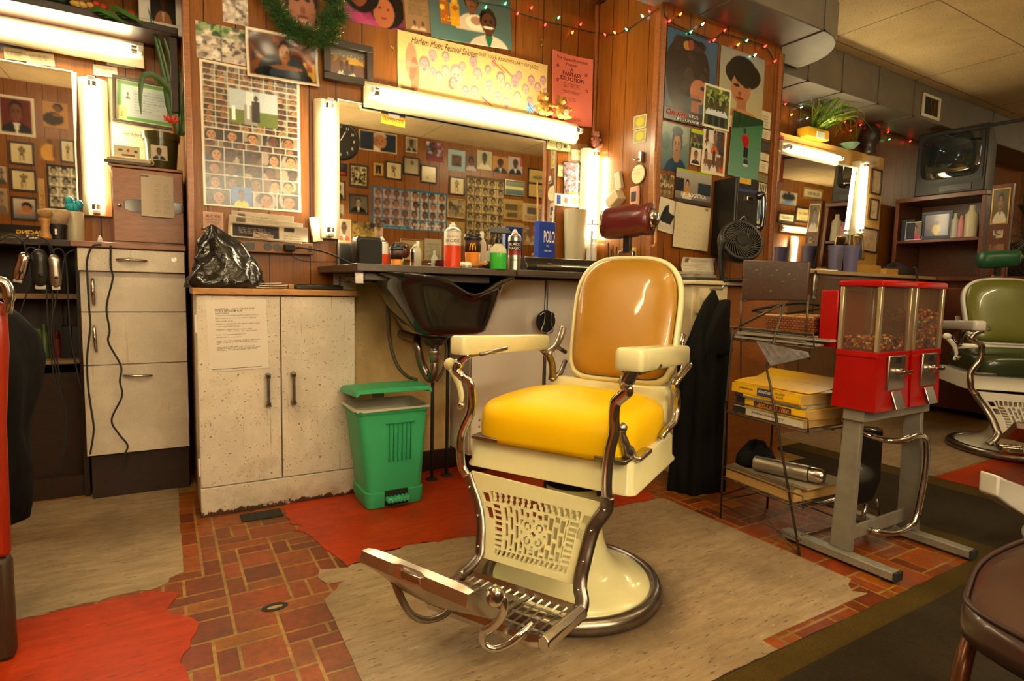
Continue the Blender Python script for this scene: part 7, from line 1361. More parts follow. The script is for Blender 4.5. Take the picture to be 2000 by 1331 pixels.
for k, (pts, lb) in enumerate((([(0, 470), (22, 460), (45, 474), (52, 500)], 'black cord arching over the chrome clipper'), ([(40, 478), (60, 462), (92, 470), (106, 498)], 'black cord arching between the clippers'), ([(146, 488), (128, 500), (120, 540), (100, 640), (112, 740), (130, 830), (115, 930)], 'dark cord trailing down in front of the open shelves'), ([(90, 560), (96, 660), (110, 760), (128, 800), (120, 880), (98, 955)], 'tangled dark cord hanging to the floor at the left'))):
    b = B(); b.tube(spline([AY(x, y, 2.86+.02*(k > 1)) for x, y in pts], 6), .0028, 6); tag(b.done('hanging_cable', M_rubber, smooth=True), lb, 'cord')
# high shelf with things above the long tube
hs = thing('high_shelf', 'dark wooden shelf above the left station', 'shelf'); zh = 2.045; box('shelf_board', M_dkwood, -1.6, 3.12, zh-.03, XL-.018, YL-.002, zh, hs, .003)
box('shelf_upright', M_dkwood, XL-.05, 3.15, zh-.36, XL-.02, 3.20, zh-.031, hs, .003)
tl, tr_ = AY(268, -75, 3.24), AY(362, -75, 3.24); bl_ = AY(268, 48, 3.24); w_ = tr_.x-tl.x; h_ = tl.z-zh-.002
im = Img(50, 60, '#1c1412'); im.bust(.1, -.05, .9, .95, '#4a2c20', '#120c0a', '#a0683c', shirt2='#b8a090'); e = framed('framed_portrait', 'white fluted frame with a tan-suited man on the high shelf', 'framed picture', im, Matrix.Translation(Vector(((tl.x+tr_.x)/2, 3.24, zh+h_/2+.001))) @ Matrix.Rotation(math.radians(90), 4, 'X'), w_, h_, M_white, .045, .02)
r = random.Random(4)
for (px, cc, lb) in ((242, '#c82c18', 'red silk flower lying on the high shelf, right one'), (190, '#b83418', 'orange silk flower lying on the high shelf'), (160, '#c8a050', 'cream silk flower lying on the high shelf')):
    p = AY(px, 30, 3.14); b = B(); [b.sphere((p.x+r.uniform(-.03, .03), 3.15+r.uniform(-.01, .01), zh+.016+r.uniform(0, .02)), .015, 10, 7, (1, .8, .8)) for _ in range(7)]; tag(b.done('silk_flower', mat('petal_'+cc, cc, .6), smooth=True), lb, 'silk flower')
e = thing('ivy_spray', 'green leaf spray trailing over the edge of the high shelf', 'leaf spray', (0, 0, 0))
for k in range(6): a = AY(180+k*12, 28+(k % 3)*6, 3.10); blade([a+Vector((0, 0, .02)), a+Vector((.03, -.02, .02)), a+Vector((.07, -.03, -.005))], .016, M_leaf, e)
p = AY(110, 15, 3.1); b = B(); b.lathe([(.04, 0), (.055, .04), (.05, .1), (.03, .13), (.035, .15)], (p.x, 3.22, zh), 24); tag(b.done('vase', mat('dark_green_glaze', '#142414', .3), smooth=True), 'dark green vase at the back of the high shelf', 'vase')
# red pennant beside the panelled wall
b = B(); a_ = [AY(378, 300, 2.9), AY(384, 300, 2.9), AY(388, 400, 2.9), AY(386, 425, 2.9), AY(366, 418, 2.9), AY(374, 360, 2.9)]
vs = [v+Vector((0, .012*math.sin(i*2), 0)) for i, v in enumerate(a_)]; b.rings([vs, [v+Vector((0, .004, 0)) for v in vs]]); pen = tag(b.done('red_pennant', mat('red_cloth', '#c8140c', .7)), 'red cloth pennant with a yellow star hanging beside the panelled wall', 'pennant')
b = B(); b.tube(spline([AY(372, 160, 2.9), AY(375, 230, 2.9), AY(379, 290, 2.9), AY(381, 320, 2.9)], 5), .004, 6); b.done('gold_cord', M_brass, pen)
c_ = AY(384, 371, 2.885); b = B(); b.rings([[c_+Vector(((.009 if k % 2 == 0 else .004)*math.sin(k*math.pi/5), 0, (.009 if k % 2 == 0 else .004)*math.cos(k*math.pi/5))) for k in range(10)], [c_+Vector(((.009 if k % 2 == 0 else .004)*math.sin(k*math.pi/5), .002, (.009 if k % 2 == 0 else .004)*math.cos(k*math.pi/5))) for k in range(10)]]); b.done('yellow_star', M_inkyel, pen)
# red barber chair cut by the left edge, with a black cape over it
lch = thing('barber_chair', 'red vinyl barber chair cut off by the left edge of the photo', 'barber chair')
YR = 1.75
P0, P1 = AY(4, 620, YR), AY(14, 1160, YR)
b = B(); xr = AY(12, 800, YR).x; xr0 = AY(12, 600, YR).x
b.extr([(AY(6, 590, YR).x-.40, AY(6, 590, YR).z), (AY(10, 590, YR).x, AY(10, 590, YR).z), (AY(20, 680, YR).x-.004, AY(20, 680, YR).z), (AY(10, 830, YR).x, AY(10, 830, YR).z), (AY(20, 1090, YR).x, AY(20, 1090, YR).z), (AY(20, 1090, YR).x-.40, AY(20, 1090, YR).z)], 'y', YR, YR+.03); b.done('side_panel', mat('red_vinyl', (.30, .02, .005), .35, var=.15), lch, bevel=.012)
b = B(); b.tube(spline([AY(-40, 548, YR-.01), AY(0, 550, YR-.01), AY(14, 562, YR-.01), AY(18, 590, YR-.01), AY(14, 612, YR-.01)], 5), [.012]*15+[.009]*6, 12); b.done('chrome_arm', M_chrome, lch, smooth=True)
b = B(); x2 = AY(22, 1150, YR).x; b.box(x2-.40, YR+.002, .0, x2, YR+.05, AY(20, 1088, YR).z-.002); b.done('base_skirt', mat('brown_skirt', (.04, .022, .012), .5), lch, bevel=.015)
cape = []
def cape_ring(z, x, d, seed):
    return [Vector((x+d*(math.cos(a))*(1+.12*math.sin(5*a+z*9)), 1.98+.16*math.sin(a)*(1+.1*math.sin(7*a+z*5)), z)) for a in [2*math.pi*j/40 for j in range(40)]]
b = B(); R = []
for (py, px) in ((1005, 50), (960, 62), (900, 66), (840, 55), (800, 62), (760, 72), (700, 78), (650, 60), (620, 30), (600, 5)):
    q = AY(px, py, 1.98); R.append(cape_ring(q.z, q.x-.13, .13, 0))
b.rings(R); tag(b.done('barber_cape', mat('black_cloth', (.0025, .0025, .003), .9, spec=.2, bump=.3, bscale=20), smooth=True), 'black cape draped over the red chair at the left edge', 'cape')
# ================================================================ COLUMN STATION: counter, pay phone, fan
cc_ = thing('drawer_cabinet', 'chipped cream drawer cabinet standing below the papered column', 'cabinet'); yF = 1.98; xa, xb = 2.20, 2.47; zt = AY(1400, 549, yF).z
box('carcass', M_creamworn, xa+.01, yF+.02, .0, xb-.01, cy0-.016, zt-.022, cc_, .003); box('top', M_creamworn, xa-.02, yF-.02, zt-.02, 3.02, cy0-.016, zt, cc_, .005); box('side_cupboard', M_cabw, xb+.005, yF+.05, 0, 3.0, cy0-.016, zt-.022, cc_, .003)
for k in range(3):
    for (ya, yb_) in ((0, 1),):
        x0 = xa+.03+(xb-xa-.06)*ya; x1 = xa+.03+(xb-xa-.06)*yb_; d = box('drawer', M_creamworn, x0+.004, yF, zt-.16-.20*k+.008 if k else zt-.16, x1-.004, yF+.02, zt-.035-.20*k if k else zt-.035, cc_, .003)
        b = B().sphere(((x0+x1)/2, yF-.012, zt-.10-.2*k), .011, 10, 8); b.done('knob', M_worn, d, smooth=True)
ph_ = thing('pay_phone', 'black wall pay phone with keypad and handset on the column', 'pay phone'); X0 = AY(1390, 430, cy0).x; d_ = ray(1434, 430); yP = X0/(d_.x/d_.y); X1 = AY(1480, 430, yP).x; zT = AY(1440, 345, yP).z; zB = AY(1440, 498, yP).z
b = B(); b.box(X0, yP, zB, X1, cy0-.002, zT); b.done('phone_housing', M_black, ph_, bevel=.008)
fx = lambda px: AY(px, 430, yP-.004).x; fz = lambda py: AY(1458, py, yP-.004).z
box('face_plate', mat('phone_plate', '#4c4a48', .3, .7), fx(1438), yP-.004, fz(452), fx(1475), yP-.0005, fz(348), ph_, .002)
box('yellow_card', mat('phone_yellow', '#c8a02c', .5), fx(1440), yP-.006, fz(360), fx(1462), yP-.0045, fz(349), ph_); box('blue_strip', mat('phone_blue', '#243468', .4), fx(1438), yP-.006, fz(376), fx(1474), yP-.0045, fz(370), ph_)
for i in range(3):
    for j in range(4): x_ = fx(1450+i*5); z_ = fz(408+j*8); box('key', M_black, x_-.0045, yP-.008, z_-.0045, x_+.0045, yP-.0045, z_+.0045, ph_, .001)
b = B(); hx = fx(1470); b.tube(spline([(hx-.012, yP-.03, fz(384)), (hx+.008, yP-.05, fz(381)), (hx+.014, yP-.055, fz(396)), (hx+.015, yP-.055, fz(425)), (hx+.008, yP-.05, fz(445)), (hx-.012, yP-.03, fz(443))], 6), [.020]*7+[.013]*18+[.02]*6, 12); b.done('handset', M_gloss, ph_, smooth=True)
box('cradle', M_chrome, fx(1453), yP-.018, fz(394), fx(1466), yP-.004, fz(384), ph_, .003)
b = B(); b.tube(spline([(fx(1440), yP-.01, fz(436)), (fx(1448), yP-.02, fz(425)), (fx(1454), yP-.02, fz(440)), (fx(1456), yP-.02, fz(455))], 5), .004, 8); b.done('handset_cord', M_steel, ph_, smooth=True)
# fan
yN = 2.02; cF = AY(1444, 474, yN-.06); rF = .112; fan = thing('desk_fan', 'black round desk fan tilted up on the cream cabinet', 'fan', (cF.x, cF.y, cF.z))
RF = Matrix.Rotation(math.radians(-24), 4, 'Z') @ Matrix.Rotation(math.radians(-22), 4, 'X') @ Matrix.Rotation(math.radians(90), 4, 'X')   # local z faces the viewer, tilted up
def fb_(b, nm, m_, **k):
    b.v = [tuple(RF @ Vector(v)) for v in b.v]; return b.done(nm, m_, fan, **k)
b = B(); b.lathe([(.001, -.085), (.05, -.083), (.085, -.06), (.105, -.02), (.112, .02), (.108, .034), (.100, .036), (.098, .028), (.098, -.03), (.001, -.05)], n=48); fb_(b, 'fan_shroud', M_black, smooth=True)
b = B()
for k in range(34):
    a0 = 2*math.pi*k/34; P = []
    for t in range(9): q = t/8; rr_ = .032+(.100-.032)*q; a = a0+.95*q**.8; P.append((rr_*math.cos(a), rr_*math.sin(a), .030+.006*math.sin(q*math.pi)))
    b.tube(P, .0021, 5)
b.lathe([(.098, .026), (.101, .032), (.098, .036), (.095, .032)], n=48, cap=False); fb_(b, 'fan_grille', mat('grille_grey', (.06, .055, .05), .3), smooth=True)
b = B(); b.lathe([(.034, .026), (.034, .036), (.030, .039), (.001, .040)], n=32); fb_(b, 'fan_badge', M_blackm, auto=40)
b = B()
for k in range(5):
    a = 2*math.pi*k/5; R = []
    for t in range(6): q = t/5; rr_ = .025+.065*q; w_ = .018+.03*q; R.append([Vector((rr_*math.cos(a+s*w_/rr_*.9), rr_*math.sin(a+s*w_/rr_*.9), -.01-.012*s)) for s in (-1, 1)]+[Vector((rr_*math.cos(a+s*w_/rr_*.9), rr_*math.sin(a+s*w_/rr_*.9), -.013-.012*s)) for s in (1, -1)])
    b.rings(R)
fb_(b, 'fan_blades', M_gloss)
b = B(); b.tube(spline([(-.118, .0, .0), (-.118, .01, -.06), (-.10, .01, -(cF.z-zt)+.02), (-.08, 0, -(cF.z-zt)+.006)], 5), .016, 8, .6); b.tube(spline([(.118, .0, .0), (.118, .01, -.06), (.10, .01, -(cF.z-zt)+.02), (.08, 0, -(cF.z-zt)+.006)], 5), .012, 8, .6); b.lathe([(.085, -(cF.z-zt)+.001), (.09, -(cF.z-zt)+.008), (.06, -(cF.z-zt)+.014)], n=28); b.done('fan_stand', M_black, fan, smooth=True)
b = B(); b.lathe([(.02, .116), (.02, .130), (.016, .132)], n=20, axis='x'); b.done('tilt_knob', M_black, fan, auto=40)
# papers on the cream cabinet
for k, (dx, rz, w3, c3, lb) in enumerate(((0, .05, .15, '#3a3634', 'dark magazine at the bottom of the paper pile on the cream cabinet'), (.004, -.06, .15, '#8a8478', 'grey folder in the paper pile on the cream cabinet'), (-.004, .1, .14, '#a09888', 'stack of envelopes in the paper pile on the cream cabinet'))):
    b = B().box(-w3/2, -.05, 0, w3/2, .06, .014); o = tag(b.done('paper_bundle', mat('pb_'+c3, c3, .6), bevel=.001), lb, 'papers'); o.location = (AY(1358, 540, 2.06).x+dx+.012, 2.06, zt+.001+k*.0145); o.rotation_euler = (0, 0, rz)
news((1326, 503), (1389, 506), (1331, 530), 2.06, 'white sheet propped up on the paper pile of the cream cabinet', 'loose_sheet', '#c8c0b0', seed=12, cat='sheet')
# ---------------------------------------------------------------- black coat on the cabinet corner
YW = 1.86
prof = [(1398, 567, 3), (1394, 590, 14), (1390, 630, 26), (1384, 680, 38), (1380, 690, 44), (1378, 740, 44), (1374, 800, 47), (1371, 860, 49), (1368, 920, 52), (1366, 960, 54), (1364, 985, 52)]
R = []
for i, (px, py, hw) in enumerate(prof):
    c_ = AY(px, py, YW); s = hw/FPX*3.3; ring = []
    for j in range(48):
        a = 2*math.pi*j/48; q = 1+(.10*math.sin(6*a+i*.35)+.07*math.sin(11*a-i*.5))*min(1, i/3); ring.append(Vector((c_.x+s*q*math.cos(a)*1.0, YW+.012+min(.10, s*.75)*q*math.sin(a), c_.z-.012*math.sin(3*a)*(i > 8))))
    R.append(ring)
b = B(); b.rings(R); coat = tag(b.done('black_coat', mat('black_coat_cloth', (.0028, .0028, .003), .9, spec=.25, bump=.25, bscale=14), smooth=True), 'long black coat hanging between the barber chair and the wire rack', 'coat')
b = B(); R = []
for i, (px, py, hw) in enumerate(((1412, 590, 6), (1406, 620, 18), (1400, 655, 28), (1400, 684, 33), (1400, 692, 32))):
    c_ = AY(px, py, YW-.05); s = hw/FPX*3.0; R.append([Vector((c_.x+s*math.cos(a)*(1+.08*math.sin(5*a+i)), YW-.055+.035*math.sin(a), c_.z+.012*math.cos(a))) for a in [2*math.pi*j/32 for j in range(32)]])
b.rings(R); b.done('coat_hood', mat('black_coat_cloth', (.008, .008, .009), .75), coat, smooth=True)
c_ = AY(1403, 566, 1.93); b = B(); b.tube([c_+Vector((0, .049, .0)), c_+Vector((0, -.02, 0)), c_+Vector((0, -.03, .02))], .005, 8); tag(b.done('coat_hook', M_steel, smooth=True), 'metal hook holding the black coat on the cream cabinet', 'hook')
# ================================================================ WIRE RACK
rk = thing('magazine_rack', 'wire magazine rack with a scratched brown header board', 'magazine rack')
M_wire = mat('rusty_wire', '#5a4c3c', .45, .6, var=.4, vscale=30)
FL, FR = AZ(1407, 1014), AZ(1562, 1088); u = (FR-FL); wR = u.length; u.normalize(); bk_ = Vector((-u.y, u.x, 0)); bk_ = bk_ if bk_.dot(Vector((1, 0, 0))) > 0 else -bk_
dR = .27
def rp(a, d, z): return FL+u*(wR*a)+bk_*(dR*d)+Vector((0, 0, z))
def zrack(px, py): # height of a pixel on the rack's front plane
    d = ray(px, py); n = bk_; t = (FL).dot(n)-0; o = Vector((0, 0, H)); k = (FL-o).dot(n)/d.dot(n); return o+d*k
def xyz(px, py, back=0): # pixel on plane back metres behind the rack front
    d = ray(px, py); o = Vector((0, 0, H)); k = (FL+bk_*back-o).dot(bk_)/d.dot(bk_); return o+d*k
def wire(pts, r=.0035, nm='wire', n=6): b = B(); b.tube(pts, r, n); return b.done(nm, M_wire, rk, smooth=True)
zA, zB_, zC = xyz(1440, 662).z, xyz(1438, 808).z, xyz(1430, 940).z
wire([rp(0, 0, .003), xyz(1417, 800), xyz(1430, 662), xyz(1434, 645)], .0045, 'side_wire'); wire([rp(1, 0, .003), xyz(1505, 755), xyz(1497, 720), xyz(1532, 592)], .0045, 'side_wire'); wire([xyz(1532, 592), xyz(1434, 643)], .0045, 'top_wire')
wire([rp(0, 1, .003), rp(0, 1, 1.0)], .0045, 'back_wire'); wire([rp(1, 1, .003), rp(1, 1, .80)], .0045, 'back_wire'); wire([rp(0, .5, .9), xyz(1447, 590, .1), xyz(1447, 740, .05)], .0035, 'side_wire')
wire([rp(0, 0, .06), rp(1, 0, .06)]); wire([rp(0, 0, .10), rp(.5, .3, .22), rp(.95, .5, .26)]); wire([xyz(1494, 1010), rp(1, 0, .004)], .003); wire([rp(0, 1, .08), rp(1, 1, .08)]); wire([rp(0, 0, .08), rp(0, 1, .08)]); wire([rp(1, 0, .08), rp(1, 1, .08)])
shelf_z = []
for z, f0 in ((zA, .0), (zB_, .0), (zC, .0)):
    b = B()
    for k in range(11): b.tube([rp(k/10, 0, z), rp(k/10, 1, z)], .0025, 5)
    for d in (0, .5, 1): b.tube([rp(0, d, z-.004), rp(1, d, z-.004)], .0035, 6)
    b.tube([rp(0, -.0, z), rp(0, -.02, z+.045), rp(1, -.02, z+.045), rp(1, 0, z)], .003, 6); b.done('wire_shelf', M_wire, rk, smooth=True); shelf_z.append(z+.004)
hb_ = [xyz(1452, 508, .02), xyz(1580, 512, .02), xyz(1576, 588, .02), xyz(1447, 586, .02)]; b = B(); b.rings([hb_, [v+bk_*.012 for v in hb_]])
N = NT('scratched_brown_board'); v = N.map((10, 10, 40)); k_ = N.noise(v, 4, 5, .7); c = N.mix(N.ramp(k_, [(.64, (0, 0, 0)), (.67, (1, 1, 1))]), (.05, .018, .007), (.35, .27, .15)); N.l(c, N.b.inputs['Base Color']); N.b.inputs['Roughness'].default_value = .35
b.done('header_board', N.m, rk, bevel=.003)
for q in (hb_[3], hb_[2]): wire([q+bk_*.006+Vector((0, 0, .02)), Vector((q.x, q.y, 0))+bk_*.006+Vector((0, 0, zA))], .004, 'header_post')
def rbook(nm, label, cat, a0, a1, d0, d1, z, th, m_, spine=None, sm=None, group=None, pages=None, rot=0, nosp=False):
    e = thing(nm, label, cat); b = B(); V = [rp(a0, d0, z), rp(a1, d0, z), rp(a1, d1, z), rp(a0, d1, z)]; cxy = (V[0]+V[2])/2
    V = [cxy+Matrix.Rotation(rot, 3, 'Z')@(v-cxy) for v in V]; up = Vector((0, 0, th)); n_ = (V[0]-V[3]).normalized()
    b = B(); b.rings([[v+Vector((0, 0, .002)) for v in V], [v+up-Vector((0, 0, .002)) for v in V]]); b.done('pages', pages or mat('page_block', '#c09a58', .8, bump=.4, bscale=200, stretch=(.1, .1, 3)), e)
    b = B(); ex = n_*.003; b.rings([[V[0]+ex, V[1]+ex, V[2], V[3]], [V[0]+ex+Vector((0, 0, .002)), V[1]+ex+Vector((0, 0, .002)), V[2]+Vector((0, 0, .002)), V[3]+Vector((0, 0, .002))]]); b.rings([[q+Vector((0, 0, th-.002)) for q in (V[0]+ex, V[1]+ex, V[2], V[3])], [q+Vector((0, 0, th)) for q in (V[0]+ex, V[1]+ex, V[2], V[3])]]); nosp or b.rings([[V[0]+ex, V[1]+ex, V[1]+ex*.2, V[0]+ex*.2], [V[0]+ex+up, V[1]+ex+up, V[1]+ex*.2+up, V[0]+ex*.2+up]]); b.done('cover', m_, e)
    if spine:
        uu = (V[1]-V[0]).normalized(); L = (V[1]-V[0]).length
        for (s_, x0, x1, z0, z1, mm) in spine:
            o_ = V[0]+ex+n_*.0008; MX = Matrix((( uu.x, 0, n_.x, o_.x), (uu.y, 0, n_.y, o_.y), (0, 1, 0, z), (0, 0, 0, 1)))
            if s_ is None: bb = B().box(x0*L, z0*th, -.0004, x1*L, z1*th, .0, MX); bb.done('spine_band', mm, e)
            else: text_mesh(s_, mm, e, x0*L, z0*th, x1*L, z1*th, z=.0003, mtx=MX, bold=.015)
    return e
z = shelf_z[1]; M_dir = mat('directory_yellow', '#e8b414', .4); M_dirb = mat('directory_dark', '#2a2624', .4)
rbook('phone_book', 'white-spined directory at the bottom of the yellow phone book pile', 'phone book', .08, .92, .03, .80, z, .028, mat('directory_white', '#c8c0ac', .45), [(None, 0, .2, .05, .95, M_dirb), ('Public Directory', .3, .75, .35, .7, M_ink)], rot=.02)
rbook('phone_book', 'yellow phone book with a black and white telephone-number band', 'phone book', .10, .95, .05, .86, z+.029, .036, M_dir, [(None, 0, .14, .0, 1, M_dirb), (None, .28, .82, .15, .85, M_ink), ('1-800-LAW-1010', .31, .79, .28, .74, mat('spine_orange', '#e87818', .4))], rot=-.03)
rbook('phone_book', 'thin blue-edged directory between the yellow phone books', 'phone book', .09, .93, .04, .84, z+.066, .014, mat('directory_blue', '#6a8098', .4), [(None, 0, .12, .0, 1, M_dirb), (None, .13, 1, .5, 1, M_dir)], rot=.03)
tb_ = rbook('phone_book', 'thick yellow phone book on top of the pile with a curled cover', 'phone book', .05, .90, .02, .80, z+.081, .036, M_dir, [(None, .40, .62, .1, .9, mat('spine_navy', '#2a3454', .4)), ('YELLOW\nBOOK', .66, .80, .2, .8, M_ink), ('ADVANTAGE', .42, .60, .4, .7, M_inkwhite), ('yellowbook', .12, .34, .4, .75, M_ink)], rot=-.02)
# curled cover
b = B(); R = []
for i in range(9):
    t = i/8; d = .10+.75*t; zz2 = z+.118+.002+.05*max(0, t-.15)**1.3; R.append([rp(.02+.1*0, d, zz2+.006*math.sin(t*7)), rp(.92, d, zz2*1.0+.004*math.sin(t*6+1)), rp(.92, d, zz2-.002+.004*math.sin(t*6+1)), rp(.02, d, zz2-.002+.006*math.sin(t*7))])
b.rings(R); b.done('curled_cover', M_dir, tb_, smooth=False)
uu = u; 
z = shelf_z[2]
for k, (a0, a1, d0, d1, th, lb, cc) in enumerate(((.03, .88, .02, .95, .05, 'fat tan paperback directory on the lowest rack shelf', '#a07838'),)):
    rbook('phone_book', lb, 'phone book', a0, a1, d0, d1, z, th, mat('cov_'+cc, '#5a4c3c', .5), nosp=True)
rbook('newspaper_pile', 'folded newspaper lying on the fat tan directory', 'newspaper', .06, .95, .1, .95, z+.051, .008, mat('newsprint', '#8a7c68', .7), rot=.05)
e = thing('thermos_flask', 'brushed steel thermos flask lying on the lowest rack shelf', 'flask'); p0, p1 = rp(.34, .10, z+.060+.030), rp(.98, .42, z+.060+.034); d = (p1-p0)
b = B(); b.tube([p0, p0+d*.02, p0+d*.80], [.018, .028, .029], 20); b.done('flask_body', M_steel, e, auto=40); b = B(); b.tube([p0+d*.81, p0+d*.96, p1], [.027, .027, .022], 20); b.done('flask_cap', M_chrome, e, auto=40); b = B(); b.tube([p0+d*.795, p0+d*.812], .0295, 20); b.done('flask_ring', M_black, e)
cB = rp(.18, .40, z+.060); bag_ = crumple('black_pouch', 'soft black pouch behind the steel flask', 'pouch', mat('black_cloth', (.009, .009, .011), .8), (cB.x, cB.y, cB.z), (.085, .07, .09), 9, .25)
zt3 = shelf_z[0]
for k, (a0, a1, d0, d1, cc, lb, rt) in enumerate(((.05, 1.0, .02, .95, '#a8a090', 'lowest magazine on the top rack shelf', .05), (.02, .9, .05, .9, '#4a4038', 'dark magazine, second from the bottom on the top rack shelf', -.05), (.1, 1.1, .0, .9, '#8a8478', 'grey magazine in the middle of the top rack shelf', .09), (.08, .95, .1, .95, '#2a2624', 'black magazine under the woven basket', -.02))):
    rbook('magazine', lb, 'magazine', a0, a1, d0, d1, zt3+k*.0085, .008, mat('mg_'+cc, cc, .35), rot=rt, nosp=True, pages=mat('mg_pages', '#b8b0a0', .7))
b = B(); R = []
for i in range(7): t = i/6; q = rp(.45+.5*t, -.08, zt3-.005-.06*t*(1-t)*2); R.append([rp(.40+.6*t, -.10-.04*math.sin(t*3), zt3+.0-.02*t), rp(.62+.42*t, -.14, zt3-.085+.05*t), rp(.62+.42*t, -.135, zt3-.085+.05*t), rp(.40+.6*t, -.095-.04*math.sin(t*3), zt3+.0-.02*t)])
b.rings(R); tag(b.done('drooping_newspaper', mat('droop_print', '#8a8488', .6, var=.6, vscale=30)), 'newspaper page drooping over the front of the top rack shelf', 'newspaper')
bk0 = thing('woven_basket', 'orange woven basket tray on the top shelf of the wire rack', 'basket'); c0 = xyz(1560, 637, .12); zb3 = zt3+.036; hbk = xyz(1560, 618, .12).z-zb3
N = NT('basket_weave'); v = N.map((1, 1, 1)); wv = N.n('ShaderNodeTexBrick'); wv.inputs['Scale'].default_value = 28; wv.inputs['Color1'].default_value = (.50, .15, .03, 1); wv.inputs['Color2'].default_value = (.34, .09, .02, 1); wv.inputs['Mortar'].default_value = (.10, .03, .01, 1); wv.inputs['Mortar Size'].default_value = .06
sxyz = N.n('ShaderNodeSeparateXYZ'); cmb = N.n('ShaderNodeCombineXYZ'); N.l(v, sxyz.inputs[0]); N.l(N.math('ADD', sxyz.outputs[0], sxyz.outputs[1]), cmb.inputs[0]); N.l(sxyz.outputs[2], cmb.inputs[1]); N.l(cmb.outputs[0], wv.inputs['Vector']); N.l(wv.outputs['Color'], N.b.inputs['Base Color']); N.bump(wv.outputs['Fac'], .5, .004)
V = [c0-u*.095-bk_*.06, c0+u*.105-bk_*.06, c0+u*.105+bk_*.12, c0-u*.095+bk_*.12]; ctr = (V[0]+V[2])/2
def ringz(s, z): return [Vector((ctr.x+(v.x-ctr.x)*s, ctr.y+(v.y-ctr.y)*s, z)) for v in V]
b = B(); b.rings([ringz(.95, zb3), ringz(1.0, zb3+.005), ringz(1.03, zb3+hbk), ringz(.97, zb3+hbk), ringz(.93, zb3+.008)]); b.done('basket_body', N.m, bk0, bevel=.004)
b = B(); rr2 = ringz(1.02, zb3+hbk); b.tube(rr2+[rr2[0]], .005, 8); b.done('basket_rim', M_oak, bk0)
cB = xyz(1530, 605, .16); b = B(); b.tube(spline([xyz(1470, 607, .15), xyz(1490, 602, .14), xyz(1560, 592, .16), xyz(1600, 596, .2)], 6), .006, 8); b.tube(spline([xyz(1470, 607, .17), xyz(1520, 614, .16), xyz(1600, 604, .2)], 6), .004, 8); tag(b.done('black_strap', M_rubber, smooth=True), 'black strap lying behind the woven basket', 'strap')
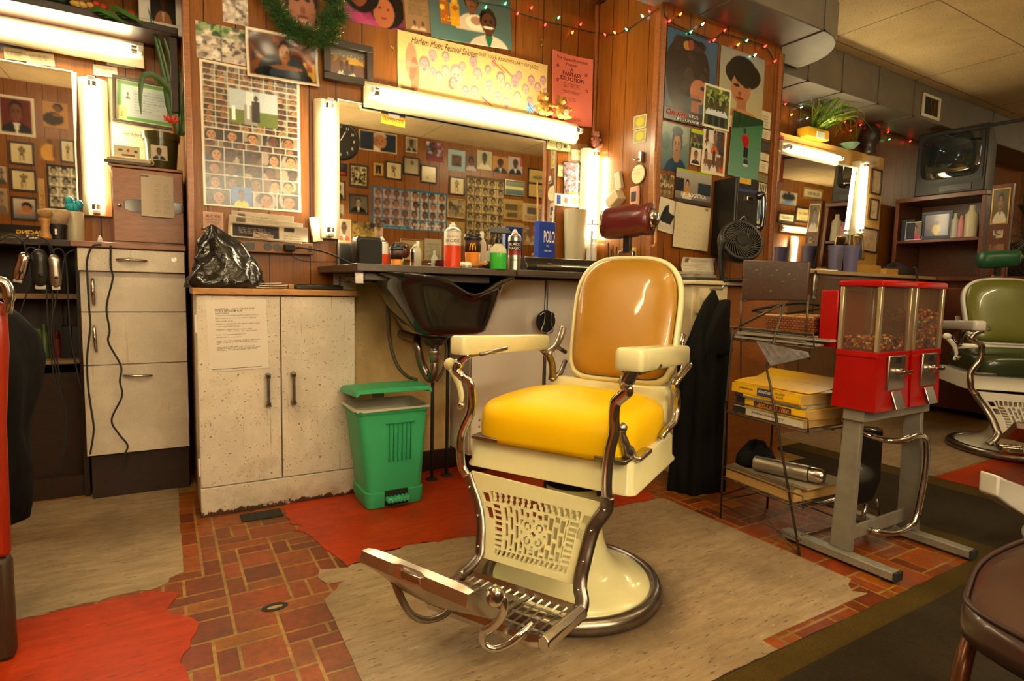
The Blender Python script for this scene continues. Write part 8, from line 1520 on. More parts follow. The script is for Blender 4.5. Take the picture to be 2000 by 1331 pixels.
# ================================================================ CANDY MACHINES ON THEIR STAND
M_zinc = mat('grey_painted_steel', (.30, .28, .24), .45, .3, var=.3, vscale=12); M_frame = mat('anodised_strip', '#b8a888', .3, .7); M_pane = mat('scratched_acrylic', (.22, .13, .08), .15, alpha=.2)
ZG0, ZG1, ZG2 = .548, .742, .952
def candy(label, x0, x1, y0, y1, fill, cols, rear=False, seed=0):
    e = thing('candy_machine', label, 'candy machine', ((x0+x1)/2, (y0+y1)/2, ZG0)); cx, cy = (x0+x1)/2, (y0+y1)/2; hw, hd = (x1-x0)/2, (y1-y0)/2; h1, h2 = ZG1-ZG0, ZG2-ZG0
    def R(s, t, z): return [Vector((a*hw*s, b_*hd*t, z)) for a, b_ in ((-1, -1), (1, -1), (1, 1), (-1, 1))]
    b = B(); b.rings([R(1.02, 1.12, 0), R(1.0, 1.0, h1-.02), R(1.03, 1.03, h1-.018), R(1.03, 1.03, h1)]); b.done('machine_base', M_red, e, bevel=.005)
    b = B(); b.rings([R(1.05, 1.05, h2), R(1.07, 1.07, h2+.003), R(1.06, 1.06, h2+.018), R(1.0, 1.0, h2+.022)]); b.done('lid', M_red, e, bevel=.003)
    for (a, c_) in ((-1, -1), (1, -1), (1, 1), (-1, 1)):
        b = B(); b.box(a*hw*.93-.008, c_*hd*.92-.006, h1, a*hw*.93+.008, c_*hd*.92+.006, h2); b.done('corner_post', M_frame, e, bevel=.002)
    for (nm, q) in (('front_pane', (-hw*.9, -hd*.95, hw*.9, -hd*.95+.0015)), ('back_pane', (-hw*.9, hd*.95-.0015, hw*.9, hd*.95)), ('side_pane', (-hw*.97, -hd*.85, -hw*.97+.0015, hd*.85)), ('side_pane', (hw*.97-.0015, -hd*.85, hw*.97, hd*.85))): box(nm, M_pane, q[0], q[1], h1, q[2], q[3], h2, e)
    r = random.Random(seed); b = B(); n = 420 if fill < .4 else 900
    for k in range(n):
        rr_ = .0065; t = r.random(); zt = h1+.006+fill*(h2-h1)*t*(1-.15*r.random()); u_, v_ = r.uniform(-1, 1), r.uniform(-1, 1)
        if r.random() < .6:
            if r.random() < .5: u_ = math.copysign(.98, u_)
            else: v_ = math.copysign(.98, v_)
        b.col = lin(r.choice(cols)); b.sphere((u_*(hw*.88-.006), v_*(hd*.84-.004), zt), rr_*(1 if fill > .4 else .85), 6, 4, (1.2, 1, .9))
    o = b.done('candies', M_attr, e, colored=True, smooth=True, fix=False); o['kind'] = 'stuff'
    w_ = .052; xf = .01
    b = B(); b.box(xf-w_, -hd*1.1-.004, h1-.125, xf+w_, -hd*1.02, h1-.012); b.done('coin_plate', M_steel, e, bevel=.003)
    b = B(); b.lathe([(.001, -.016), (.012, -.016), (.014, 0)], (xf, -hd*1.1-.004, h1-.065), 18, 'y'); b.box(xf-.012, -hd*1.1-.032, h1-.070, xf+.045, -hd*1.1-.014, h1-.058); b.done('turn_handle', M_chrome, e, bevel=.002)
    b = B(); b.box(xf-.012, -hd*1.1-.008, h1-.038, xf+.012, -hd*1.1-.003, h1-.018); b.done('coin_slot', M_black, e)
    b = B(); mt = Matrix.Translation(Vector((xf+.008, -hd*1.15-.006, .035)))@Matrix.Rotation(math.radians(-20), 4, 'X'); b.box(-.028, -.003, -.030, .028, .001, .030, mt); b.done('chute_door', M_steel, e, bevel=.002)
    mk = Matrix(((1, 0, 0, 0), (0, 0, 1, -hd*.95-.0012), (0, 1, 0, 0), (0, 0, 0, 1))); text_mesh('25', M_ink, e, -.004, h1+.018, .022, h1+.042, z=0, mtx=mk, bold=.02); b = B(); cc = (.009, h1+.03); b.tube([Vector((cc[0]+.022*math.cos(a), -hd*.95-.0012, cc[1]+.022*math.sin(a))) for a in [2*math.pi*k/20 for k in range(21)]], .001, 4); b.done('price_ring', M_ink, e)
    if rear:
        b = B(); b.box(-hw*.98, hd*1.12, h1-.02+.05-.03, hw*.8, hd*1.12+.062, h2-.012); b.done('rear_box', M_red, e, bevel=.005)
    return e
cols1 = ['#7a1c14', '#8a2418', '#7a1c14', '#6a1410', '#c8a010', '#c8a010', '#2c6a18', '#b8a890', '#c8381c', '#8a2418']; cols2 = ['#b82018', '#2c3c48', '#c8981c', '#2c6a2c', '#b8501c', '#303c50', '#8a2018']
candy('red candy machine at the left, low coloured candies behind clear panes', 1.952, 2.152, .998, 1.128, .20, cols1, True, 1)
candy('red candy machine at the right, filled with dark mixed gumballs', 2.176, 2.372, 1.0, 1.128, .62, cols2, False, 2)
sd = thing('machine_stand', 'grey steel stand with long feet carrying two red candy machines', 'stand')
box('top_rail', M_zinc, 1.965, 1.03, .508, 2.40, 1.10, .547, sd, .002)
def slant(p, q, wx, wy, nm): 
    b = B(); b.rings([[Vector(p)+Vector((a*wx, c_*wy, 0)) for a, c_ in ((-1, -1), (1, -1), (1, 1), (-1, 1))], [Vector(q)+Vector((a*wx*.9, c_*wy*.8, 0)) for a, c_ in ((-1, -1), (1, -1), (1, 1), (-1, 1))]]); b.done(nm, M_zinc, sd, bevel=.002)
slant((2.025, 1.105, .040), (1.99, 1.075, .508), .012, .036, 'upright'); slant((2.435, 1.085, .040), (2.375, 1.07, .508), .012, .036, 'upright')
for (x, y0, y1) in ((1.985, .912, 1.31), (2.405, .868, 1.34)):
    box('foot_bar', M_zinc, x, y0, .012, x+.045, y1, .040, sd, .003); box('bar_cap', M_rubber, x-.001, y0-.006, .011, x+.046, y0+.004, .041, sd, .002)
    for yy in (y0+.03, y1-.03): b = B(); b.lathe([(.018, .0055), (.018, .012)], (x+.022, yy, 0), 14); b.done('rubber_foot', M_rubber, sd)
box('cross_rail', M_zinc, 2.04, 1.085, .07, 2.42, 1.095, .12, sd, .002)
# tubular chair behind the stand
tc = thing('tubular_chair', 'chrome tube chair with black pad folded behind the machine stand', 'chair')
pts = [(1665, 838, 1.16), (1700, 852, 1.12), (1735, 861, 1.06), (1765, 860, 1.035), (1790, 851, 1.02), (1806, 856, 1.015), (1810, 875, 1.015), (1808, 920, 1.02), (1798, 975, 1.02), (1790, 1010, 1.02), (1776, 1030, 1.025), (1745, 1042, 1.035), (1710, 1038, 1.06), (1680, 1028, 1.12), (1655, 1015, 1.17)]
P = [AY(x, y, yy) for x, y, yy in pts]; P = [Vector((p.x, p.y, max(p.z, .022))) for p in P]; b = B(); b.tube(spline(P, 5), .0105, 12); b.done('chrome_frame', M_chrome, tc, smooth=True)
P = [Vector((p.x+.05, p.y+.30, p.z)) for p in P]; b = B(); b.tube(spline(P, 4), .0105, 10); b.done('chrome_frame', M_chrome, tc, smooth=True)
q_ = [AY(1668, 834, 1.20), AY(1728, 838, 1.20), AY(1722, 940, 1.20), AY(1706, 980, 1.20), AY(1655, 1000, 1.20)]; b = B(); b.rings([q_, [v+Vector((0.0, .05, 0)) for v in q_]]); b.done('seat_pad', M_gloss, tc, bevel=.012, seg=3)
b = B(); b.tube([AY(1712, 975, 1.22), AY(1718, 1010, 1.22)], .004, 6); b.tube([AY(1690, 985, 1.22), AY(1685, 1025, 1.22)], .009, 8); b.done('pad_strut', M_chrome, tc, smooth=True)
# foreground chair, bottom right
fc = thing('side_chair', 'brown vinyl chair with bronze tube legs in the lower right corner', 'chair'); zs = .45
cs = [AZ(2075, 1030, zs), AZ(1935, 1085, zs), AZ(1890, 1150, zs), AZ(1905, 1196, zs), AZ(2090, 1300, zs)]
mid = (cs[0]+cs[4])/2+Vector((.06, -.02, 0)); far = [cs[4]+Vector((.12, -.04, 0)), cs[0]+Vector((.12, -.06, 0))]
out = spline([cs[0], cs[1], cs[2], cs[3], cs[4]], 6)+[far[0], far[1]]; cen = sum(out, Vector())/len(out)
def fr(s, dz): return [Vector((cen.x+(p.x-cen.x)*s, cen.y+(p.y-cen.y)*s, zs+dz)) for p in out]
b = B(); b.rings([fr(.90, -.062), fr(1.0, -.055), fr(1.05, -.035), fr(1.05, -.014), fr(1.01, -.004), fr(.985, .0), fr(.965, -.006), fr(.93, -.002), fr(.8, .006), fr(.5, .012), fr(.05, .014)]); b.done('seat', mat('brown_vinyl', (.045, .022, .016), .28, coat=.3), fc, smooth=True)
b = B(); rr2 = fr(.985, .002); b.tube(rr2+[rr2[0]], .0045, 6); b.done('piping', mat('brown_vinyl_dark', (.03, .014, .010), .35), fc, smooth=True)
M_brz = mat('bronze_tube', (.12, .045, .02), .3, .6); a_ = cs[3].lerp(cen, .12); q_ = AZ(1905, 1331, .27); L_ = Vector((a_.x-.03, a_.y-.01, 0))
b = B(); b.tube(spline([(1.28, .37, .372), (1.19, .402, .374), (1.165, .408, .352), (1.117, .402, .28), (1.05, .39, .02)], 6), .0125, 12); b.done('leg', M_brz, fc, smooth=True)
for dx, dy in ((.9, -.10), (.9, .12)): b = B(); b.tube([Vector((cen.x+dx*.3, cen.y+dy*.3, zs-.07)), Vector((cen.x+dx*.5, cen.y+dy*.5, .02))], .0125, 10); b.done('leg', M_brz, fc, smooth=True)
# white enamel arm entering from the right edge
wa = thing('barber_chair', 'white enamelled barber chair cut off by the right edge of the photo', 'barber chair'); yw = .74
q_ = [AY(1952, 930, yw), AY(1949, 972, yw), AY(1975, 992, yw), AY(2040, 1030, yw), AY(2040, 965, yw), AY(1968, 938, yw)]; b = B(); b.rings([q_, [v+Vector((.02, .06, 0)) for v in q_]]); b.done('arm_rest', M_enamw, wa, bevel=.008, seg=3)
p = q_[3]; box('seat_apron', M_enamw, p.x+.06, yw-.35, .36, p.x+.55, yw+.1, .46, wa, .01); box('arm_link', M_chrome, p.x-.02, yw+.01, p.z-.03, p.x+.10, yw+.04, p.z+.01, wa, .004)
b = B(); b.lathe([(.27, .008), (.27, .03), (.22, .05), (.12, .10), (.08, .2), (.08, .36)], (p.x+.33, yw-.12, 0), 40); b.done('pedestal', M_enamw, wa, smooth=True)
# ================================================================ RIGHT STATION
YR_ = 2.70; px0, px1 = 3.55, AY(1728, 300, YR_-.03).x; M_cboard = mat('cream_board_right', '#c89c50', .5, var=.12, vscale=4)
stn = thing('mirror_board', 'cream painted board framing the right mirror above the far counter', 'mirror board'); zt = 2.05
rx0, rx1 = 3.62, AY(1662, 400, YR_-.04).x; zm0, zm1 = 1.10, 1.905
for q in ((px0, 1.092, rx0, zt), (rx1, 1.092, px1, zt), (rx0, zm1, rx1, zt)): box('board', M_cboard, q[0], YR_-.03, q[1], q[2], YM-.002, q[3], stn, .002)
tm_ = mirror('wall_mirror', 'mirror set in the cream board at the right station', rx0, rx1, zm0, zm1, YR_-.035, M_cream, .01, tilt=math.radians(1.7))
a0, a1 = AY(1534, 283, 2.60), AY(1645, 303, 2.60); zz = (a0.z+a1.z)/2; tube_light('short tube light at the top of the right mirror', (a0.x, YR_-.03, zz-.02), (a1.x, YR_-.03, zz-.02), nb, tm=M_tubed)
xv = AY(1684, 400, 2.60).x; tube_light('upright tube light right of the right mirror', (xv, YR_-.03, AY(1683, 460, 2.6).z), (xv, YR_-.03, AY(1688, 314, 2.6).z), nb, tm=M_tubed)
PL['r'] = (1, YR_-.033, (0, -1, 0))
for (a, b_, c_, lb) in (((1702, 329), (1722, 334), (1696, 378), 'upper framed certificate at the right end of the mirror board'), ((1698, 387), (1716, 391), (1692, 428), 'middle framed certificate at the right end of the mirror board'), ((1680, 442), (1714, 449), (1676, 490), 'lower framed certificate at the right end of the mirror board'), ((1692, 302), (1718, 307), (1692, 324), 'small paper notice at the top right of the mirror board')):
    post('r', a, b_, c_, 'framed_certificate' if 'framed' in lb else 'paper_notice', lb, 'certificate' if 'framed' in lb else 'notice', P_text('#b89c74', n=7), .01, fm=(M_dkframe if 'framed' in lb else None), fw=.012)
post('r', (1507, 262), (1529, 267), (1503, 326), 'fashion_photo', 'photo of people in red clothing hanging beyond the column', 'photo', P_multi(2, '#2c1c20', ['#b01c1c', '#c82820', '#3a2c4c']), .008, off=.01)
post('r', (1502, 330), (1527, 334), (1500, 388), 'wall_calendar', 'pale wall calendar hanging beyond the column', 'calendar', lambda I: (I.rect(0, 0, 1, 1, '#c8b890'), [I.rect(.1+.14*i, .1+.2*j, .15+.14*i, .13+.2*j, '#8a7c5c') for i in range(6) for j in range(4)]), .01, off=.012)
rc = thing('counter_top', 'cream edged counter of the right station', 'counter'); zc2 = 1.088; box('counter_board', mat('cream_laminate', '#b89c6c', .4), cx1+.06, 2.30, zc2-.025, 5.28, YR_-.035, zc2, rc, .003)
rb_ = thing('base_cabinet', 'wood-fronted base cabinet below the right station counter', 'cabinet'); box('carcass', M_cabw, cx1+.08, 2.36, 0, 5.25, YM-.01, zc2-.026, rb_)
for k in range(5): x0 = cx1+.09+k*.425; box('door', wood('aged_oak_front', (.09, .042, .014), (.15, .072, .026), .4, (12, 12, 1.5)) if k == 0 else _mats['aged_oak_front'], x0, 2.342, .10, x0+.415, 2.359, zc2-.05, rb_, .003)
# things on that counter
def cup(px, y, yb, yt, label, cc, rp_=10):
    p = AY(px, yb, y); h = AY(px, yt, y).z-zc2; r = (AY(px+rp_, yt, y).x-AY(px-rp_, yt, y).x)/2*.85; b = B(); b.lathe([(r*.75, 0), (r*.95, h*.86), (r*1.0, h*.86), (r*1.02, h), (r*.94, h), (r*.7, .008), (.001, .008)], n=26); o = tag(b.done('plastic_cup', mat('cup_'+cc, cc, .45), auto=40), label, 'cup'); o.location = (p.x, y, zc2+.001); return o
cup(1632, 2.55, 503, 480, 'lilac plastic cup, the left one by the right mirror', '#7a78a0'); cup(1661, 2.38, 515, 480, 'lilac plastic cup with white print, the right one by the right mirror', '#6c6a98')
def gbox(nm, lb, cat, px, y, dims, m_, rz=0, z0=None, bev=.002): b = B().box(-dims[0]/2, -dims[1]/2, 0, dims[0]/2, dims[1]/2, dims[2]); o = tag(b.done(nm, m_, bevel=bev), lb, cat); p = AY(px, 500, y); o.location = (p.x, y, (zc2 if z0 is None else z0)+.001); o.rotation_euler = (0, 0, rz); return o
gbox('clipper_box', 'yellow cardboard clipper box on the edge of the right counter', 'box', 1692, 2.36, (.26, .09, .055), mat('yellow_card', '#c8983c', .6), .04); gbox('clipper_box', 'torn yellow box with cords coming out on the right counter', 'box', 1733, 2.42, (.16, .09, .045), mat('yellow_card', '#c8983c', .6), -.05)
gbox('papers', 'flat white papers lying on the right counter', 'papers', 1592, 2.45, (.30, .14, .010), M_paper, -.1); gbox('grey_case', 'flat grey case beside the fan on the right counter', 'case', 1540, 2.45, (.14, .10, .035), mat('grey_case', '#4a4640', .5), .1)
im = Img(20, 26, '#5a5c64'); im.blotch(0, 0, 1, 1, ['#c8a03c', '#3c4c6a', '#8a6c4c'], 14, .3); framed('framed_photo', 'gold-framed photos standing behind the lilac cups', 'framed picture', im, Matrix.Translation(AY(1676, 485, 2.58)+Vector((0, 0, .0)))@Matrix.Rotation(math.radians(84), 4, 'X')@Matrix.Rotation(.05, 4, 'Z'), .13, .19, M_gold, .016, .01)
P = spline([(5.0, 2.35, zc2+.05), (4.95, 2.30, zc2+.06), (4.93, 2.275, zc2-.02), (4.92, 2.28, zc2-.22)], 6); b = B(); b.tube(P, .007, 8); tag(b.done('appliance_lead', M_rubber, smooth=True), 'black lead hanging over the edge of the right counter', 'lead')
crumple('dark_cloth', 'heap of dark cloth on the corner of the right counter', 'cloth', mat('plum_cloth', (.02, .008, .012), .9), (5.1, 2.52, zc2), (.16, .12, .10), 12, .3)
b = B(); r = random.Random(1); crumple('green_cloth', 'mint green cloth folded behind the header board', 'cloth', mat('mint_cloth', (.10, .32, .22), .9), tuple(AY(1478, 512, 2.02)*1)[:2]+(AY(1400, 549, 1.98).z+.001,), (.06, .05, .05), 3, .3)
clipper('silver hair clipper hanging under the edge of the right counter', 1592, 536, 580, M_steel, 0, y=2.28, w=.016)
# spider plant and pot on the board top
sp_ = thing('spider_plant', 'bright yellow-green spider plant in a yellow basket on the mirror board', 'potted plant', (AY(1588, 262, 2.66).x, 2.66, zt+.001)); b = B(); b.box(-.13, -.045, 0, .13, .045, .07); b.done('basket', mat('yellow_basket', '#d8a018', .5), sp_, bevel=.006); b = B(); b.box(-.03, -.055, .0, .06, -.047, .045); b.done('white_tag', M_white, sp_)
r = random.Random(11)
for k in range(44):
    a = r.uniform(-1, 1); L = r.uniform(.16, .40); up = r.uniform(.08, .26); x0 = r.uniform(-.07, .07)
    blade([Vector((x0, 0, .06)), Vector((x0+a*L*.35, -.06-.04*r.random(), .05+up*.62)), Vector((x0+a*L*.8, -.16*r.random()-.08, .05+up*.70)), Vector((x0+a*L*1.05, -.18*r.random()-.10, .05+up*.7-L*.5))], .0075, M_leafy if k % 3 else M_leaf, sp_)
b = B(); b.lathe([(.04, 0), (.07, .03), (.075, .035), (.001, .03)], n=24); o = tag(b.done('shallow_dish', mat('pale_green_glaze', '#7c9c80', .3), auto=40), 'pale green dish with a sprig on the mirror board', 'dish'); o.location = (AY(1658, 285, 2.66).x, 2.66, zt+.001)
b = B(); b.sphere((0, 0, .13), .075, 16, 12, (.9, 1, 1.3)); b.lathe([(.05, 0), (.04, .06), (.045, .08)]); o = tag(b.done('display_head', mat('dark_bronze', (.03, .018, .012), .4), smooth=True), 'dark display head standing at the end of the mirror board', 'display head'); o.location = (AY(1698, 285, 2.66).x, 2.66, zt+.001)
# television unit facing the chairs
tv_x = 5.30; tu = thing('media_cabinet', 'cherry wood shelf cabinet below the television', 'cabinet'); ya, yb_ = 2.02, 2.655
for (nm, q) in (('top_board', (tv_x-.01, ya, 1.70, tv_x+.40, yb_, 1.735)), ('side_panel', (tv_x, ya, 1.09, tv_x+.40, ya+.03, 1.699)), ('side_panel', (tv_x, yb_-.03, 1.09, tv_x+.40, yb_, 1.699)), ('shelf_board', (tv_x+.005, ya+.031, 1.365, tv_x+.39, yb_-.031, 1.39)), ('back_panel', (tv_x+.38, ya+.031, 1.09, tv_x+.399, yb_-.031, 1.364)), ('back_panel', (tv_x+.38, ya+.031, 1.391, tv_x+.399, yb_-.031, 1.699)), ('desk_top', (tv_x-.02, 1.7, 1.055, tv_x+.45, 2.66, 1.089)), ('drawer_block', (tv_x+.03, 1.75, .05, tv_x+.5, 2.64, 1.054))): box(nm, M_redwood, *q, tu, .003)
box('drawer', M_redwood, tv_x+.012, 1.8, .72, tv_x+.029, 2.3, 1.0, tu, .003); box('drawer', M_redwood, tv_x+.012, 1.8, .38, tv_x+.029, 2.3, .69, tu, .003)
tv = thing('television', 'bulky grey tube television on top of the cherry cabinet', 'television', (tv_x+.02, 2.29, 1.736), math.radians(-90)); tw, th_ = .48, .50
b = B(); b.rings([[Vector((a*tw/2, 0, c_)) for a, c_ in ((-1, 0), (1, 0), (1, th_), (-1, th_))], [Vector((a*tw/2, .06, c_)) for a, c_ in ((-1, 0), (1, 0), (1, th_), (-1, th_))], [Vector((a*tw*.34, .36, c_)) for a, c_ in ((-1, .03), (1, .03), (1, th_-.08), (-1, th_-.08))]]); b.done('tv_case', mat('tv_grey', (.02, .018, .018), .45), tv, bevel=.01)
b = B(); R = []
for s, y in ((1.0, -.004), (.97, -.009), (.7, -.012), (.35, -.0135), (.02, -.014)): R.append([Vector((math.copysign(abs(math.cos(a))**.35, math.cos(a))*tw*.43*s, y, .295+math.copysign(abs(math.sin(a))**.35, math.sin(a))*.175*s)) for a in [2*math.pi*(k+.5)/40 for k in range(40)]])
b.rings(R); b.done('tv_screen', mat('tv_glass', (.012, .016, .016), .05, coat=1), tv, smooth=True)
b = B(); b.rings([[Vector((a*tw*.46, -.002, c_)) for a, c_ in ((-1, .10), (1, .10), (1, .485), (-1, .485))], [Vector((a*tw*.465, -.006, c_)) for a, c_ in ((-1, .095), (1, .095), (1, .49), (-1, .49))]]); b.done('screen_bezel', mat('tv_bezel', (.02, .02, .022), .35), tv)
box('control_flap', mat('tv_bezel', (.02, .02, .022), .35), -.06, -.006, .02, .16, -.001, .07, tv, .002); mk = Matrix(((1, 0, 0, 0), (0, 0, 1, -.0015), (0, 1, 0, 0), (0, 0, 0, 1)))
# shelf contents
def on_shelf(nm, lb, cat, yy, dims, m_, z0=1.391, dx=.04, kind='box'):
    b = B()
    if kind == 'box': b.box(0, -dims[1]/2, 0, dims[0], dims[1]/2, dims[2])
    else: r_ = dims[0]; h = dims[2]; b.lathe([(r_, 0), (r_, h*.72), (r_*.5, h*.84), (r_*.45, h)], n=20)
    o = tag(b.done(nm, m_, bevel=.002 if kind == 'box' else 0, auto=None if kind == 'box' else 40), lb, cat); o.location = (tv_x+dx, yy, z0+.001); return o
yy_ = lambda px: at(px, 450, 0, tv_x+.05).y
on_shelf('book', 'dark blue book standing at the left end of the cherry shelf', 'book', yy_(1774), (.05, .10, .17), mat('book_blue', '#1c2430', .5))
def shelf_pic(lb, px, w_, h_, pf, fm_, fw_): 
    I = Img(24, 26); pf(I); yy = yy_(px); framed('framed_photo', lb, 'framed picture', I, Matrix(((0, 0, -1, tv_x+.05), (-1, 0, 0, yy), (0, 1, 0, 1.392+h_/2), (0, 0, 0, 1))), w_, h_, fm_, fw_, .01)
shelf_pic('small photo of a smiling baby on the cherry shelf', 1786, .13, .15, P_bust('#7a6c64', '#b8806c', '#2a1c18', '#b83c6c'), M_white, .008); shelf_pic('dark blue framed picture of a figure in a yellow dress', 1829, .22, .22, lambda I: (I.vgrad('#4a4c64', '#7c7088'), I.ell(.5, .3, .16, .26, '#b89c3c'), I.ell(.5, .6, .08, .09, '#6a4030')), mat('navy_frame', '#101a38', .4), .024)
on_shelf('spray_can', 'white and black spray can next to the blue frame on the cherry shelf', 'spray can', yy_(1866), (.026, 0, .19), mat('can_silver', '#a8a49c', .35), kind='l'); on_shelf('lotion_bottle', 'pink lotion bottle on the cherry shelf', 'bottle', yy_(1878), (.024, 0, .17), mat('pink_lotion', '#b87880', .4), kind='l'); on_shelf('lotion_bottle', 'large milky bottle at the right end of the cherry shelf', 'bottle', yy_(1897), (.042, 0, .24), M_milk, kind='l')
post_ = thing('end_post', 'cherry wood end post papered with photos, right of the cabinet', 'post'); box('post_board', M_redwood, tv_x-.01, 1.86, 1.09, tv_x+.03, 1.99, 1.76, post_, .003)
I = Img(18, 36); P_bust('#5a5038', '#8a6444', '#241810', '#c8bca8')(I); framed('framed_photo', 'gold-edged photo of a person in white on the end post', 'framed picture', I, Matrix(((0, 0, -1, tv_x-.0105), (-1, 0, 0, 1.925), (0, 1, 0, 1.60), (0, 0, 0, 1))), .11, .26, M_gold, .009, .006)
for k, (z_, cc, lb) in enumerate(((1.40, '#b8a890', 'white slip pinned low on the end post'), (1.26, '#8a6440', 'brown photo strip near the foot of the end post'))):
    I = Img(12, 14, cc, seed=k, noise=.2); I.blotch(0, 0, 1, 1, [cc, '#4a3424', '#c8b898'], 10, .3); o = sheet(I, .06+.03*k, .06+.07*k, 'pinned_slip'); hang(o, Matrix(((0, 0, -1, tv_x-.0115), (-1, 0, 0, 1.925), (0, 1, 0, z_), (0, 0, 0, 1)))); tag(o, lb, 'slip')
# big fan at the right edge
bf = thing('pedestal_fan', 'large chrome-caged fan at the right edge beside the cherry cabinet', 'fan', (6.10, 1.96, 1.44)); 
Rf = Matrix.Rotation(math.radians(-80), 4, 'Z')
def pf_(b, nm, m_, **k): b.v = [tuple(Rf @ Vector(v)) for v in b.v]; return b.done(nm, m_, bf, **k)
b = B()
for k in range(22):
    rr_ = .06+k*.0125; b.tube([Vector((rr_*math.cos(a), -.05*math.cos(rr_*3.6), rr_*math.sin(a))) for a in [2*math.pi*j/40 for j in range(41)]], .0012, 4)
for k in range(8): a = k*math.pi/4; b.tube([Vector((rr_*math.cos(a), -.05*math.cos(rr_*3.6)-.002, rr_*math.sin(a))) for rr_ in (.05, .12, .2, .28, .33)], .0025, 5)
pf_(b, 'fan_cage', M_steel); b = B(); b.lathe([(.001, -.075), (.07, -.07), (.075, -.04)], n=28, axis='y'); pf_(b, 'fan_hub', M_blackm, smooth=True)
b = B()
for k in range(3):
    a = math.radians(100+120*k); R = []
    for t in range(7): q = t/6; rr_ = .04+.26*q; w_ = (.05+.20*q)/max(rr_, .1)*.8; R.append([Vector((rr_*math.cos(a+s*w_/2), .01+.03*s, rr_*math.sin(a+s*w_/2))) for s in (-1, 1)]+[Vector((rr_*math.cos(a+s*w_/2), .014+.03*s, rr_*math.sin(a+s*w_/2))) for s in (1, -1)])
    b.rings(R)
pf_(b, 'fan_blades', M_chrome, smooth=False); b = B(); b.tube([(0, .05, 0), (0, .06, -1.38)], .018, 10); b.lathe([(.2, -1.415), (.2, -1.40), (.02, -1.38)], (0, .06, 0), 28); b.lathe([(.06, .0), (.06, .12)], (0, 0, 0), 20, 'y'); pf_(b, 'fan_stand', M_blackm)
# striped flag near the ceiling
b = B()
for k in range(6):
    b.k = k % 2; y0, y1 = 1.60-.035*k, 1.60-.035*(k+1); b.add([(5.2, y0, 2.35), (5.2, y1, 2.35), (5.21, y1, 1.95+.01*k), (5.21, y0, 1.95+.01*k), (5.206, y0, 2.35), (5.206, y1, 2.35), (5.216, y1, 1.95+.01*k), (5.216, y0, 1.95+.01*k)], [(0, 1, 2, 3), (7, 6, 5, 4), (0, 4, 5, 1), (3, 2, 6, 7), (0, 3, 7, 4), (1, 5, 6, 2)])
fl = tag(b.done('striped_flag', [mat('flag_red', '#7a1814', .7), mat('flag_cream', '#b89c6c', .7)]), 'red and cream striped flag hanging near the ceiling at the right edge', 'flag')
b = B(); b.tube([AX(1862, 258, 5.15), AX(2060, 222, 5.15)], .012, 8); tag(b.done('conduit', M_blackm), 'dark conduit crossing below the ceiling at the far right', 'pipe')
fl_b = B(); fl_b.tube([(5.203, 1.62, 2.36), (5.203, 1.38, 2.36)], .006, 6); fl_b.done('flag_rod', M_brass, fl)
e = thing('dark_dresser', 'dark dresser standing beyond the pedestal fan', 'dresser'); box('carcass', M_dkwood, 6.4, 1.6, 0, 6.9, 2.7, 1.3, e, .004); [box('drawer', M_dkwood, 6.38, 1.65, .15+.38*k, 6.399, 2.65, .50+.38*k, e, .004) for k in range(3)]
# ================================================================ STRING LIGHTS
bulbm = {c: mat('bulb_'+c, h_, .3, emit=h_, es=s_) for c, h_, s_ in (('r', '#ff2018', 5), ('g', '#40e070', 3), ('o', '#ff6a18', 6), ('w', '#c8f0e0', 4))}
def strand(label, wire_px, ax, v, bulbs, n_):
    e = bpy.data.objects.new('string_lights', None); COL.objects.link(e); tag(e, label, 'string lights'); P = [at(x, y, ax, v) for x, y in wire_px]; b = B(); b.tube(spline(P, 6), .0028, 5); b.done('wire', mat('string_wire', '#14241a', .6), e, smooth=True)
    for (x, y, c) in bulbs:
        p = at(x, y, ax, v); b = B(); d = Vector(n_)*.012+Vector((0, 0, .006)); b.tube([p, p+d*.5, p+d*1.2], [.0045, .0045, .001], 8); b.done('bulb', bulbm[c], e, smooth=True); b = B(); b.tube([p-d*.7, p], .005, 6); b.done('bulb_socket', mat('string_wire', '#14241a', .6), e)
    return e
strand('string of coloured lights sagging across the centre wall', [(880, -12), (940, 5), (990, 14), (1010, 24), (1060, 40), (1100, 50), (1135, 58), (1169, 66)], 1, YM-.012, [(948, 16, 'g'), (986, 9, 'g'), (1010, 28, 'r'), (1037, 17, 'r'), (1064, 50, 'r'), (1090, 36, 'g'), (1117, 65, 'o'), (1133, 49, 'r')], (0, -1, 0))
strand('string of coloured lights rising along the column side', [(1172, 66), (1200, 68), (1225, 58), (1256, 38), (1275, 24), (1287, 16)], 0, cx0-.012, [(1183, 69, 'r'), (1202, 65, 'o'), (1225, 59, 'g'), (1256, 33, 'w'), (1270, 24, 'r')], (-1, 0, 0))
strand('string of coloured lights above the posters on the column', [(1296, 14), (1306, 40), (1348, 60), (1393, 76), (1414, 66), (1457, 78), (1493, 90), (1512, 118)], 1, cy0-.016, [(1306, 43, 'r'), (1327, 30, 'o'), (1348, 64, 'g'), (1371, 49, 'w'), (1393, 80, 'r'), (1414, 61, 'r'), (1440, 89, 'o'), (1457, 81, 'g'), (1493, 92, 'r'), (1473, 109, 'w'), (1512, 121, 'r')], (0, -1, 0))
z1 = lambda a, b_: (1480+a*.3006, 160+b_*.3006)
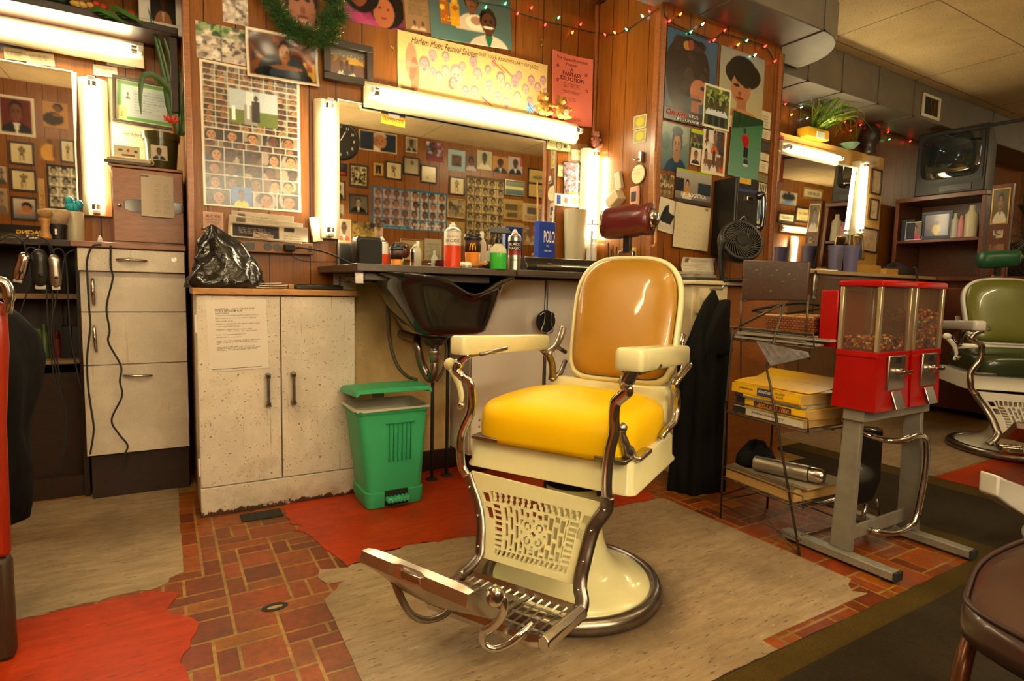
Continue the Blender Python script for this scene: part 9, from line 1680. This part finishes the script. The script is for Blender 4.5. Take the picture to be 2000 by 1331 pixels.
strand('string of coloured lights below the far duct', [z1(100, 150), z1(175, 150), z1(278, 172), z1(400, 215), z1(523, 255), z1(600, 300), z1(663, 285), z1(772, 320), z1(842, 332), z1(927, 345), z1(985, 385)], 1, 2.73, [(*z1(103, 148), 'w'), (*z1(175, 148), 'r'), (*z1(278, 170), 'w'), (*z1(215, 217), 'o'), (*z1(317, 240), 'w'), (*z1(485, 243), 'w'), (*z1(523, 257), 'w'), (*z1(562, 263), 'r'), (*z1(663, 283), 'r'), (*z1(600, 320), 'r'), (*z1(675, 340), 'g'), (*z1(772, 317), 'r'), (*z1(842, 330), 'r'), (*z1(927, 340), 'g'), (*z1(850, 378), 'g'), (*z1(985, 390), 'r')], (0, -1, 0))
for o in del_later:
    for k in ('_w', '_h'):
        if k in o: del o[k]
GROUPS = {'business_card': 'cards pinned on the walls', 'phone_book': 'directories on the wire rack', 'magazine': 'magazines on the top rack shelf', 'snapshot': 'snapshots pinned on the walls', 'framed_drawing': 'framed drawings on the opposite wall', 'floor_mat': 'linoleum sheets on the floor', 'wall_light': 'tube lights on the walls', 'ceiling_light': 'tube lights on the ceiling', 'candy_machine': 'candy machines on the grey stand', 'hair_clipper': 'hair clippers hanging from the counters', 'string_lights': 'strings of coloured lights', 'teddy_bear': 'soft toys on the tube lights', 'barber_chair': 'barber chairs', 'booklet': 'booklets on the cupboard', 'plastic_cup': 'lilac cups on the right counter', 'banknote': 'banknotes taped up around the mirror', 'haircut_guide': 'haircut charts on the opposite wall', 'newspaper_page': 'newspaper pages on the opposite wall', 'portrait_photo': 'portraits on the opposite wall', 'hair_poster': 'hair posters on the walls', 'silk_flower': 'silk flowers on the high shelf', 'folded_newspaper': 'folded newspapers on the cabinet top', 'newspaper': 'newspapers stuffed behind the power strip', 'spiral_notebook': 'notebooks beside the column', 'clipper_box': 'yellow boxes on the right counter', 'paper_bundle': 'papers on the cream cabinet', 'hanging_cable': 'cables hanging at the left station', 'water_pipe': 'riser pipes under the bowl', 'framed_certificate': 'framed certificates', 'club_brush': 'brushes on the counter', 'wall_mirror': 'wall mirrors'}
for o in scene.objects:
    if o.parent is None and 'label' in o and 'group' not in o and o.name.split('.')[0] in GROUPS: o['group'] = GROUPS[o.name.split('.')[0]]
